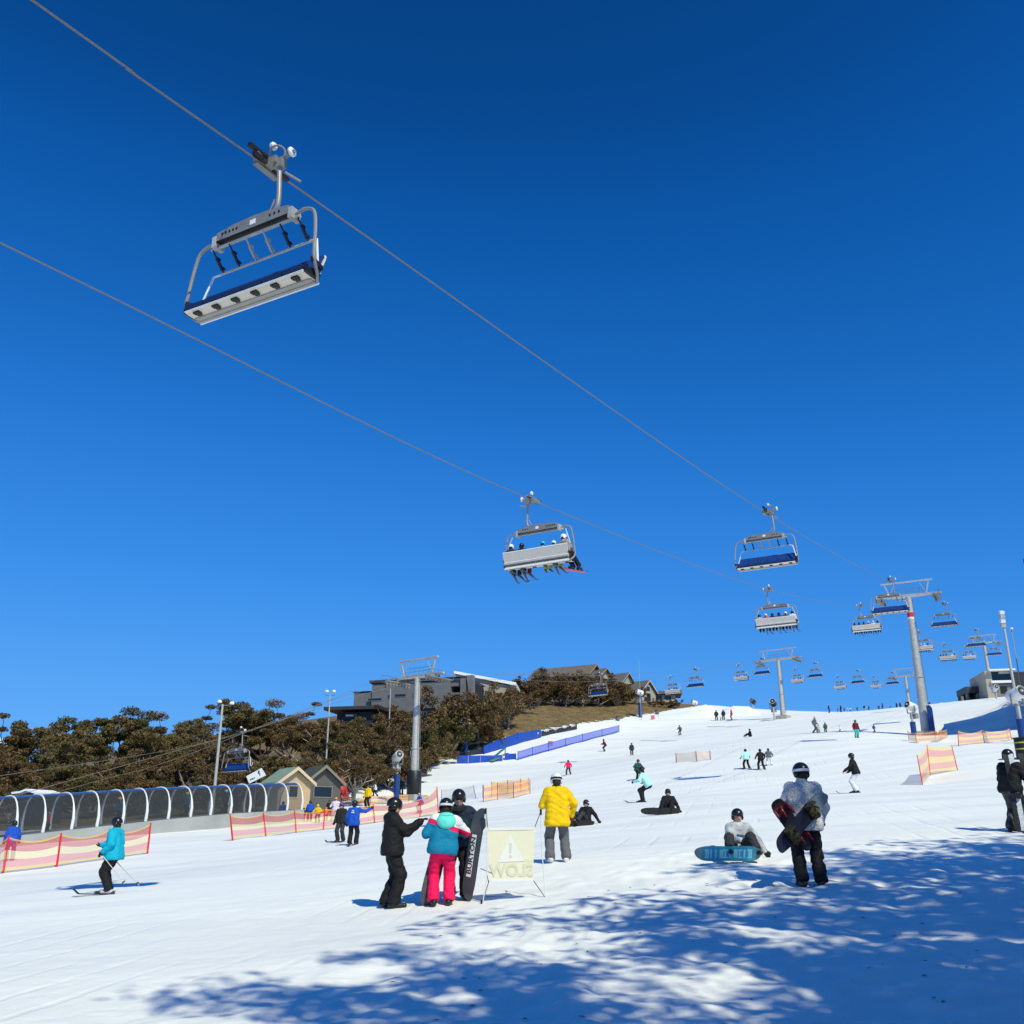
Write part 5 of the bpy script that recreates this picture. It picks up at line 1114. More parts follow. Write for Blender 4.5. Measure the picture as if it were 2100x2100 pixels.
fence('striped safety net on red poles along the left edge, behind the cyan skier', [(-60, 1806, 1728), (6, 1791, 1716), (116, 1778, 1710), (217, 1763, 1702), (302, 1751, 1689)], NET, POLER, 0.045, 0.22)
fence('long striped safety net on red poles between the walkway and the ski school', [(477, 1724, 1671, 472), (545, 1715, 1668, 540), (607, 1708, 1663, 604), (663, 1702, 1659), (768, 1688, 1650, 765), (861, 1676, 1639), (899, 1671, 1615, 896)], NET, POLER, 0.045, 0.16)
fence('yellow edged net strung behind the ski school children', [(640, 1655, 1641), (700, 1650, 1637), (760, 1650, 1632), (815, 1646, 1628), (838, 1644, 1630)], NETO, POLEK, 0.03, 0.1)
fence('front orange net panel left of the yellow jacket', [(991, 1645, 1611), (1020, 1640, 1606), (1053, 1637, 1606), (1087, 1628, 1599)], NETO, POLEK, 0.03, 0.04)
fence('rear orange net panel overlapping the front one left of the yellow jacket', [(1008, 1633, 1603), (1041, 1628, 1600), (1068, 1624, 1597), (1084, 1620, 1596)], NETO, POLEK, 0.03, 0.04)
fence('pale bluish net running up to the orange net panels', [(905, 1642, 1620), (976, 1638, 1611, 971), (990, 1636, 1610)], NETW, POLEG, 0.035, 0.05)
fence('small pale orange net standing alone in mid slope', [(1387, 1564, 1545, 1386), (1429, 1562, 1541, 1427), (1457, 1558, 1540)], NETP, mat('rosy pole', (0.35, 0.14, 0.12), 0.5, 0, 0.1), 0.05, 0.05)
fence('orange yellow net folded in a sharp corner below the tall pylon', [(1892, 1610, 1550, 1881), (1908, 1590, 1529, 1901), (1964, 1580, 1530, 1952)], NETO, POLER, 0.03, 0.10)
fence('low orange net with a fallen strip left of the ski rack', [(1966, 1530, 1498, 1964), (2019, 1524, 1497, 2014), (2075, 1518, 1494, 2070)], NETO, POLER, 0.035, 0.25)
fence('orange net tucked behind the left pylon', [(828, 1571, 1558), (850, 1566, 1555), (880, 1560, 1549)], NETO, POLEK, 0.03, 0.1)
fence('pale orange barrier net around the foot of the tall pylon', [(1864, 1519, 1498), (1880, 1524, 1503), (1930, 1519, 1497), (1943, 1512, 1496)], NETO, mat('orange pole', (0.6, 0.25, 0.08), 0.5, 0, 0.1), 0.03, 0.1)
# training lane of blue banners
BANB = mat('blue banner cloth', (0.006, 0.065, 0.40), 0.6, 0, 0.12, 1.5, 0.2, 6); POLEPK = mat('pink banner pole', (0.55, 0.20, 0.45), 0.5, 0, 0.1); BANK = mat('dark banner underside', (0.02, 0.02, 0.035), 0.6, 0, 0.2)
def banner(label, poles, clothm, polem, marks=0, group='blue banners of the training lane', seed=1):
    t = fence(label, poles, clothm, polem, 0.05, 0.03, name='banner_fence', cat='banner fence', skirt=0.02, group=group)
    if marks:
        rg = random.Random(seed); m = MB(); o = np.array(t.location)
        a, b = place(*poles[0][:2]) - o, place(*poles[-1][:2]) - o; d = (b - a); L = np.linalg.norm(d); d /= L; n_ = np.array([d[1], -d[0], 0]); n_ *= -np.sign(n_ @ np.array([0, 1, 0])) or 1
        for k in range(marks):
            s = L * (k + 0.5) / marks
            for q in range(5):
                p = a + d * (s + (q - 2) * 0.42); z = gz(p[0] + o[0], p[1] + o[1]) - o[2] + 0.75 + rg.uniform(-0.08, 0.08)
                w = rg.uniform(0.18, 0.34); h = rg.uniform(0.14, 0.32); p = p + n_ * 0.12
                m.add([p - d * w / 2 + (0, 0, z - p[2]), p + d * w / 2 + (0, 0, z - p[2]), p + d * w / 2 + (0, 0, z - p[2] + h), p - d * w / 2 + (0, 0, z - p[2] + h)], [(0, 1, 2, 3)])
        m.build('lettering', WPAINT, t, False)
    return t
banner('front blue banner panel at the lower end of the training lane', [(937, 1566, 1549), (960, 1566, 1549), (985, 1564, 1549), (1030, 1561, 1548)], BANB, POLEPK, 0)
banner('small square blue banner beside the white gap of the training lane', [(1036, 1559, 1545), (1058, 1557, 1545)], BANB, BANB, 0)
banner('upper blue banner with white lettering rising towards the brown bank', [(992, 1547, 1530), (1022, 1538, 1517), (1062, 1526, 1503), (1109, 1513, 1495)], BANB, BANB, 5, seed=3)
banner('folded dark banner joining the front panel to the upper blue banner', [(938, 1551, 1546), (965, 1549, 1540), (992, 1546, 1533)], BANK, BANK, 0)
banner('dark and white banner at the upper end of the training lane', [(1110, 1511, 1499), (1140, 1504, 1494), (1183, 1496, 1486)], BANK, POLEG, 4, seed=5)
fence('long lavender blue net down the right side of the training lane', [(1062, 1559, 1541), (1092, 1550, 1532), (1125, 1541, 1523), (1160, 1531, 1514), (1195, 1522, 1505), (1235, 1511, 1495), (1270, 1501, 1487)], NETB, BANB, 0.05, 0.03, group='blue banners of the training lane', name='banner_fence', cat='banner fence')
# ramp with green and blue edges at the lane exit
a_, b_ = place(1003, 1563), place(1036, 1556); t = thing('trestle', 'small green and blue trestle in front of the blue banners', 'trestle', a_)
m = MB(); m.bar((0, 0, 0.15), tuple(b_ - a_ + (0, 0, 1.6)), 0.4, 0.12); m.build('rail', mat('teal painted rail', (0.03, 0.20, 0.28), 0.5, 0, 0.1), t); m = MB(); m.bar((0.3, -0.5, 0.1), tuple(b_ - a_ + (0.3, -0.5, 0.75)), 0.5, 0.12); m.build('foot_rail', mat('green painted rail', (0.15, 0.26, 0.08), 0.5, 0, 0.1), t); m = MB(); m.bar(tuple(b_ - a_ + (0, 0, -0.2)), tuple(b_ - a_ + (0, 0, 1.6)), 0.15, 0.15); m.build('leg', POLEG, t)
for u, vf, vt, w, lb in ((1129, 1531, 1520, 8, 'pink marker panel inside the training lane'), (1339, 1476, 1467, 6, 'pink marker panel on the upper left edge of the snow'), (1408, 1463, 1455, 6, 'pink marker panel just below the snow mound')):
    p = place(u, vf); h = solve_h(p, vt); ww = w * p[1] / FPX; t = thing('marker_panel', lb, 'marker', p, 0, 'pink marker panels'); m = MB(); m.bx(-ww / 2, ww / 2, -0.05, 0.05, 0.15, h); m.build('panel', mat('pink marker cloth', (0.62, 0.10, 0.16), 0.6, 0, 0.15), t, False); m = MB(); m.tube([(-ww / 2 - 0.06, 0, -0.3), (-ww / 2 - 0.06, 0, h + 0.1)], 0.03, 6); m.build('pole', POLER, t); m = MB(); m.tube([(ww / 2 + 0.06, 0, -0.3), (ww / 2 + 0.06, 0, h + 0.1)], 0.03, 6); m.build('pole', POLER, t)
for u, vf, vt, lb in ((1267, 1478, 1469, 'grey bin at the edge of the brown bank'), (1348, 1465, 1456, 'grey bin beside the right end of the lodge row')):
    p = place(u, vf); h = solve_h(p, vt); t = thing('bin', lb, 'bin', p, 0); m = MB(); m.tube([(0, 0, 0), (0, 0, h * 0.85)], [h * 0.42, h * 0.48], 14); m.build('body', mat('grey bin plastic', (0.12, 0.13, 0.14), 0.5, 0, 0.1), t); m = MB(); m.ell((0, 0, h * 0.85), (h * 0.5, h * 0.5, h * 0.18), 14, 5, None, 0, 1); m.build('lid', DKREC, t)
# ------------------------------------------------------------------ covered conveyor walkway
S0, E0 = np.array(at_y(-45, 1700, 58)[:2]), np.array(at_y(622, 1690, 79)[:2])
def line_pt(u, v):
    d = ray(u, v)[:2]; e = E0 - S0; A = np.array([[d[0], -e[0]], [d[1], -e[1]]]); t = np.linalg.solve(A, S0 - EYE[:2]); p = EYE + ray(u, v) * t[0]; return p
ribs_u = [-28, 31, 89, 148, 200, 252, 300, 346, 392, 433, 474, 513, 545, 590, 620]
vw = lambda u: np.interp(u, [-60, 0, 340, 474, 620], [1724, 1717, 1680, 1668, 1660]); vt_ = lambda u: np.interp(u, [-60, 0, 340, 620], [1637, 1632, 1613, 1603])
RP = [(line_pt(u, vw(u)), line_pt(u, vt_(u))) for u in ribs_u]
dirv = np.r_[(E0 - S0) / np.linalg.norm(E0 - S0), 0]; nrm = np.array([dirv[1], -dirv[0], 0]); O = RP[0][0]
walk = thing('covered_walkway', 'long curved plastic covered conveyor walkway with white hoops on a low wall', 'walkway', O)
def arch(p, H, W=1.25, n=14, y0=0.0):
    out = []
    for i in range(n + 1):
        a = math.pi * i / n; x = math.copysign(abs(math.cos(a)) ** 0.75, math.cos(a)) * W; z = math.sin(a) ** 0.8 * H
        if i in (0, n): x *= 0.93
        out.append(p - O + nrm * (x + W) * -1 + np.array([0, 0, z + y0]))
    return out
HOOP = mat('white plastic hoop', (0.72, 0.73, 0.74), 0.4, 0, 0.05)
mG, tG, bG = new_mat('smoked acrylic canopy'); trn = tG.nodes.new('ShaderNodeBsdfTransparent'); trn.inputs[0].default_value = (0.55, 0.57, 0.59, 1); gls = tG.nodes.new('ShaderNodeBsdfGlossy'); gls.inputs['Roughness'].default_value = 0.22; gls.inputs['Color'].default_value = (0.8, 0.85, 0.9, 1)
fz = tG.nodes.new('ShaderNodeLayerWeight'); fz.inputs['Blend'].default_value = 0.10; mxG = tG.nodes.new('ShaderNodeMixShader'); tG.links.new(fz.outputs['Fresnel'], mxG.inputs[0]); tG.links.new(trn.outputs[0], mxG.inputs[1]); tG.links.new(gls.outputs[0], mxG.inputs[2]); mx3 = tG.nodes.new('ShaderNodeMixShader'); mx3.inputs[0].default_value = 0.16; bG.inputs['Base Color'].default_value = (0.20, 0.21, 0.22, 1); bG.inputs['Roughness'].default_value = 0.22; tG.links.new(mxG.outputs[0], mx3.inputs[1]); tG.links.new(bG.outputs[0], mx3.inputs[2]); tG.links.new(mx3.outputs[0], tG.nodes['Material Output'].inputs['Surface'])
HS = [t_[2] - b_[2] for b_, t_ in RP]
for (b_, t_), H in zip(RP, HS):
    m = MB(); A = arch(b_, H); m.tube([tuple(p) for p in A], [0.11, 0.10, 0.08] + [0.05] * 9 + [0.08, 0.10, 0.11], 8, sx=0.9); m.build('hoop', HOOP, walk)
for k in range(len(RP) - 1):
    A, B = arch(RP[k][0] + dirv * 0.06, HS[k] - 0.02, 1.22), arch(RP[k + 1][0] - dirv * 0.06, HS[k + 1] - 0.02, 1.22); n = len(A)
    m = MB(); m.add(A + B, [(i, n + i, n + i + 1, i + 1) for i in range(n - 1)]); m.build('canopy_panel', mG, walk)
m = MB(); V = []
for b_, t_ in RP:
    p = b_ - O
    for off, z in ((0.22, -0.02), (0.22, -1.9), (-2.75, -1.9), (-2.75, -0.02)): V.append(p + nrm * off + np.array([0, 0, z]))
m.add(V, [(i * 4 + j, i * 4 + 4 + j, i * 4 + 4 + (j + 1) % 4, i * 4 + (j + 1) % 4) for i in range(len(RP) - 1) for j in range(4)] + [(0, 1, 2, 3), tuple(4 * (len(RP) - 1) + j for j in (3, 2, 1, 0))])
m.build('base_wall', mat('pale concrete wall', (0.36, 0.37, 0.36), 0.8, 0, 0.12, 0.5, 0.25, 6), walk, False)
m = MB(); m.add([V_ for b_, t_ in (RP[0], RP[-1]) for V_ in (b_ - O - nrm * 0.85 + (0, 0, 0.03), b_ - O - nrm * 1.65 + (0, 0, 0.03))], [(0, 2, 3, 1)]); m.build('belt', RUB, walk, False)
def in_walk(u, dv=0.0):
    p = line_pt(u, vw(u)) - nrm * 1.2; return (p[0], p[1], p[2] + 0.035)
# ------------------------------------------------------------------ signs, cone, inflatable, lamp posts, snow guns
F9 = Facade(523, 1600, 80.5, 8); t = F9.thing('sign_board', 'tilted white sign board on a post above the covered walkway', 'sign'); a = [F9.xz(*q) for q in ((505, 1592), (511, 1607), (545, 1590), (536, 1575))]
m = MB(); m.ext([(x, 0, z) for x, z in a], (0, 0.08, 0)); m.build('panel', WPAINT, t, False); m = MB(); m.tube([(0.05, 0.12, -2.6), (0.05, 0.12, 0.2)], 0.05, 8); m.build('post', GALVD, t)
m = MB()
for (u0, v0, u1, v1) in ((512.5, 1599.5, 515, 1598.2), (516, 1598, 519.5, 1596.4), (520.5, 1596, 522.5, 1595), (529, 1586, 532.5, 1581), (532, 1590, 534, 1587)):
    p, q = F9.xz(u0, v0), F9.xz(u1, v1); m.bx(p[0], q[0], -0.012, -0.003, min(p[1], q[1]) - 0.03, max(p[1], q[1]) + 0.03)
m.build('lettering', BLKM, t, False)
p = place(698, 1640); h = solve_h(p, 1588); t = thing('net_cone', 'red net cone standing beside the dark hut', 'cone', p); V = []; H_ = []; n = 16
for k in range(6):
    w = k / 5
    for j in range(n): a = 2 * math.pi * j / n; r = (1 - w) ** 0.8 * 0.95 + 0.05; V.append((r * math.cos(a), r * math.sin(a), h * w)); H_.append(w)
me = np_mesh('net', V, [(k * n + j, k * n + (j + 1) % n, k * n + n + (j + 1) % n, k * n + n + j) for k in range(5) for j in range(n)], NETR, True); at = me.attributes.new('h', 'FLOAT', 'POINT'); at.data.foreach_set('value', np.array(H_, np.float32)); link('net', me, t); m = MB(); m.tube([(0, 0, -0.2), (0, 0, h + 0.15)], 0.04, 6); m.build('pole', POLER, t)
pa, pb = at_y(641, 1628, 92), at_y(679, 1637, 92); t = thing('inflatable_tube', 'blue and red inflatable tube lying in front of the dark hut', 'inflatable', (pa + pb) / 2); c = (pa + pb) / 2
m = MB(); m.tube(arc([tuple(pa - c + (0, 0, 0.1)), tuple((pb - pa) * 0.15 + (0, 0, -0.08)), tuple(pb - c)], 6), [0.12] + [0.3] * 11 + [0.14], 12); m.build('upper_tube', mat('blue inflatable', (0.01, 0.03, 0.30), 0.35, 0, 0.1), t); m = MB(); m.tube(arc([tuple(pa - c + (0, -0.05, -0.42)), tuple((pb - pa) * 0.1 + (0, -0.05, -0.5)), tuple(pb - c + (-0.2, -0.05, -0.36))], 6), [0.1] + [0.22] * 11 + [0.1], 12); m.build('lower_tube', mat('red inflatable', (0.60, 0.01, 0.05), 0.35, 0, 0.1), t)
def lamp_post(label, base, ztop, heads, r0=0.11, arm=None):
    t = thing('lamp_post', label, 'lamp post', base); h = ztop - base[2]; m = MB(); m.tube([(0, 0, -0.5), (0, 0, h * 0.5), (0, 0, h)], [r0, r0 * 0.8, r0 * 0.6], 10); m.build('pole', mat('pale lamp pole', (0.40, 0.42, 0.40), 0.5, 0.1, 0.1), t)
    if arm: m = MB(); m.bar((arm[0], 0, h - 0.1), (arm[1], 0, h - 0.1), 0.07, 0.07); m.build('cross_arm', GALVD, t)
    for x, z in heads: m = MB(); m.ell((x, -0.1, h + z), (0.21, 0.2, 0.17), 12, 6, None, -0.2, 1); m.cyl((x, -0.1, h + z - 0.10), (x, -0.1, h + z - 0.035), 0.19, 0.21, 12); m.build('lamp_head', WPAINT, t)
    return t
b_ = at_y(436, 1660, 84); b_[2] = gz(b_[0], b_[1]); zt = at_y(449, 1444, 84)[2]; lamp_post('tall lamp post with two round white heads behind the covered walkway', b_, zt, ((-0.25, 0.2), (0.82, 0.06)), 0.15, (-0.3, 0.85))
b_ = at_y(667, 1590, 104); b_[2] = gz(b_[0], b_[1]); zt = at_y(678, 1424, 104)[2]; lamp_post('thin pole with two small lamps behind the dark hut', b_, zt, ((-0.35, 0.30), (0.4, 0.30)), 0.11, (-0.5, 0.5))
b_ = at_y(797, 1510, 138); b_[2] = gz(b_[0], b_[1]); zt = at_y(803, 1412, 138)[2]; t = lamp_post('slender pole with a crossbar in front of the grey lodge', b_, zt, (), 0.11, (-1.5, 1.5))
b_ = at_y(2093, 1490, 92); b_[2] = gz(b_[0], b_[1]); zt = at_y(2052, 1262, 92)[2]; t = lamp_post('tall floodlight pole near the right edge', b_, zt, (), 0.17)
for i in range(4): m = MB(); m.box((-0.05 - 0.02 * i, -0.12, zt - b_[2] + 0.25 - 0.42 * i), (0.42, 0.3, 0.3), Matrix.Rotation(R(25), 3, 'X')); m.build('lamp_head', WPAINT if i % 2 == 0 else GALV, t)
b_ = at_y(2099, 1440, 118); b_[2] = gz(b_[0], b_[1]); zt = at_y(2080, 1290, 118)[2]; lamp_post('thin floodlight pole behind the right hand one', b_, zt, ((0, 0.0),), 0.09)
b_ = at_y(1314, 1450, 205); b_[2] = gz(b_[0], b_[1]); zt = at_y(1311, 1352, 205)[2]; lamp_post('very thin mast in front of the cream gabled lodge', b_, zt, (), 0.05)
GUNW = mat('white snow gun barrel', (0.74, 0.75, 0.76), 0.35, 0, 0.05); GUND = mat('dark gun intake', (0.03, 0.032, 0.035), 0.6, 0.3, 0.2)
def snow_gun(label, p, hh, yaw, s=1.0, shell=None, pad=True, box=True, pit=18):
    t = thing('snow_gun', label, 'snow gun', p, R(yaw)); M = Matrix.Rotation(R(pit), 3, 'X'); sh = shell or GUNW
    def T(q): v = M @ Vector(q); return (v.x * s, v.y * s, hh + v.z * s)
    m = MB(); m.tube([T((0, -0.65, 0)), T((0, -0.55, 0)), T((0, 0.35, 0)), T((0, 0.6, 0))], [0.52 * s, 0.56 * s, 0.50 * s, 0.44 * s], 22)
    m.build('barrel', sh, t); m = MB(); m.tube([T((0, 0.601, 0)), T((0, 0.63, 0))], 0.37 * s, 18); m.build('fan_grille', GUND, t); m = MB(); m.tube([T((0, -0.651, 0)), T((0, -0.68, 0))], 0.44 * s, 18); m.build('fan_grille', GUND, t)
    m = MB(); m.tube([T((0.47 * math.cos(2 * math.pi * i / 20), 0.66, 0.47 * math.sin(2 * math.pi * i / 20))) for i in range(20)], 0.035 * s, 6, True); m.build('nozzle_ring', GALV, t); m = MB(); m.tube([T((0, 0.63, 0)), T((0, 0.75, 0))], [0.14 * s, 0.1 * s], 12); m.build('hub', GALV, t)
    m = MB(); m.bar((-0.62 * s, 0, hh), (-0.62 * s, 0, hh - 0.85 * s), 0.08 * s, 0.1 * s); m.bar((0.62 * s, 0, hh), (0.62 * s, 0, hh - 0.85 * s), 0.08 * s, 0.1 * s); m.bar((-0.62 * s, 0, hh - 0.85 * s), (0.62 * s, 0, hh - 0.85 * s), 0.1 * s, 0.1 * s); m.build('yoke', GALVD, t)
    m = MB(); m.tube([(0, 0, -0.4), (0, 0, hh - 0.8 * s)], [0.16 * s, 0.13 * s], 12); m.build('mast', GALV, t)
    if box: m = MB(); m.box((0.0, -0.45 * s, hh - 1.25 * s), (0.95 * s, 0.5 * s, 0.65 * s)); m.build('control_box', mat('light grey cabinet', (0.30, 0.31, 0.31), 0.5, 0.1, 0.1), t, False)
    if pad:
        m = MB(); m.tube([(0, 0, 0.0), (0, 0, max(0.8, hh - 2.0 * s))], 0.34 * s, 14); m.build('padding', BLUPAD, t)
    return t
def gun_px(label, u, vf, vh, yaw, s=1.0, Y=None, **k):
    if Y: p = at_y(u, vf, Y); p[2] = gz(p[0], p[1])
    else: p = place(u, vf)
    return snow_gun(label, p, at_y(u, vh, p[1])[2] - p[2], yaw, s, **k)
gun_px('snow gun with a round intake facing us beside the left pylon', 813, 1627, 1551, 205, 0.9, 104); gun_px('white snow gun on a blue padded mast at the foot of the brown bank', 955, 1524, 1480, 120, 0.95, 150); gun_px('white snow gun leaning against the tall red banded pylon', 1876, 1516, 1448, 115, 0.95, 119)
gun_px('large white snow gun at the right border seen into its round barrel', 2099, 1517, 1424, 200, 1.05, 84, box=False); gun_px('white snow gun before the cream gabled lodge', 1313, 1456, 1420, 110, 1.1, 208); gun_px('snow gun with a white ring beside the smaller pylon', 2043, 1428, 1411, 185, 0.9, 160, box=False, pad=False)
gun_px('small white snow gun on top of the snow mound', 1424, 1452, 1441, 110, 1.0, 224, box=False, pad=False); gun_px('black and yellow snow gun at the foot of the slim crest pylon', 1588, 1474, 1441, 160, 1.1, 186, shell=BLKM, pad=False); gun_px('dark snow gun mast left of the slim crest pylon', 1545, 1460, 1438, 130, 1.0, 222, shell=GUND, box=False, pad=False)
b_ = place(2101, 1556); t = thing('bollard', 'black padded bollard with yellow stripes at the right border', 'bollard', b_); h = solve_h(b_, 1513); m = MB(); m.tube([(0, 0, -0.2), (0, 0, h - 0.1), (0, 0, h)], [0.5, 0.5, 0.62], 16); m.build('padding', BLKM, t)
for k in (0.42, 0.72): m = MB(); m.tube([(0, 0, h * k), (0, 0, h * k + 0.09)], 0.512, 16); m.build('stripe', mat('yellow stripe', (0.45, 0.40, 0.05), 0.5, 0, 0.05), t)
# slow sign, seen from behind
YS = 16.6; sg_o = at_y(1053, 1880, YS); sg_o[2] = gz(sg_o[0], sg_o[1]); sg = thing('slow_sign', 'pale yellow slow sign stretched between two thin poles, seen from behind', 'sign', sg_o)
def sgp(u, v, dy=0.0): return tuple(at_y(u, v, YS + dy) - sg_o)
mS, tS, bS = new_mat('translucent sign vinyl'); bS.inputs['Base Color'].default_value = (0.92, 0.87, 0.58, 1); bS.inputs['Roughness'].default_value = 0.6; tl = tS.nodes.new('ShaderNodeBsdfTranslucent'); tl.inputs[0].default_value = (0.93, 0.89, 0.64, 1); tp = tS.nodes.new('ShaderNodeBsdfTransparent'); mx1 = tS.nodes.new('ShaderNodeMixShader'); mx1.inputs[0].default_value = 0.18; mx2 = tS.nodes.new('ShaderNodeMixShader'); mx2.inputs[0].default_value = 0.12
tS.links.new(bS.outputs[0], mx1.inputs[1]); tS.links.new(tl.outputs[0], mx1.inputs[2]); tS.links.new(mx1.outputs[0], mx2.inputs[1]); tS.links.new(tp.outputs[0], mx2.inputs[2]); tS.links.new(mx2.outputs[0], tS.nodes['Material Output'].inputs['Surface'])
c4 = [np.array(sgp(*q)) for q in ((1000, 1697), (1097, 1696), (1093, 1806), (1005, 1806))]
def bil(s, q, dy=0.0): return tuple((c4[0] * (1 - s) + c4[1] * s) * (1 - q) + (c4[3] * (1 - s) + c4[2] * s) * q + np.array([0, dy - 0.004 * math.sin(s * 7) * math.sin(q * 5), 0]))
N_ = 14; m = MB(); m.add([bil(i / N_, j / N_) for j in range(N_ + 1) for i in range(N_ + 1)], [(j * (N_ + 1) + i, (j + 1) * (N_ + 1) + i, (j + 1) * (N_ + 1) + i + 1, j * (N_ + 1) + i + 1) for j in range(N_) for i in range(N_)]); m.build('banner', mS, sg)
WSG = mat('white sign print', (0.80, 0.80, 0.76), 0.6, 0, 0.03); GSG = mat('faded grey sign print', (0.66, 0.65, 0.50), 0.6, 0, 0.05)
def decal(pts, name, m_, dy): m = MB(); m.ext([bil(x, y, dy) for x, y in pts], (0, 0.0015, 0)); return m.build(name, m_, sg, False)
decal([(0.02, 0.06), (0.98, 0.05), (0.98, 0.0), (0.02, 0.01)], 'hem', WSG, -0.008); decal([(0.02, 1.0), (0.98, 1.0), (0.98, 0.96), (0.02, 0.96)], 'hem', WSG, -0.008)
decal([(0.48, 0.13), (0.80, 0.64), (0.20, 0.66)], 'warning_triangle', WSG, -0.008); decal([(0.445, 0.30), (0.515, 0.30), (0.50, 0.49), (0.46, 0.49)], 'exclamation_stroke', GSG, -0.011); decal([(0.45, 0.53), (0.515, 0.53), (0.515, 0.575), (0.45, 0.575)], 'exclamation_dot', GSG, -0.011)
me = text_mesh('SLOW', 0.25, 0.001, True, 0.007); me.materials.append(GSG); o = link('lettering', me, sg); ctr = (np.array(bil(0.5, 0.82)) + np.array([0, -0.009, 0])); o.location = ctr; o.rotation_euler = (R(90), 0, math.atan2(c4[1][1] - c4[0][1], c4[1][0] - c4[0][0]))
WHP = mat('white fibreglass pole', (0.70, 0.71, 0.70), 0.4, 0, 0.05)
for pts, low in ((((987, 1884), (992, 1840), (998, 1800), (999, 1745), (997, 1690), (996, 1660)), (987, 1884, 988, 1846)), (((1120, 1880), (1119, 1842), (1114, 1780), (1110, 1720), (1109, 1662)), (1120, 1880, 1119, 1841))):
    q = [np.array(sgp(*a)) for a in pts]; q[0][2] = gz(q[0][0] + sg_o[0], q[0][1] + sg_o[1]) - sg_o[2] - 0.1
    m = MB(); m.tube(arc([tuple(p) for p in q], 5), 0.009, 6); m.build('pole', WHP, sg); a, b = np.array(sgp(*low[:2])), np.array(sgp(*low[2:])); a[2] = q[0][2]; m = MB(); m.tube([tuple(a), tuple(b)], 0.016, 8); m.build('pole_sleeve', BLKM, sg); e = q[-1]; m = MB(); m.tube([tuple(e - (0, 0, 0.07)), tuple(e + (0, 0, 0.02))], 0.018, 8); m.build('pole_grip', BLKM, sg)
for a, b in (((997, 1662), (1000, 1697)), ((1109, 1664), (1097, 1696)), ((992, 1842), (1003, 1806)), ((1119, 1842), (1094, 1806)), ((985, 1781), (1009, 1791)), ((998, 1790), (1002, 1810))):
    m = MB(); m.tube([sgp(*a), sgp(*b)], 0.006, 5); m.build('cord', BLKM, sg)

# leaf litter and twigs blown onto the near snow
rg = random.Random(9); m = MB()
for i in range(110):
    x = rg.uniform(-3, 9); y = rg.uniform(8.5, 17)
    if x < -2.2 + (y - 9) * 0.55 - 0.5 and rg.random() < 0.85: continue
    z = gz(x, y) + 0.006; a = rg.uniform(0, 6.28); l = rg.uniform(0.02, 0.055); w = rg.uniform(0.006, 0.014); c, s_ = math.cos(a), math.sin(a)
    m.add([(x - c * l, y - s_ * l, z), (x + s_ * w, y - c * w, z + 0.008), (x + c * l, y + s_ * l, z + 0.004), (x - s_ * w, y + c * w, z + 0.010)], [(0, 1, 2, 3)])
o = m.build('leaf_litter', mat('dead gum leaves', (0.05, 0.032, 0.015), 0.8, 0, 0.3), None, False); o['kind'] = 'stuff'
# ------------------------------------------------------------------ people on the snow
def who(label, u, vf, vh, rz, key, pose, jk, tr, hm, lod=1, group=None, Hbase=1.76, Y=None, **k):
    if Y: p = at_y(u, vf, Y); p[2] = gz(p[0], p[1])
    else: p = place(u, vf)
    h = solve_h(p, vh); s = min(max(h / k.pop('H', Hbase), 0.55), 1.25)
    return figure(label, p, R(rz), key, pose, jk, tr, hm, lod, s, group=group, **k)
def mw(t, q): return t.matrix_basis @ Vector(tuple(float(c) for c in q))
def pattern_mat(name, kind):
    m, t, b = new_mat(name); L = t.links.new; N = t.nodes.new; tc = N('ShaderNodeTexCoord'); b.inputs['Roughness'].default_value = 0.75; b.inputs['Specular IOR Level'].default_value = 0.2
    if kind == 'bands':                                    # slanted colour blocks on the girl's jacket
        sp = N('ShaderNodeSeparateXYZ'); L(tc.outputs['Object'], sp.inputs[0]); a = N('ShaderNodeMath'); a.operation = 'MULTIPLY_ADD'; L(sp.outputs['X'], a.inputs[0]); a.inputs[1].default_value = 0.34; L(sp.outputs['Z'], a.inputs[2])
        mr = N('ShaderNodeMapRange'); mr.inputs[1].default_value = 0.8; mr.inputs[2].default_value = 1.6; L(a.outputs[0], mr.inputs[0])
        r = N('ShaderNodeValToRGB'); r.color_ramp.interpolation = 'CONSTANT'; e = r.color_ramp.elements; e[0].color = (0.005, 0.20, 0.36, 1); e[1].position = 0.545; e[1].color = (0.80, 0.015, 0.11, 1); k = e.new(0.645); k.color = (0.76, 0.78, 0.8, 1)
        L(mr.outputs[0], r.inputs[0]); L(r.outputs[0], b.inputs['Base Color'])
    else:                                                  # mottled grey print
        n = N('ShaderNodeTexVoronoi'); n.inputs['Scale'].default_value = 26; L(tc.outputs['Object'], n.inputs['Vector']); n2 = N('ShaderNodeTexNoise'); n2.inputs['Scale'].default_value = 55; n2.inputs['Detail'].default_value = 4; L(tc.outputs['Object'], n2.inputs['Vector'])
        r = N('ShaderNodeValToRGB'); e = r.color_ramp.elements; e[0].position = 0.36; e[0].color = (0.30, 0.29, 0.28, 1); e[1].position = 0.54; e[1].color = (0.72, 0.71, 0.69, 1); L(n2.outputs['Fac'], r.inputs[0]); L(r.outputs[0], b.inputs['Base Color'])
    n = N('ShaderNodeTexNoise'); n.inputs['Scale'].default_value = 22; L(tc.outputs['Object'], n.inputs['Vector']); bp = N('ShaderNodeBump'); bp.inputs['Strength'].default_value = 0.5; bp.inputs['Distance'].default_value = 0.02; L(n.outputs['Fac'], bp.inputs['Height']); L(bp.outputs['Normal'], b.inputs['Normal']); return m
BANDS = pattern_mat('colour blocked jacket', 'bands'); MOTT = pattern_mat('mottled grey jacket', 'mott')
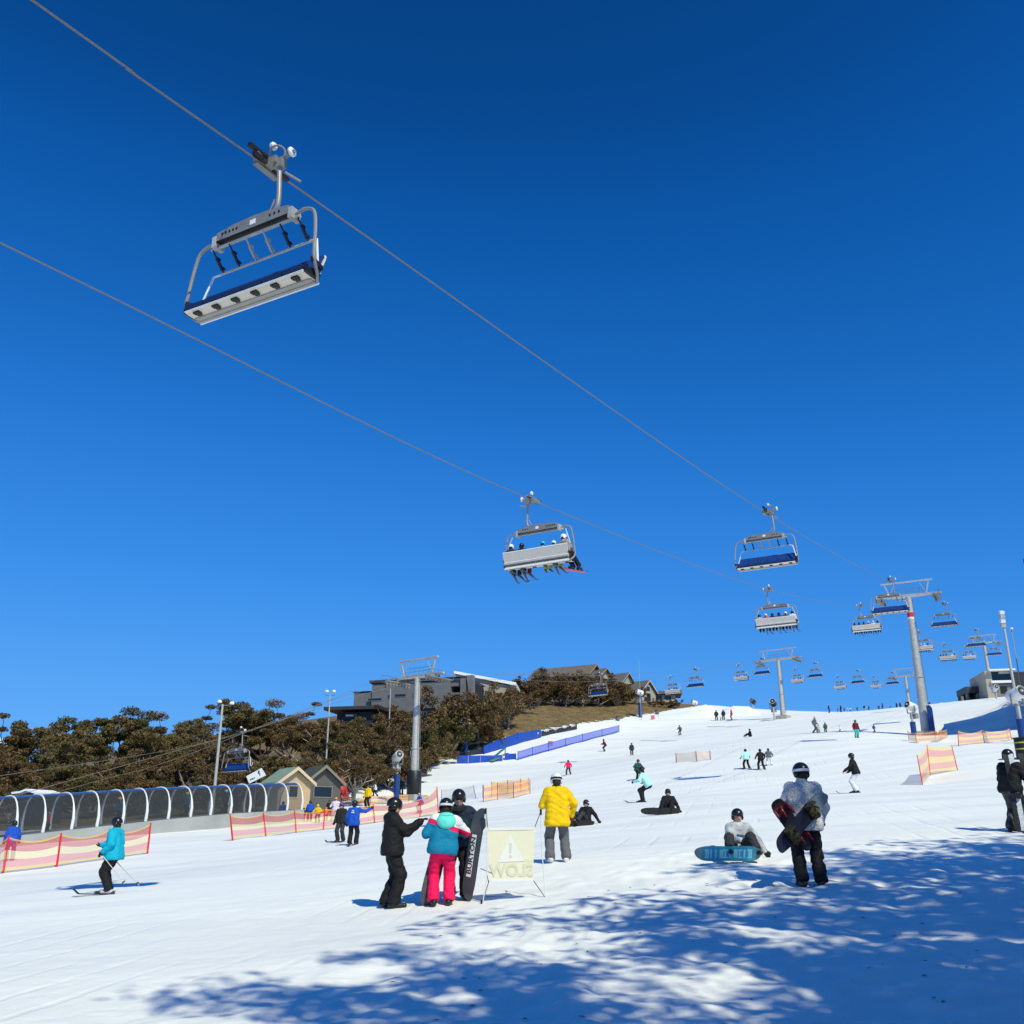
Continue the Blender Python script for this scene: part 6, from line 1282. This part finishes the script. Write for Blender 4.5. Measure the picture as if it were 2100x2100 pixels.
# trio with boards
P1, J1 = who('person in all black with black helmet, raising a hand towards the pink trousered one', 800, 1862, 1634, -78, 'gesture', dict(pel=(0, 0, 0.935), lean=0, fr=(0.13, 0.05, 0.1), fl=(-0.12, -0.07, 0.1), hr=(0.22, 0.42, 1.35), er=(0.1, 0.3, -1), hl=(-0.27, 0.02, 0.86), el=(-0.5, -0.8, 0), hpit=-4), BLK, BLK, HBLK, 0, fat=1.13, hem=0.05, hood=True, H=1.77)
P2, J2 = who('person in hot pink trousers and a white, pink and blue jacket, seen from behind', 903, 1857, 1634, 6, 'girl', dict(pel=(0.02, 0, 0.90), lean=5, side=5, fr=(0.14, 0.0, 0.1), fl=(-0.12, 0.0, 0.1), hl=(-0.26, 0.30, 1.16), el=(-0.55, -0.3, -0.9), hr=(0.22, 0.34, 1.16), er=(0.9, 0, -0.5), hyaw=-12, hpit=-6), BANDS, PNK, HBLK, 0, strap=mat('white goggle strap', (0.7, 0.7, 0.74), 0.5, 0, 0.1), gloves=PNK, boots=BOOTB, H=1.74)
m = MB(); nk = J2['neck']; m.ell(nk + np.array([0, -0.13, -0.075]), (0.165, 0.075, 0.135), 18, 10, Matrix.Rotation(R(-12), 3, 'X')); m.ell(nk + np.array([0, -0.09, 0.02]), (0.125, 0.10, 0.05), 16, 8); m.build('hood', mat('mint hood fabric', (0.12, 0.72, 0.62), 0.7, 0, 0.08, 9, 0.5, 20), P2)
m = MB(); m.tube([tuple(J2['neck'] + (0.05, -0.08, 0.06)), tuple(J2['neck'] + (0.07, -0.13, -0.05))], [0.045, 0.02], 8); m.build('hair', mat('dark hair', (0.02, 0.012, 0.008), 0.5, 0, 0.2), P2)
P3, J3 = who('person in navy jacket and black helmet facing us behind the pink trousers', 938, 1845, 1613, 176, 'boardholder', dict(pel=(0, 0, 0.93), lean=2, fr=(0.13, 0.0, 0.1), fl=(-0.13, 0.0, 0.1), hl=(-0.34, 0.18, 1.06), el=(-0.9, -0.3, -0.6), hr=(0.30, 0.26, 1.12), er=(0.9, -0.3, -0.4), hpit=-10, hyaw=8), NAV, BLK, HBLK, 0, gloves=LGR, H=1.80)
m = MB(); m.tube(arc([tuple(J3['neck'] + (-0.13, 0.06, -0.02)), tuple(J3['neck'] + (0, 0.12, -0.05)), tuple(J3['neck'] + (0.13, 0.06, -0.02)), tuple(J3['neck'] + (0, -0.13, 0.0))], 6), 0.05, 8, True); m.build('collar', BLK, P3)
def px_plane(u, v, Y): return at_y(u, v, Y)
y3 = P3.location.y
pt, pb = at_y(979, 1688, y3 - 0.42), at_y(956, 1842, y3 - 0.34); ax = Vector(pt - pb); up_ = ax.normalized(); bp_ = Vector(pb) + up_ * 0.72; bp_.z += 0.0
gb = gz(pb[0], pb[1]); Lb = 1.46; bc = Vector((pb[0], pb[1], gb + 0.0)) + up_ * (Lb / 2 + 0.02)
SB1 = snowboard('slate grey snowboard with a white lettered strip, held upright beside the navy jacket', BD_GR, BD_DK, frame(up_, Vector((0.72, 1.0, 0)), None, bc), Lb, 0.27, False)
m = MB(); m.bx(-0.36, 0.30, -0.0085, -0.0068, -0.02, 0.075); m.build('white_strip', WPAINT, SB1, False)
me = text_mesh('BURTON', 0.115, 0.0008, False, 0.003); me.materials.append(BLKM); o = link('lettering', me, SB1); o.scale = (1.25, 1, 1); o.location = (-0.03, -0.0095, 0.0275); o.rotation_euler = (R(90), 0, 0)
pb2 = at_y(872, 1848, P2.location.y + 0.05); pt2 = at_y(910, 1700, P2.location.y + 0.34); up2 = Vector(pt2 - pb2).normalized(); gb2 = gz(pb2[0], pb2[1])
snowboard('dark snowboard leaning behind the pink trousers', BD_GR, BD_DK, frame(up2, Vector((-0.25, 1, 0.1)), None, Vector((pb2[0], pb2[1], gb2)) + up2 * 0.73), 1.46, 0.28, False)
# yellow jacket
P4, J4 = who('person in a bright yellow jacket and grey trousers, white helmet, standing with back to us', 1144, 1769, 1579, 4, 'yellowman', dict(pel=(0, 0, 0.90), lean=5, fr=(0.17, 0.0, 0.1), fl=(-0.15, 0.0, 0.1), hr=(0.30, 0.10, 0.90), er=(0.8, -0.7, 0), hl=(-0.14, 0.32, 1.10), el=(-0.7, -0.4, -0.8), hpit=-10, tr=-14, tl=12), YEL, GRY, HWHT, 0, strap=BLK, boots=mat('white snowboard boot', (0.6, 0.61, 0.62), 0.5, 0, 0.1), gloves=mat('dark red glove', (0.18, 0.01, 0.015), 0.6, 0, 0.1), hem=0.15, fat=1.0, H=1.78)
m = MB(); m.tube(arc([tuple(J4['neck'] + (-0.075, 0, 0.05)), tuple(J4['neck'] + (0, -0.075, 0.055)), tuple(J4['neck'] + (0.075, 0, 0.05)), tuple(J4['neck'] + (0, 0.075, 0.055))], 5), 0.022, 8, True); m.build('collar', BLK, P4)
# standing boarder with two boards
P5, J5 = who('person in a mottled grey jacket and black trousers carrying boards, back to us', 1665, 1820, 1556, -4, 'carrier', dict(pel=(0, 0, 0.92), lean=2, fr=(0.14, 0.0, 0.1), fl=(-0.12, 0.02, 0.1), hr=(0.25, 0.12, 0.92), er=(0.4, -0.9, 0), hl=(-0.27, 0.16, 0.98), el=(-0.4, -0.9, 0), hyaw=18, hpit=-4), MOTT, BLK, HBLK, 0, strap=mat('white goggle strap', (0.7, 0.7, 0.74), 0.5, 0, 0.1), fat=0.96, hem=0.08, H=1.80)
y5 = P5.location.y
a, b = at_y(1592, 1745, y5 - 0.42), at_y(1690, 1630, y5 - 0.16); ax = Vector(b - a)
snowboard('dark snowboard with a pale grey tip held diagonally across the standing boarder', BD_NV, BD_NV, frame(ax, Vector((0.35, -1, -0.1)), None, (a + b) / 2), ax.length, 0.27, True, mat('black and yellow binding', (0.05, 0.04, 0.01), 0.5, 0, 0.5, 30))
m = MB(); tb = bpy.data.objects[[o.name for o in COL.objects if o.name.startswith('snowboard') and o.parent is None][-1]]
L5 = ax.length
for k in range(9):
    x0 = L5 * (0.20 + 0.03 * k)
    if x0 > L5 * 0.47: break
half_ = lambda x: max(0.004, (1 - min(1.0, abs(2 * x / L5)) ** 4.8) ** 0.5 * 0.27 / 2 * (1 - 0.10 * math.cos(math.pi * x / L5) ** 2)); bend_ = lambda x: 0.075 * max(0, (abs(x) - L5 * 0.37) / (L5 * 0.13)) ** 2
xs = [L5 * (0.24 + 0.26 * i / 10) * 0.999 for i in range(11)]; V = []
for x in xs:
    for z in (-half_(x) * 0.985, half_(x) * 0.985): V.append((x, bend_(x) + 0.0085, z))
m.add(V, [(2 * i, 2 * i + 1, 2 * i + 3, 2 * i + 2) for i in range(10)]); m.build('tip_graphic', BD_LG, tb)
a, b = at_y(1592, 1646, y5 - 0.22), at_y(1640, 1716, y5 + 0.02); ax = Vector(b - a).normalized()
snowboard('second snowboard with red bindings tucked under the left arm of the standing boarder', BD_BK, BD_DK, frame(ax, Vector((-0.3, -1, 0.15)), None, Vector(a) + ax * 0.40), 0.96, 0.25, True, mat('red binding', (0.14, 0.012, 0.02), 0.5, 0, 0.9, 25))
# seated boarders
P6, J6 = who('person in pale grey jacket and black helmet seated on the snow behind the blue board', 1520, 1762, 1659, 186, 'seatkid', dict(pel=(0, 0, 0.14), lean=-6, fr=(0.40, 0.58, 0.20), fl=(-0.10, 0.62, 0.18), kr=(0.4, 0.2, 1), kl=(-0.1, 0.2, 1), hl=(-0.52, 0.05, 0.10), el=(-0.6, -0.6, 0.2), hr=(0.10, 0.36, 0.34), er=(0.9, -0.2, -0.5), hyaw=-4), mat('pale patchwork jacket', (0.40, 0.43, 0.46), 0.7, 0, 0.55, 5, 0.5, 20), DRK, HBLK, 0, goggles=False, H=0.95)
m = MB(); c = J6['chest']; m.ext([tuple(c + q) for q in ((-0.13, 0.155, -0.02), (0.10, 0.165, 0.0), (0.10, 0.175, -0.10), (-0.13, 0.17, -0.11))], (0, 0.006, 0)); m.build('chest_patch', mat('blue chest patch', (0.02, 0.08, 0.22), 0.7, 0, 0.2), P6)
EYEW = mat('eye white', (0.5, 0.48, 0.46), 0.3, 0, 0.05); IRIS = mat('dark iris', (0.02, 0.012, 0.01), 0.2, 0, 0.05); LIP = mat('lips', (0.38, 0.12, 0.11), 0.5, 0, 0.05)
def face(P, J, brow=(0.03, 0.018, 0.01)):
    M = hmat(J); h = J['head']; f = lambda q: tuple(np.array(M @ Vector(q)) + h)
    for s in (1, -1):
        m = MB(); m.ell(f((0.032 * s, 0.083, 0.010)), (0.014, 0.010, 0.009), 10, 6, M); e = m.build('eye', EYEW, P); m = MB(); m.ell(f((0.032 * s, 0.091, 0.010)), (0.0065, 0.004, 0.0065), 8, 5, M); m.build('iris', IRIS, e); m = MB(); m.bar(f((0.018 * s, 0.094, 0.032)), f((0.048 * s, 0.085, 0.030)), 0.006, 0.007); m.build('eyebrow', mat('brown eyebrow', brow, 0.6, 0, 0.1), P)
    m = MB(); m.ell(f((0, 0.092, -0.064)), (0.022, 0.007, 0.007), 10, 5, M); m.build('lips', LIP, P)
face(P6, J6)
def flat_board(label, u0, u1, vt, vb, Y, base, top, dx=0.0, tiltback=12, L=None, W=0.27, bind=True):
    a, b = at_y(u0, (vt + vb) / 2, Y + dx), at_y(u1, (vt + vb) / 2, Y - dx); ax = Vector(b - a); L = L or ax.length; ctr = (a + b) / 2
    t = snowboard(label, base, top, frame(ax, Vector((0, math.cos(R(tiltback)), math.sin(R(tiltback)))), None, ctr), L, W, bind); return t
mB, tB, bB = new_mat('blue graphic board base'); tcB = tB.nodes.new('ShaderNodeTexCoord'); spB = tB.nodes.new('ShaderNodeSeparateXYZ'); tB.links.new(tcB.outputs['Object'], spB.inputs[0]); abB = tB.nodes.new('ShaderNodeMath'); abB.operation = 'ABSOLUTE'; tB.links.new(spB.outputs['X'], abB.inputs[0])
rB = tB.nodes.new('ShaderNodeValToRGB'); rB.color_ramp.elements[0].position = 0.36; rB.color_ramp.elements[0].color = (0.012, 0.26, 0.44, 1); rB.color_ramp.elements[1].position = 0.60; rB.color_ramp.elements[1].color = (0.07, 0.085, 0.09, 1); tB.links.new(abB.outputs[0], rB.inputs[0]); tB.links.new(rB.outputs[0], bB.inputs['Base Color']); bB.inputs['Roughness'].default_value = 0.35
y6 = P6.location.y
SBB = flat_board('bright blue snowboard standing on edge in front of the seated pale jacket', 1425, 1563, 1735, 1766, y6 - 0.62, mB, BD_DK, 0.05, 14, None, 0.285)
m = MB(); rg = random.Random(4); PALB = mat('pale blue board lettering', (0.20, 0.55, 0.70), 0.4, 0, 0.1)
for i, (x, k) in enumerate(zip(np.linspace(-0.40, 0.36, 10), 'SIIIIIIIIO')):
    for q in ((0,) if i % 3 else (0, 0.035)): m.add([(x + q - 0.014, -0.0075, -0.075), (x + q + 0.012, -0.0075, -0.08), (x + q + 0.026, -0.0075, 0.07), (x + q - 0.002, -0.0075, 0.075)], [(0, 1, 2, 3)])
    if i in (0, 4, 7, 9): m.add([(x - 0.02, -0.0076, 0.05), (x + 0.06, -0.0076, 0.05), (x + 0.06, -0.0076, 0.075), (x - 0.02, -0.0076, 0.075)], [(0, 1, 2, 3)]); m.add([(x - 0.03, -0.0076, -0.08), (x + 0.05, -0.0076, -0.08), (x + 0.05, -0.0076, -0.055), (x - 0.03, -0.0076, -0.055)], [(0, 1, 2, 3)])
m.build('lettering', PALB, SBB, False)
P7, J7 = who('person dressed in black seated on the snow behind a black board', 1372, 1668, 1617, 176, 'seatblack', dict(pel=(0, 0, 0.14), lean=-4, fr=(0.35, 0.55, 0.16), fl=(-0.05, 0.58, 0.16), kr=(0.3, 0.2, 1), kl=(-0.1, 0.2, 1), hl=(-0.42, 0.10, 0.10), el=(-0.8, -0.5, 0), hr=(0.18, 0.34, 0.30)), BLK, BLK, HBLK, 1, H=0.97)
flat_board('black snowboard standing on edge before the seated person in black', 1314, 1396, 1656, 1671, P7.location.y - 0.55, BD_BK, BD_BK, 0.05, 14, None, 0.28)
P8, J8 = who('person in black leaning back on one hand on the snow, right of the yellow jacket', 1200, 1691, 1639, 150, 'seatlean', dict(pel=(0, 0, 0.14), lean=-16, fr=(0.30, 0.60, 0.14), fl=(0.02, 0.62, 0.14), kr=(0.2, 0.2, 1), kl=(0.0, 0.2, 1), hl=(-0.55, -0.16, 0.08), el=(-0.5, -0.8, 0.2), hr=(0.16, 0.32, 0.34), hyaw=10), BLK, DRK, HBLK, 1, strap=WHT, H=0.95)
flat_board('dark snowboard strapped to the person leaning back on the snow', 1158, 1206, 1684, 1693, P8.location.y - 0.42, BD_BK, BD_BK, 0.1, 30, 1.3, 0.26)
# skiers
P9, J9 = who('skier in a cyan jacket and black trousers gliding to the left', 221, 1834, 1673, 84, 'glider', dict(pel=(0, -0.04, 0.905), lean=3, fr=(0.10, 0.06, 0.115), fl=(-0.10, -0.06, 0.115), hr=(0.26, 0.42, 1.10), er=(0.6, -0.7, -0.5), hl=(-0.27, 0.12, 0.94), el=(-0.4, -0.9, 0), hpit=-2, tr=0, tl=0), CYA, BLK, HBLK, 0, boots=BOOTW, skis=SKIM, skiyaw=0, hem=0.08, fat=1.12, H=1.76)
m = MB(); m.tube(arc([tuple(J9['head'] + q) for q in ((-0.06, 0.05, -0.075), (0, 0.095, -0.07), (0.06, 0.05, -0.075), (0, -0.05, -0.09))], 5), 0.034, 8, True); m.build('neck_gaiter', WHT, P9)
def ski_pole(label, a, b): t = thing('ski_pole', label, 'ski pole', a); d = Vector(b) - Vector(a); m = MB(); m.tube([(0, 0, 0), tuple(d)], [0.010, 0.007], 6); m.build('shaft', GALV, t); m = MB(); m.tube([tuple(d * -0.06), tuple(d * 0.07)], 0.018, 8); m.build('grip', BLKM, t); m = MB(); k = d * 0.94; m.tube([tuple(k), tuple(k + d.normalized() * 0.015)], 0.04, 10); m.build('basket', BLKM, t)
ski_pole('ski pole trailing from the near hand of the cyan skier', mw(P9, J9['hal'] + (J9['hal'] - J9['ell']) * 0.2), at_y(256, 1812, P9.location.y - 0.25)); ski_pole('ski pole trailing from the far hand of the cyan skier', mw(P9, J9['har'] + (J9['har'] - J9['elr']) * 0.2), at_y(286, 1816, P9.location.y + 0.1))
SL = 'skiers and boarders up on the slope'
who('skier in black with a purple helmet beside the blue instructor', 698, 1727, 1644, 160, 'STAND', STAND, cloth('olive black', (0.022, 0.022, 0.014)), DRK, HPUR, 1, skis=SKIM)
P11, J11 = who('instructor in a royal blue jacket pointing to the right, back to us', 723, 1733, 1640, -6, 'pointer', dict(STAND, hr=(0.62, 0.30, 1.42), er=(0.3, -0.2, -1)), BLU, BLK, HBLK, 1, skis=SKIM, hem=0.10)
m = MB(); c = J11['chest']
for (x0, x1, z) in ((-0.05, 0.03, 0.07), (-0.08, 0.05, 0.0)): m.bx(c[0] + x0, c[0] + x1, c[1] - 0.162, c[1] - 0.157, z + c[2], z + c[2] + 0.035)
m.build('back_print', WPAINT, P11, False)
who('skier in a mint jacket and black trousers leaning into a turn', 1320, 1645, 1573, 62, 'carver', dict(pel=(0.0, -0.26, 0.74), lean=30, side=-6, fr=(0.14, 0.10, 0.1), fl=(-0.14, -0.02, 0.1), hr=(0.34, 0.10, 0.86), hl=(-0.32, 0.30, 0.86), hpit=-18), MINT, BLK, HBLK, 1, skis=SKIM, H=1.50)
who('skier in dark green just behind the mint jacketed skier', 1309, 1600, 1558, 200, 'SKIING', SKIING, GRN, BLK, cloth('red brown cap', (0.12, 0.03, 0.02)), 1, skis=SKIM, H=1.56)
who('skier in black jacket and white trousers, gliding left beyond the standing boarder', 1757, 1626, 1543, 60, 'glide2', dict(SKIING, lean=12, pel=(0, -0.06, 0.86)), BLK, WHT, HBLK, 1, skis=SKIM, H=1.70)
who('skier in a mint and black jacket, left one of three standing together', 1532, 1577, 1535, 10, 'WIDE', WIDE, MINT, BLK, HBLK, 1, skis=SKIM, H=1.70); who('skier all in black in the middle of three standing together', 1562, 1578, 1535, 4, 'WIDE', WIDE, BLK, BLK, HBLK, 1, skis=SKIM, H=1.70); who('skier in grey jacket and white trousers, right one of three standing together', 1578, 1570, 1534, -10, 'WIDE', WIDE, GRY, WHT, HBLK, 1, H=1.70)
who('skier in a bright red jacket right above the white helmet of the yellow jacket', 1166, 1589, 1558, 10, 'WIDE', WIDE, PNK, DRK, HBLK, 1, H=1.70); who('skier in dark grey standing below the lavender net', 1296, 1549, 1523, 170, 'STAND', STAND, DRK, BLK, HBLK, 1); who('skier in dark red leaning over to the left of the dark grey one', 1240, 1541, 1516, 70, 'SKIING', SKIING, MAR, BLK, HBLK, 1, H=1.56)
who('skier in a maroon jacket and teal trousers below the crest', 1757, 1512, 1476, 190, 'STAND', STAND, MAR, mat('cloth teal trousers', (0.02, 0.42, 0.45), 0.7, 0, 0.1), HBLK, 1, Y=98); who('skier in a blue violet suit striding right below the crest', 1794, 1511, 1485, 215, 'WALK', WALK, cloth('indigo', (0.03, 0.035, 0.20)), NAV, HBLK, 2, Y=118)
far = [(1395, 1508, 1488, GRY, GRY, 'grey', 'alone on the upper left of the slope', 'SKIING'), (1480, 1500, 1486, LGR, GRY, 'pale grey', 'below the gap between the snow mounds', 'SKIING'), (1469, 1466, 1452, NAV, DRK, 'navy', 'left of the gap between the snow mounds', 'STAND'), (1483, 1457, 1442, NAV, BLK, 'dark navy', 'standing in the gap between the snow mounds', 'STAND'), (1500, 1462, 1444, RED, GRY, 'red and grey', 'just right of the gap between the snow mounds', 'STAND'),
       (1670, 1483, 1464, GRY, GRY, 'grey green', 'right of the slim crest pylon', 'WALK'), (1679, 1506, 1487, LGR, GRY, 'pale grey', 'lower right of the slim crest pylon', 'WIDE'), (1693, 1494, 1481, GRN, BLK, 'dark green', 'beside the pale grey skier below the crest', 'STAND'), (1724, 1501, 1487, WHT, BLK, 'white', 'left of the maroon and teal skier', 'WIDE'),
       (1700, 1459, 1444, NAV, NAV, 'navy', 'at the left end of the crest crowd', 'STAND'), (1719, 1468, 1453, BLU, GRY, 'blue and grey', 'crouching in the crest crowd', 'WIDE'), (1725, 1458, 1446, NAV, NAV, 'dark blue', 'third in the crest crowd', 'STAND'), (1733, 1469, 1461, MAR, GRY, 'maroon', 'small child in the crest crowd', 'STAND'), (1739, 1460, 1449, WHT, LGR, 'white', 'white clad one in the crest crowd', 'STAND'), (1745, 1464, 1450, WHT, BLK, 'white and black', 'with black trousers in the crest crowd', 'WIDE'),
       (1759, 1467, 1450, NAV, GRY, 'navy and grey', 'in the middle of the crest crowd', 'SKIING'), (1774, 1465, 1445, NAV, OLV, 'navy and lime', 'with lime trousers in the crest crowd', 'STAND'), (1783, 1458, 1447, NAV, NAV, 'dark navy', 'right of the lime trousers on the crest', 'WIDE'), (1804, 1467, 1446, PUR, cloth('indigo', (0.03, 0.035, 0.20)), 'purple and indigo', 'on the right part of the crest', 'SKIING'), (1811, 1457, 1441, MAR, NAV, 'maroon and navy', 'behind the purple one on the crest', 'STAND'), (1828, 1465, 1449, GRY, LGR, 'grey', 'left of the tall pylon on the crest', 'SKIING'), (1840, 1455, 1440, BLK, BLK, 'black', 'close to the tall pylon on the crest', 'STAND'), (1847, 1455, 1440, GRN, GRN, 'green', 'nearest the tall pylon on the crest', 'STAND'), (1906, 1447, 1438, NAV, BLK, 'dark', 'behind the mound right of the tall pylon', 'STAND')]
for u, vf, vh, jk, tr, cn, wh, ps in far:
    Yf = 126 if vf > 1478 and u > 1600 else (None if u < 1460 else 200)
    pz = globals()[ps]; who('distant skier in %s, %s' % (cn, wh), u, vf, vh, (u * 37) % 360, ps, pz, jk, tr, HBLK if u % 2 else None, 2, SL, Y=Yf, tiny=vf - vh < 12, H={'SKIING': 1.52, 'WIDE': 1.68, 'WALK': 1.72}.get(ps, 1.76))
who('distant person in black sitting on the snow under the left mound', 1537, 1483, 1474, 100, 'SIT', SIT, BLK, BLK, HBLK, 2, SL, Y=150, H=0.97)
# ski school by the walkway
who('person in a royal blue jacket standing at the far left behind the net', 18, 1766, 1681, 30, 'STAND', STAND, BLU, PUR, HBLK, 1); who('person in a royal blue jacket behind the striped net, in front of the hut', 578, 1688, 1643, 0, 'STAND', STAND, BLU, NAV, HBLK, 1); who('second royal blue jacket behind the striped net, right of the hut', 634, 1685, 1641, 8, 'STAND', STAND, BLU, NAV, HBLK, 1)
KG = 'ski school children'
who('small child in dark blue beside the second blue jacket', 622, 1686, 1656, 160, 'STAND', STAND, NAV, PUR, HBLK, 2, KG); who('child in a yellow bib behind the striped net', 651, 1687, 1650, 170, 'SKIING', SKIING, YEL, BLK, HYEL, 2, KG, H=1.56); who('child in an orange bib next to the yellow one', 668, 1684, 1655, 190, 'STAND', STAND, ORG, RED, HORG, 2, KG); who('person in black among the ski school children', 674, 1674, 1640, 200, 'STAND', STAND, BLK, BLK, HBLK, 2)
who('child in a white patterned jacket with an orange helmet', 687, 1684, 1635, 185, 'WIDE', WIDE, mat('white pink print jacket', (0.66, 0.55, 0.66), 0.7, 0, 0.3, 14), LGR, HORG, 1, KG, H=1.68); who('person in black standing on the brown grass near the red cone', 724, 1638, 1608, 30, 'STAND', STAND, BLK, DRK, None, 2); who('person in a yellow jacket holding something pink near the left pylon', 754, 1648, 1600, 150, 'STAND', STAND, YEL, BLK, HBLK, 1, Y=96); who('person in a white jacket walking near the left pylon', 770, 1634, 1604, 100, 'WALK', WALK, WHT, BLK, HBLK, 2); who('person in dark grey beside the snow gun and the left pylon', 823, 1632, 1595, 20, 'STAND', STAND, DRK, DRK, None, 2); who('person in a blue jacket bending over behind the net under the left pylon', 861, 1668, 1626, 120, 'SKIING', SKIING, BLU, PUR, None, 1, H=1.56)
for u, jk, hm, lb in ((262, cloth('steel blue', (0.02, 0.09, 0.17)), HYEL, 'person with a yellow helmet riding inside the covered walkway'), (402, cloth('steel blue', (0.02, 0.09, 0.17)), HYEL, 'second yellow helmet inside the covered walkway, farther right'), (118, RED, None, 'child in red inside the left part of the covered walkway'), (482, DRK, HWHT, 'person with a white helmet inside the right part of the covered walkway')):
    p = in_walk(u); figure(lb, p, R(-45), 'STAND', STAND, jk, DRK, hm, 2, 0.95 if u != 118 else 0.65)
# ski rack and person at the right border
P12, J12 = who('person in black with a black helmet standing by the ski rack at the right border', 2089, 1706, 1536, -60, 'racker', dict(pel=(0, -0.05, 0.90), lean=10, fr=(0.10, 0.10, 0.1), fl=(-0.12, -0.06, 0.1), hr=(0.28, 0.30, 1.0), hl=(-0.22, 0.36, 1.05), hpit=-10), BLK, mat('cloth black and white trousers', (0.05, 0.05, 0.055), 0.7, 0, 0.9, 6), HBLK, 0, H=1.72)
pr = np.array(P12.location); rk = thing('ski_rack', 'dark metal ski rack cut by the right border', 'ski rack', (pr[0] + 0.30, pr[1] - 0.22, gz(pr[0] + 0.30, pr[1] - 0.22)), R(-20)); m = MB()
for x in (-0.25, 1.6): m.tube([(x, 0, -0.1), (x, 0, 1.15)], 0.03, 8); m.tube([(x, -0.35, 0.0), (x, 0.35, 0.0)], 0.03, 8)
m.build('upright', BLKM, rk)
for z in (0.35, 1.12): m = MB(); m.tube([(-0.3, 0, z), (1.65, 0, z)], 0.028, 8); m.build('rail', BLKM, rk)
for i, (dx, mm, lb) in enumerate(((-0.38, SKIM, 'dark ski leaning on the rack nearest the person in black'), (-0.28, SKIW, 'pale ski leaning on the rack'), (-0.08, SKIM, 'dark ski farther right on the rack'), (0.12, mat('red ski topsheet', (0.3, 0.03, 0.04), 0.35, 0, 0.3, 20), 'reddish ski at the right end of the rack'))):
    o_ = mw(rk, (dx, -0.18, 0.0)); t = thing('ski', lb, 'ski', o_, R(-20)); m = MB(); V = []; n = 10
    for k in range(n + 1):
        w = k / n; wd = 0.04 + 0.015 * abs(2 * w - 1) ** 2; y = 0.16 * w + (0.05 * max(0, (w - 0.88) / 0.12) ** 2)
        for q, h in ((-1, 0), (1, 0), (1, 0.013), (-1, 0.013)): V.append((q * wd, y + h, 1.62 * w))
    m.add(V, [(0, 1, 2, 3)] + [tuple(n * 4 + j for j in (3, 2, 1, 0))] + [(k * 4 + j, k * 4 + (j + 1) % 4, k * 4 + 4 + (j + 1) % 4, k * 4 + 4 + j) for k in range(n) for j in range(4)]); m.build('blade', mm, t); m = MB(); m.box((0, 0.04, 0.72), (0.07, 0.06, 0.12)); m.box((0, 0.07, 0.98), (0.07, 0.06, 0.1)); m.build('binding', BLKM, t)
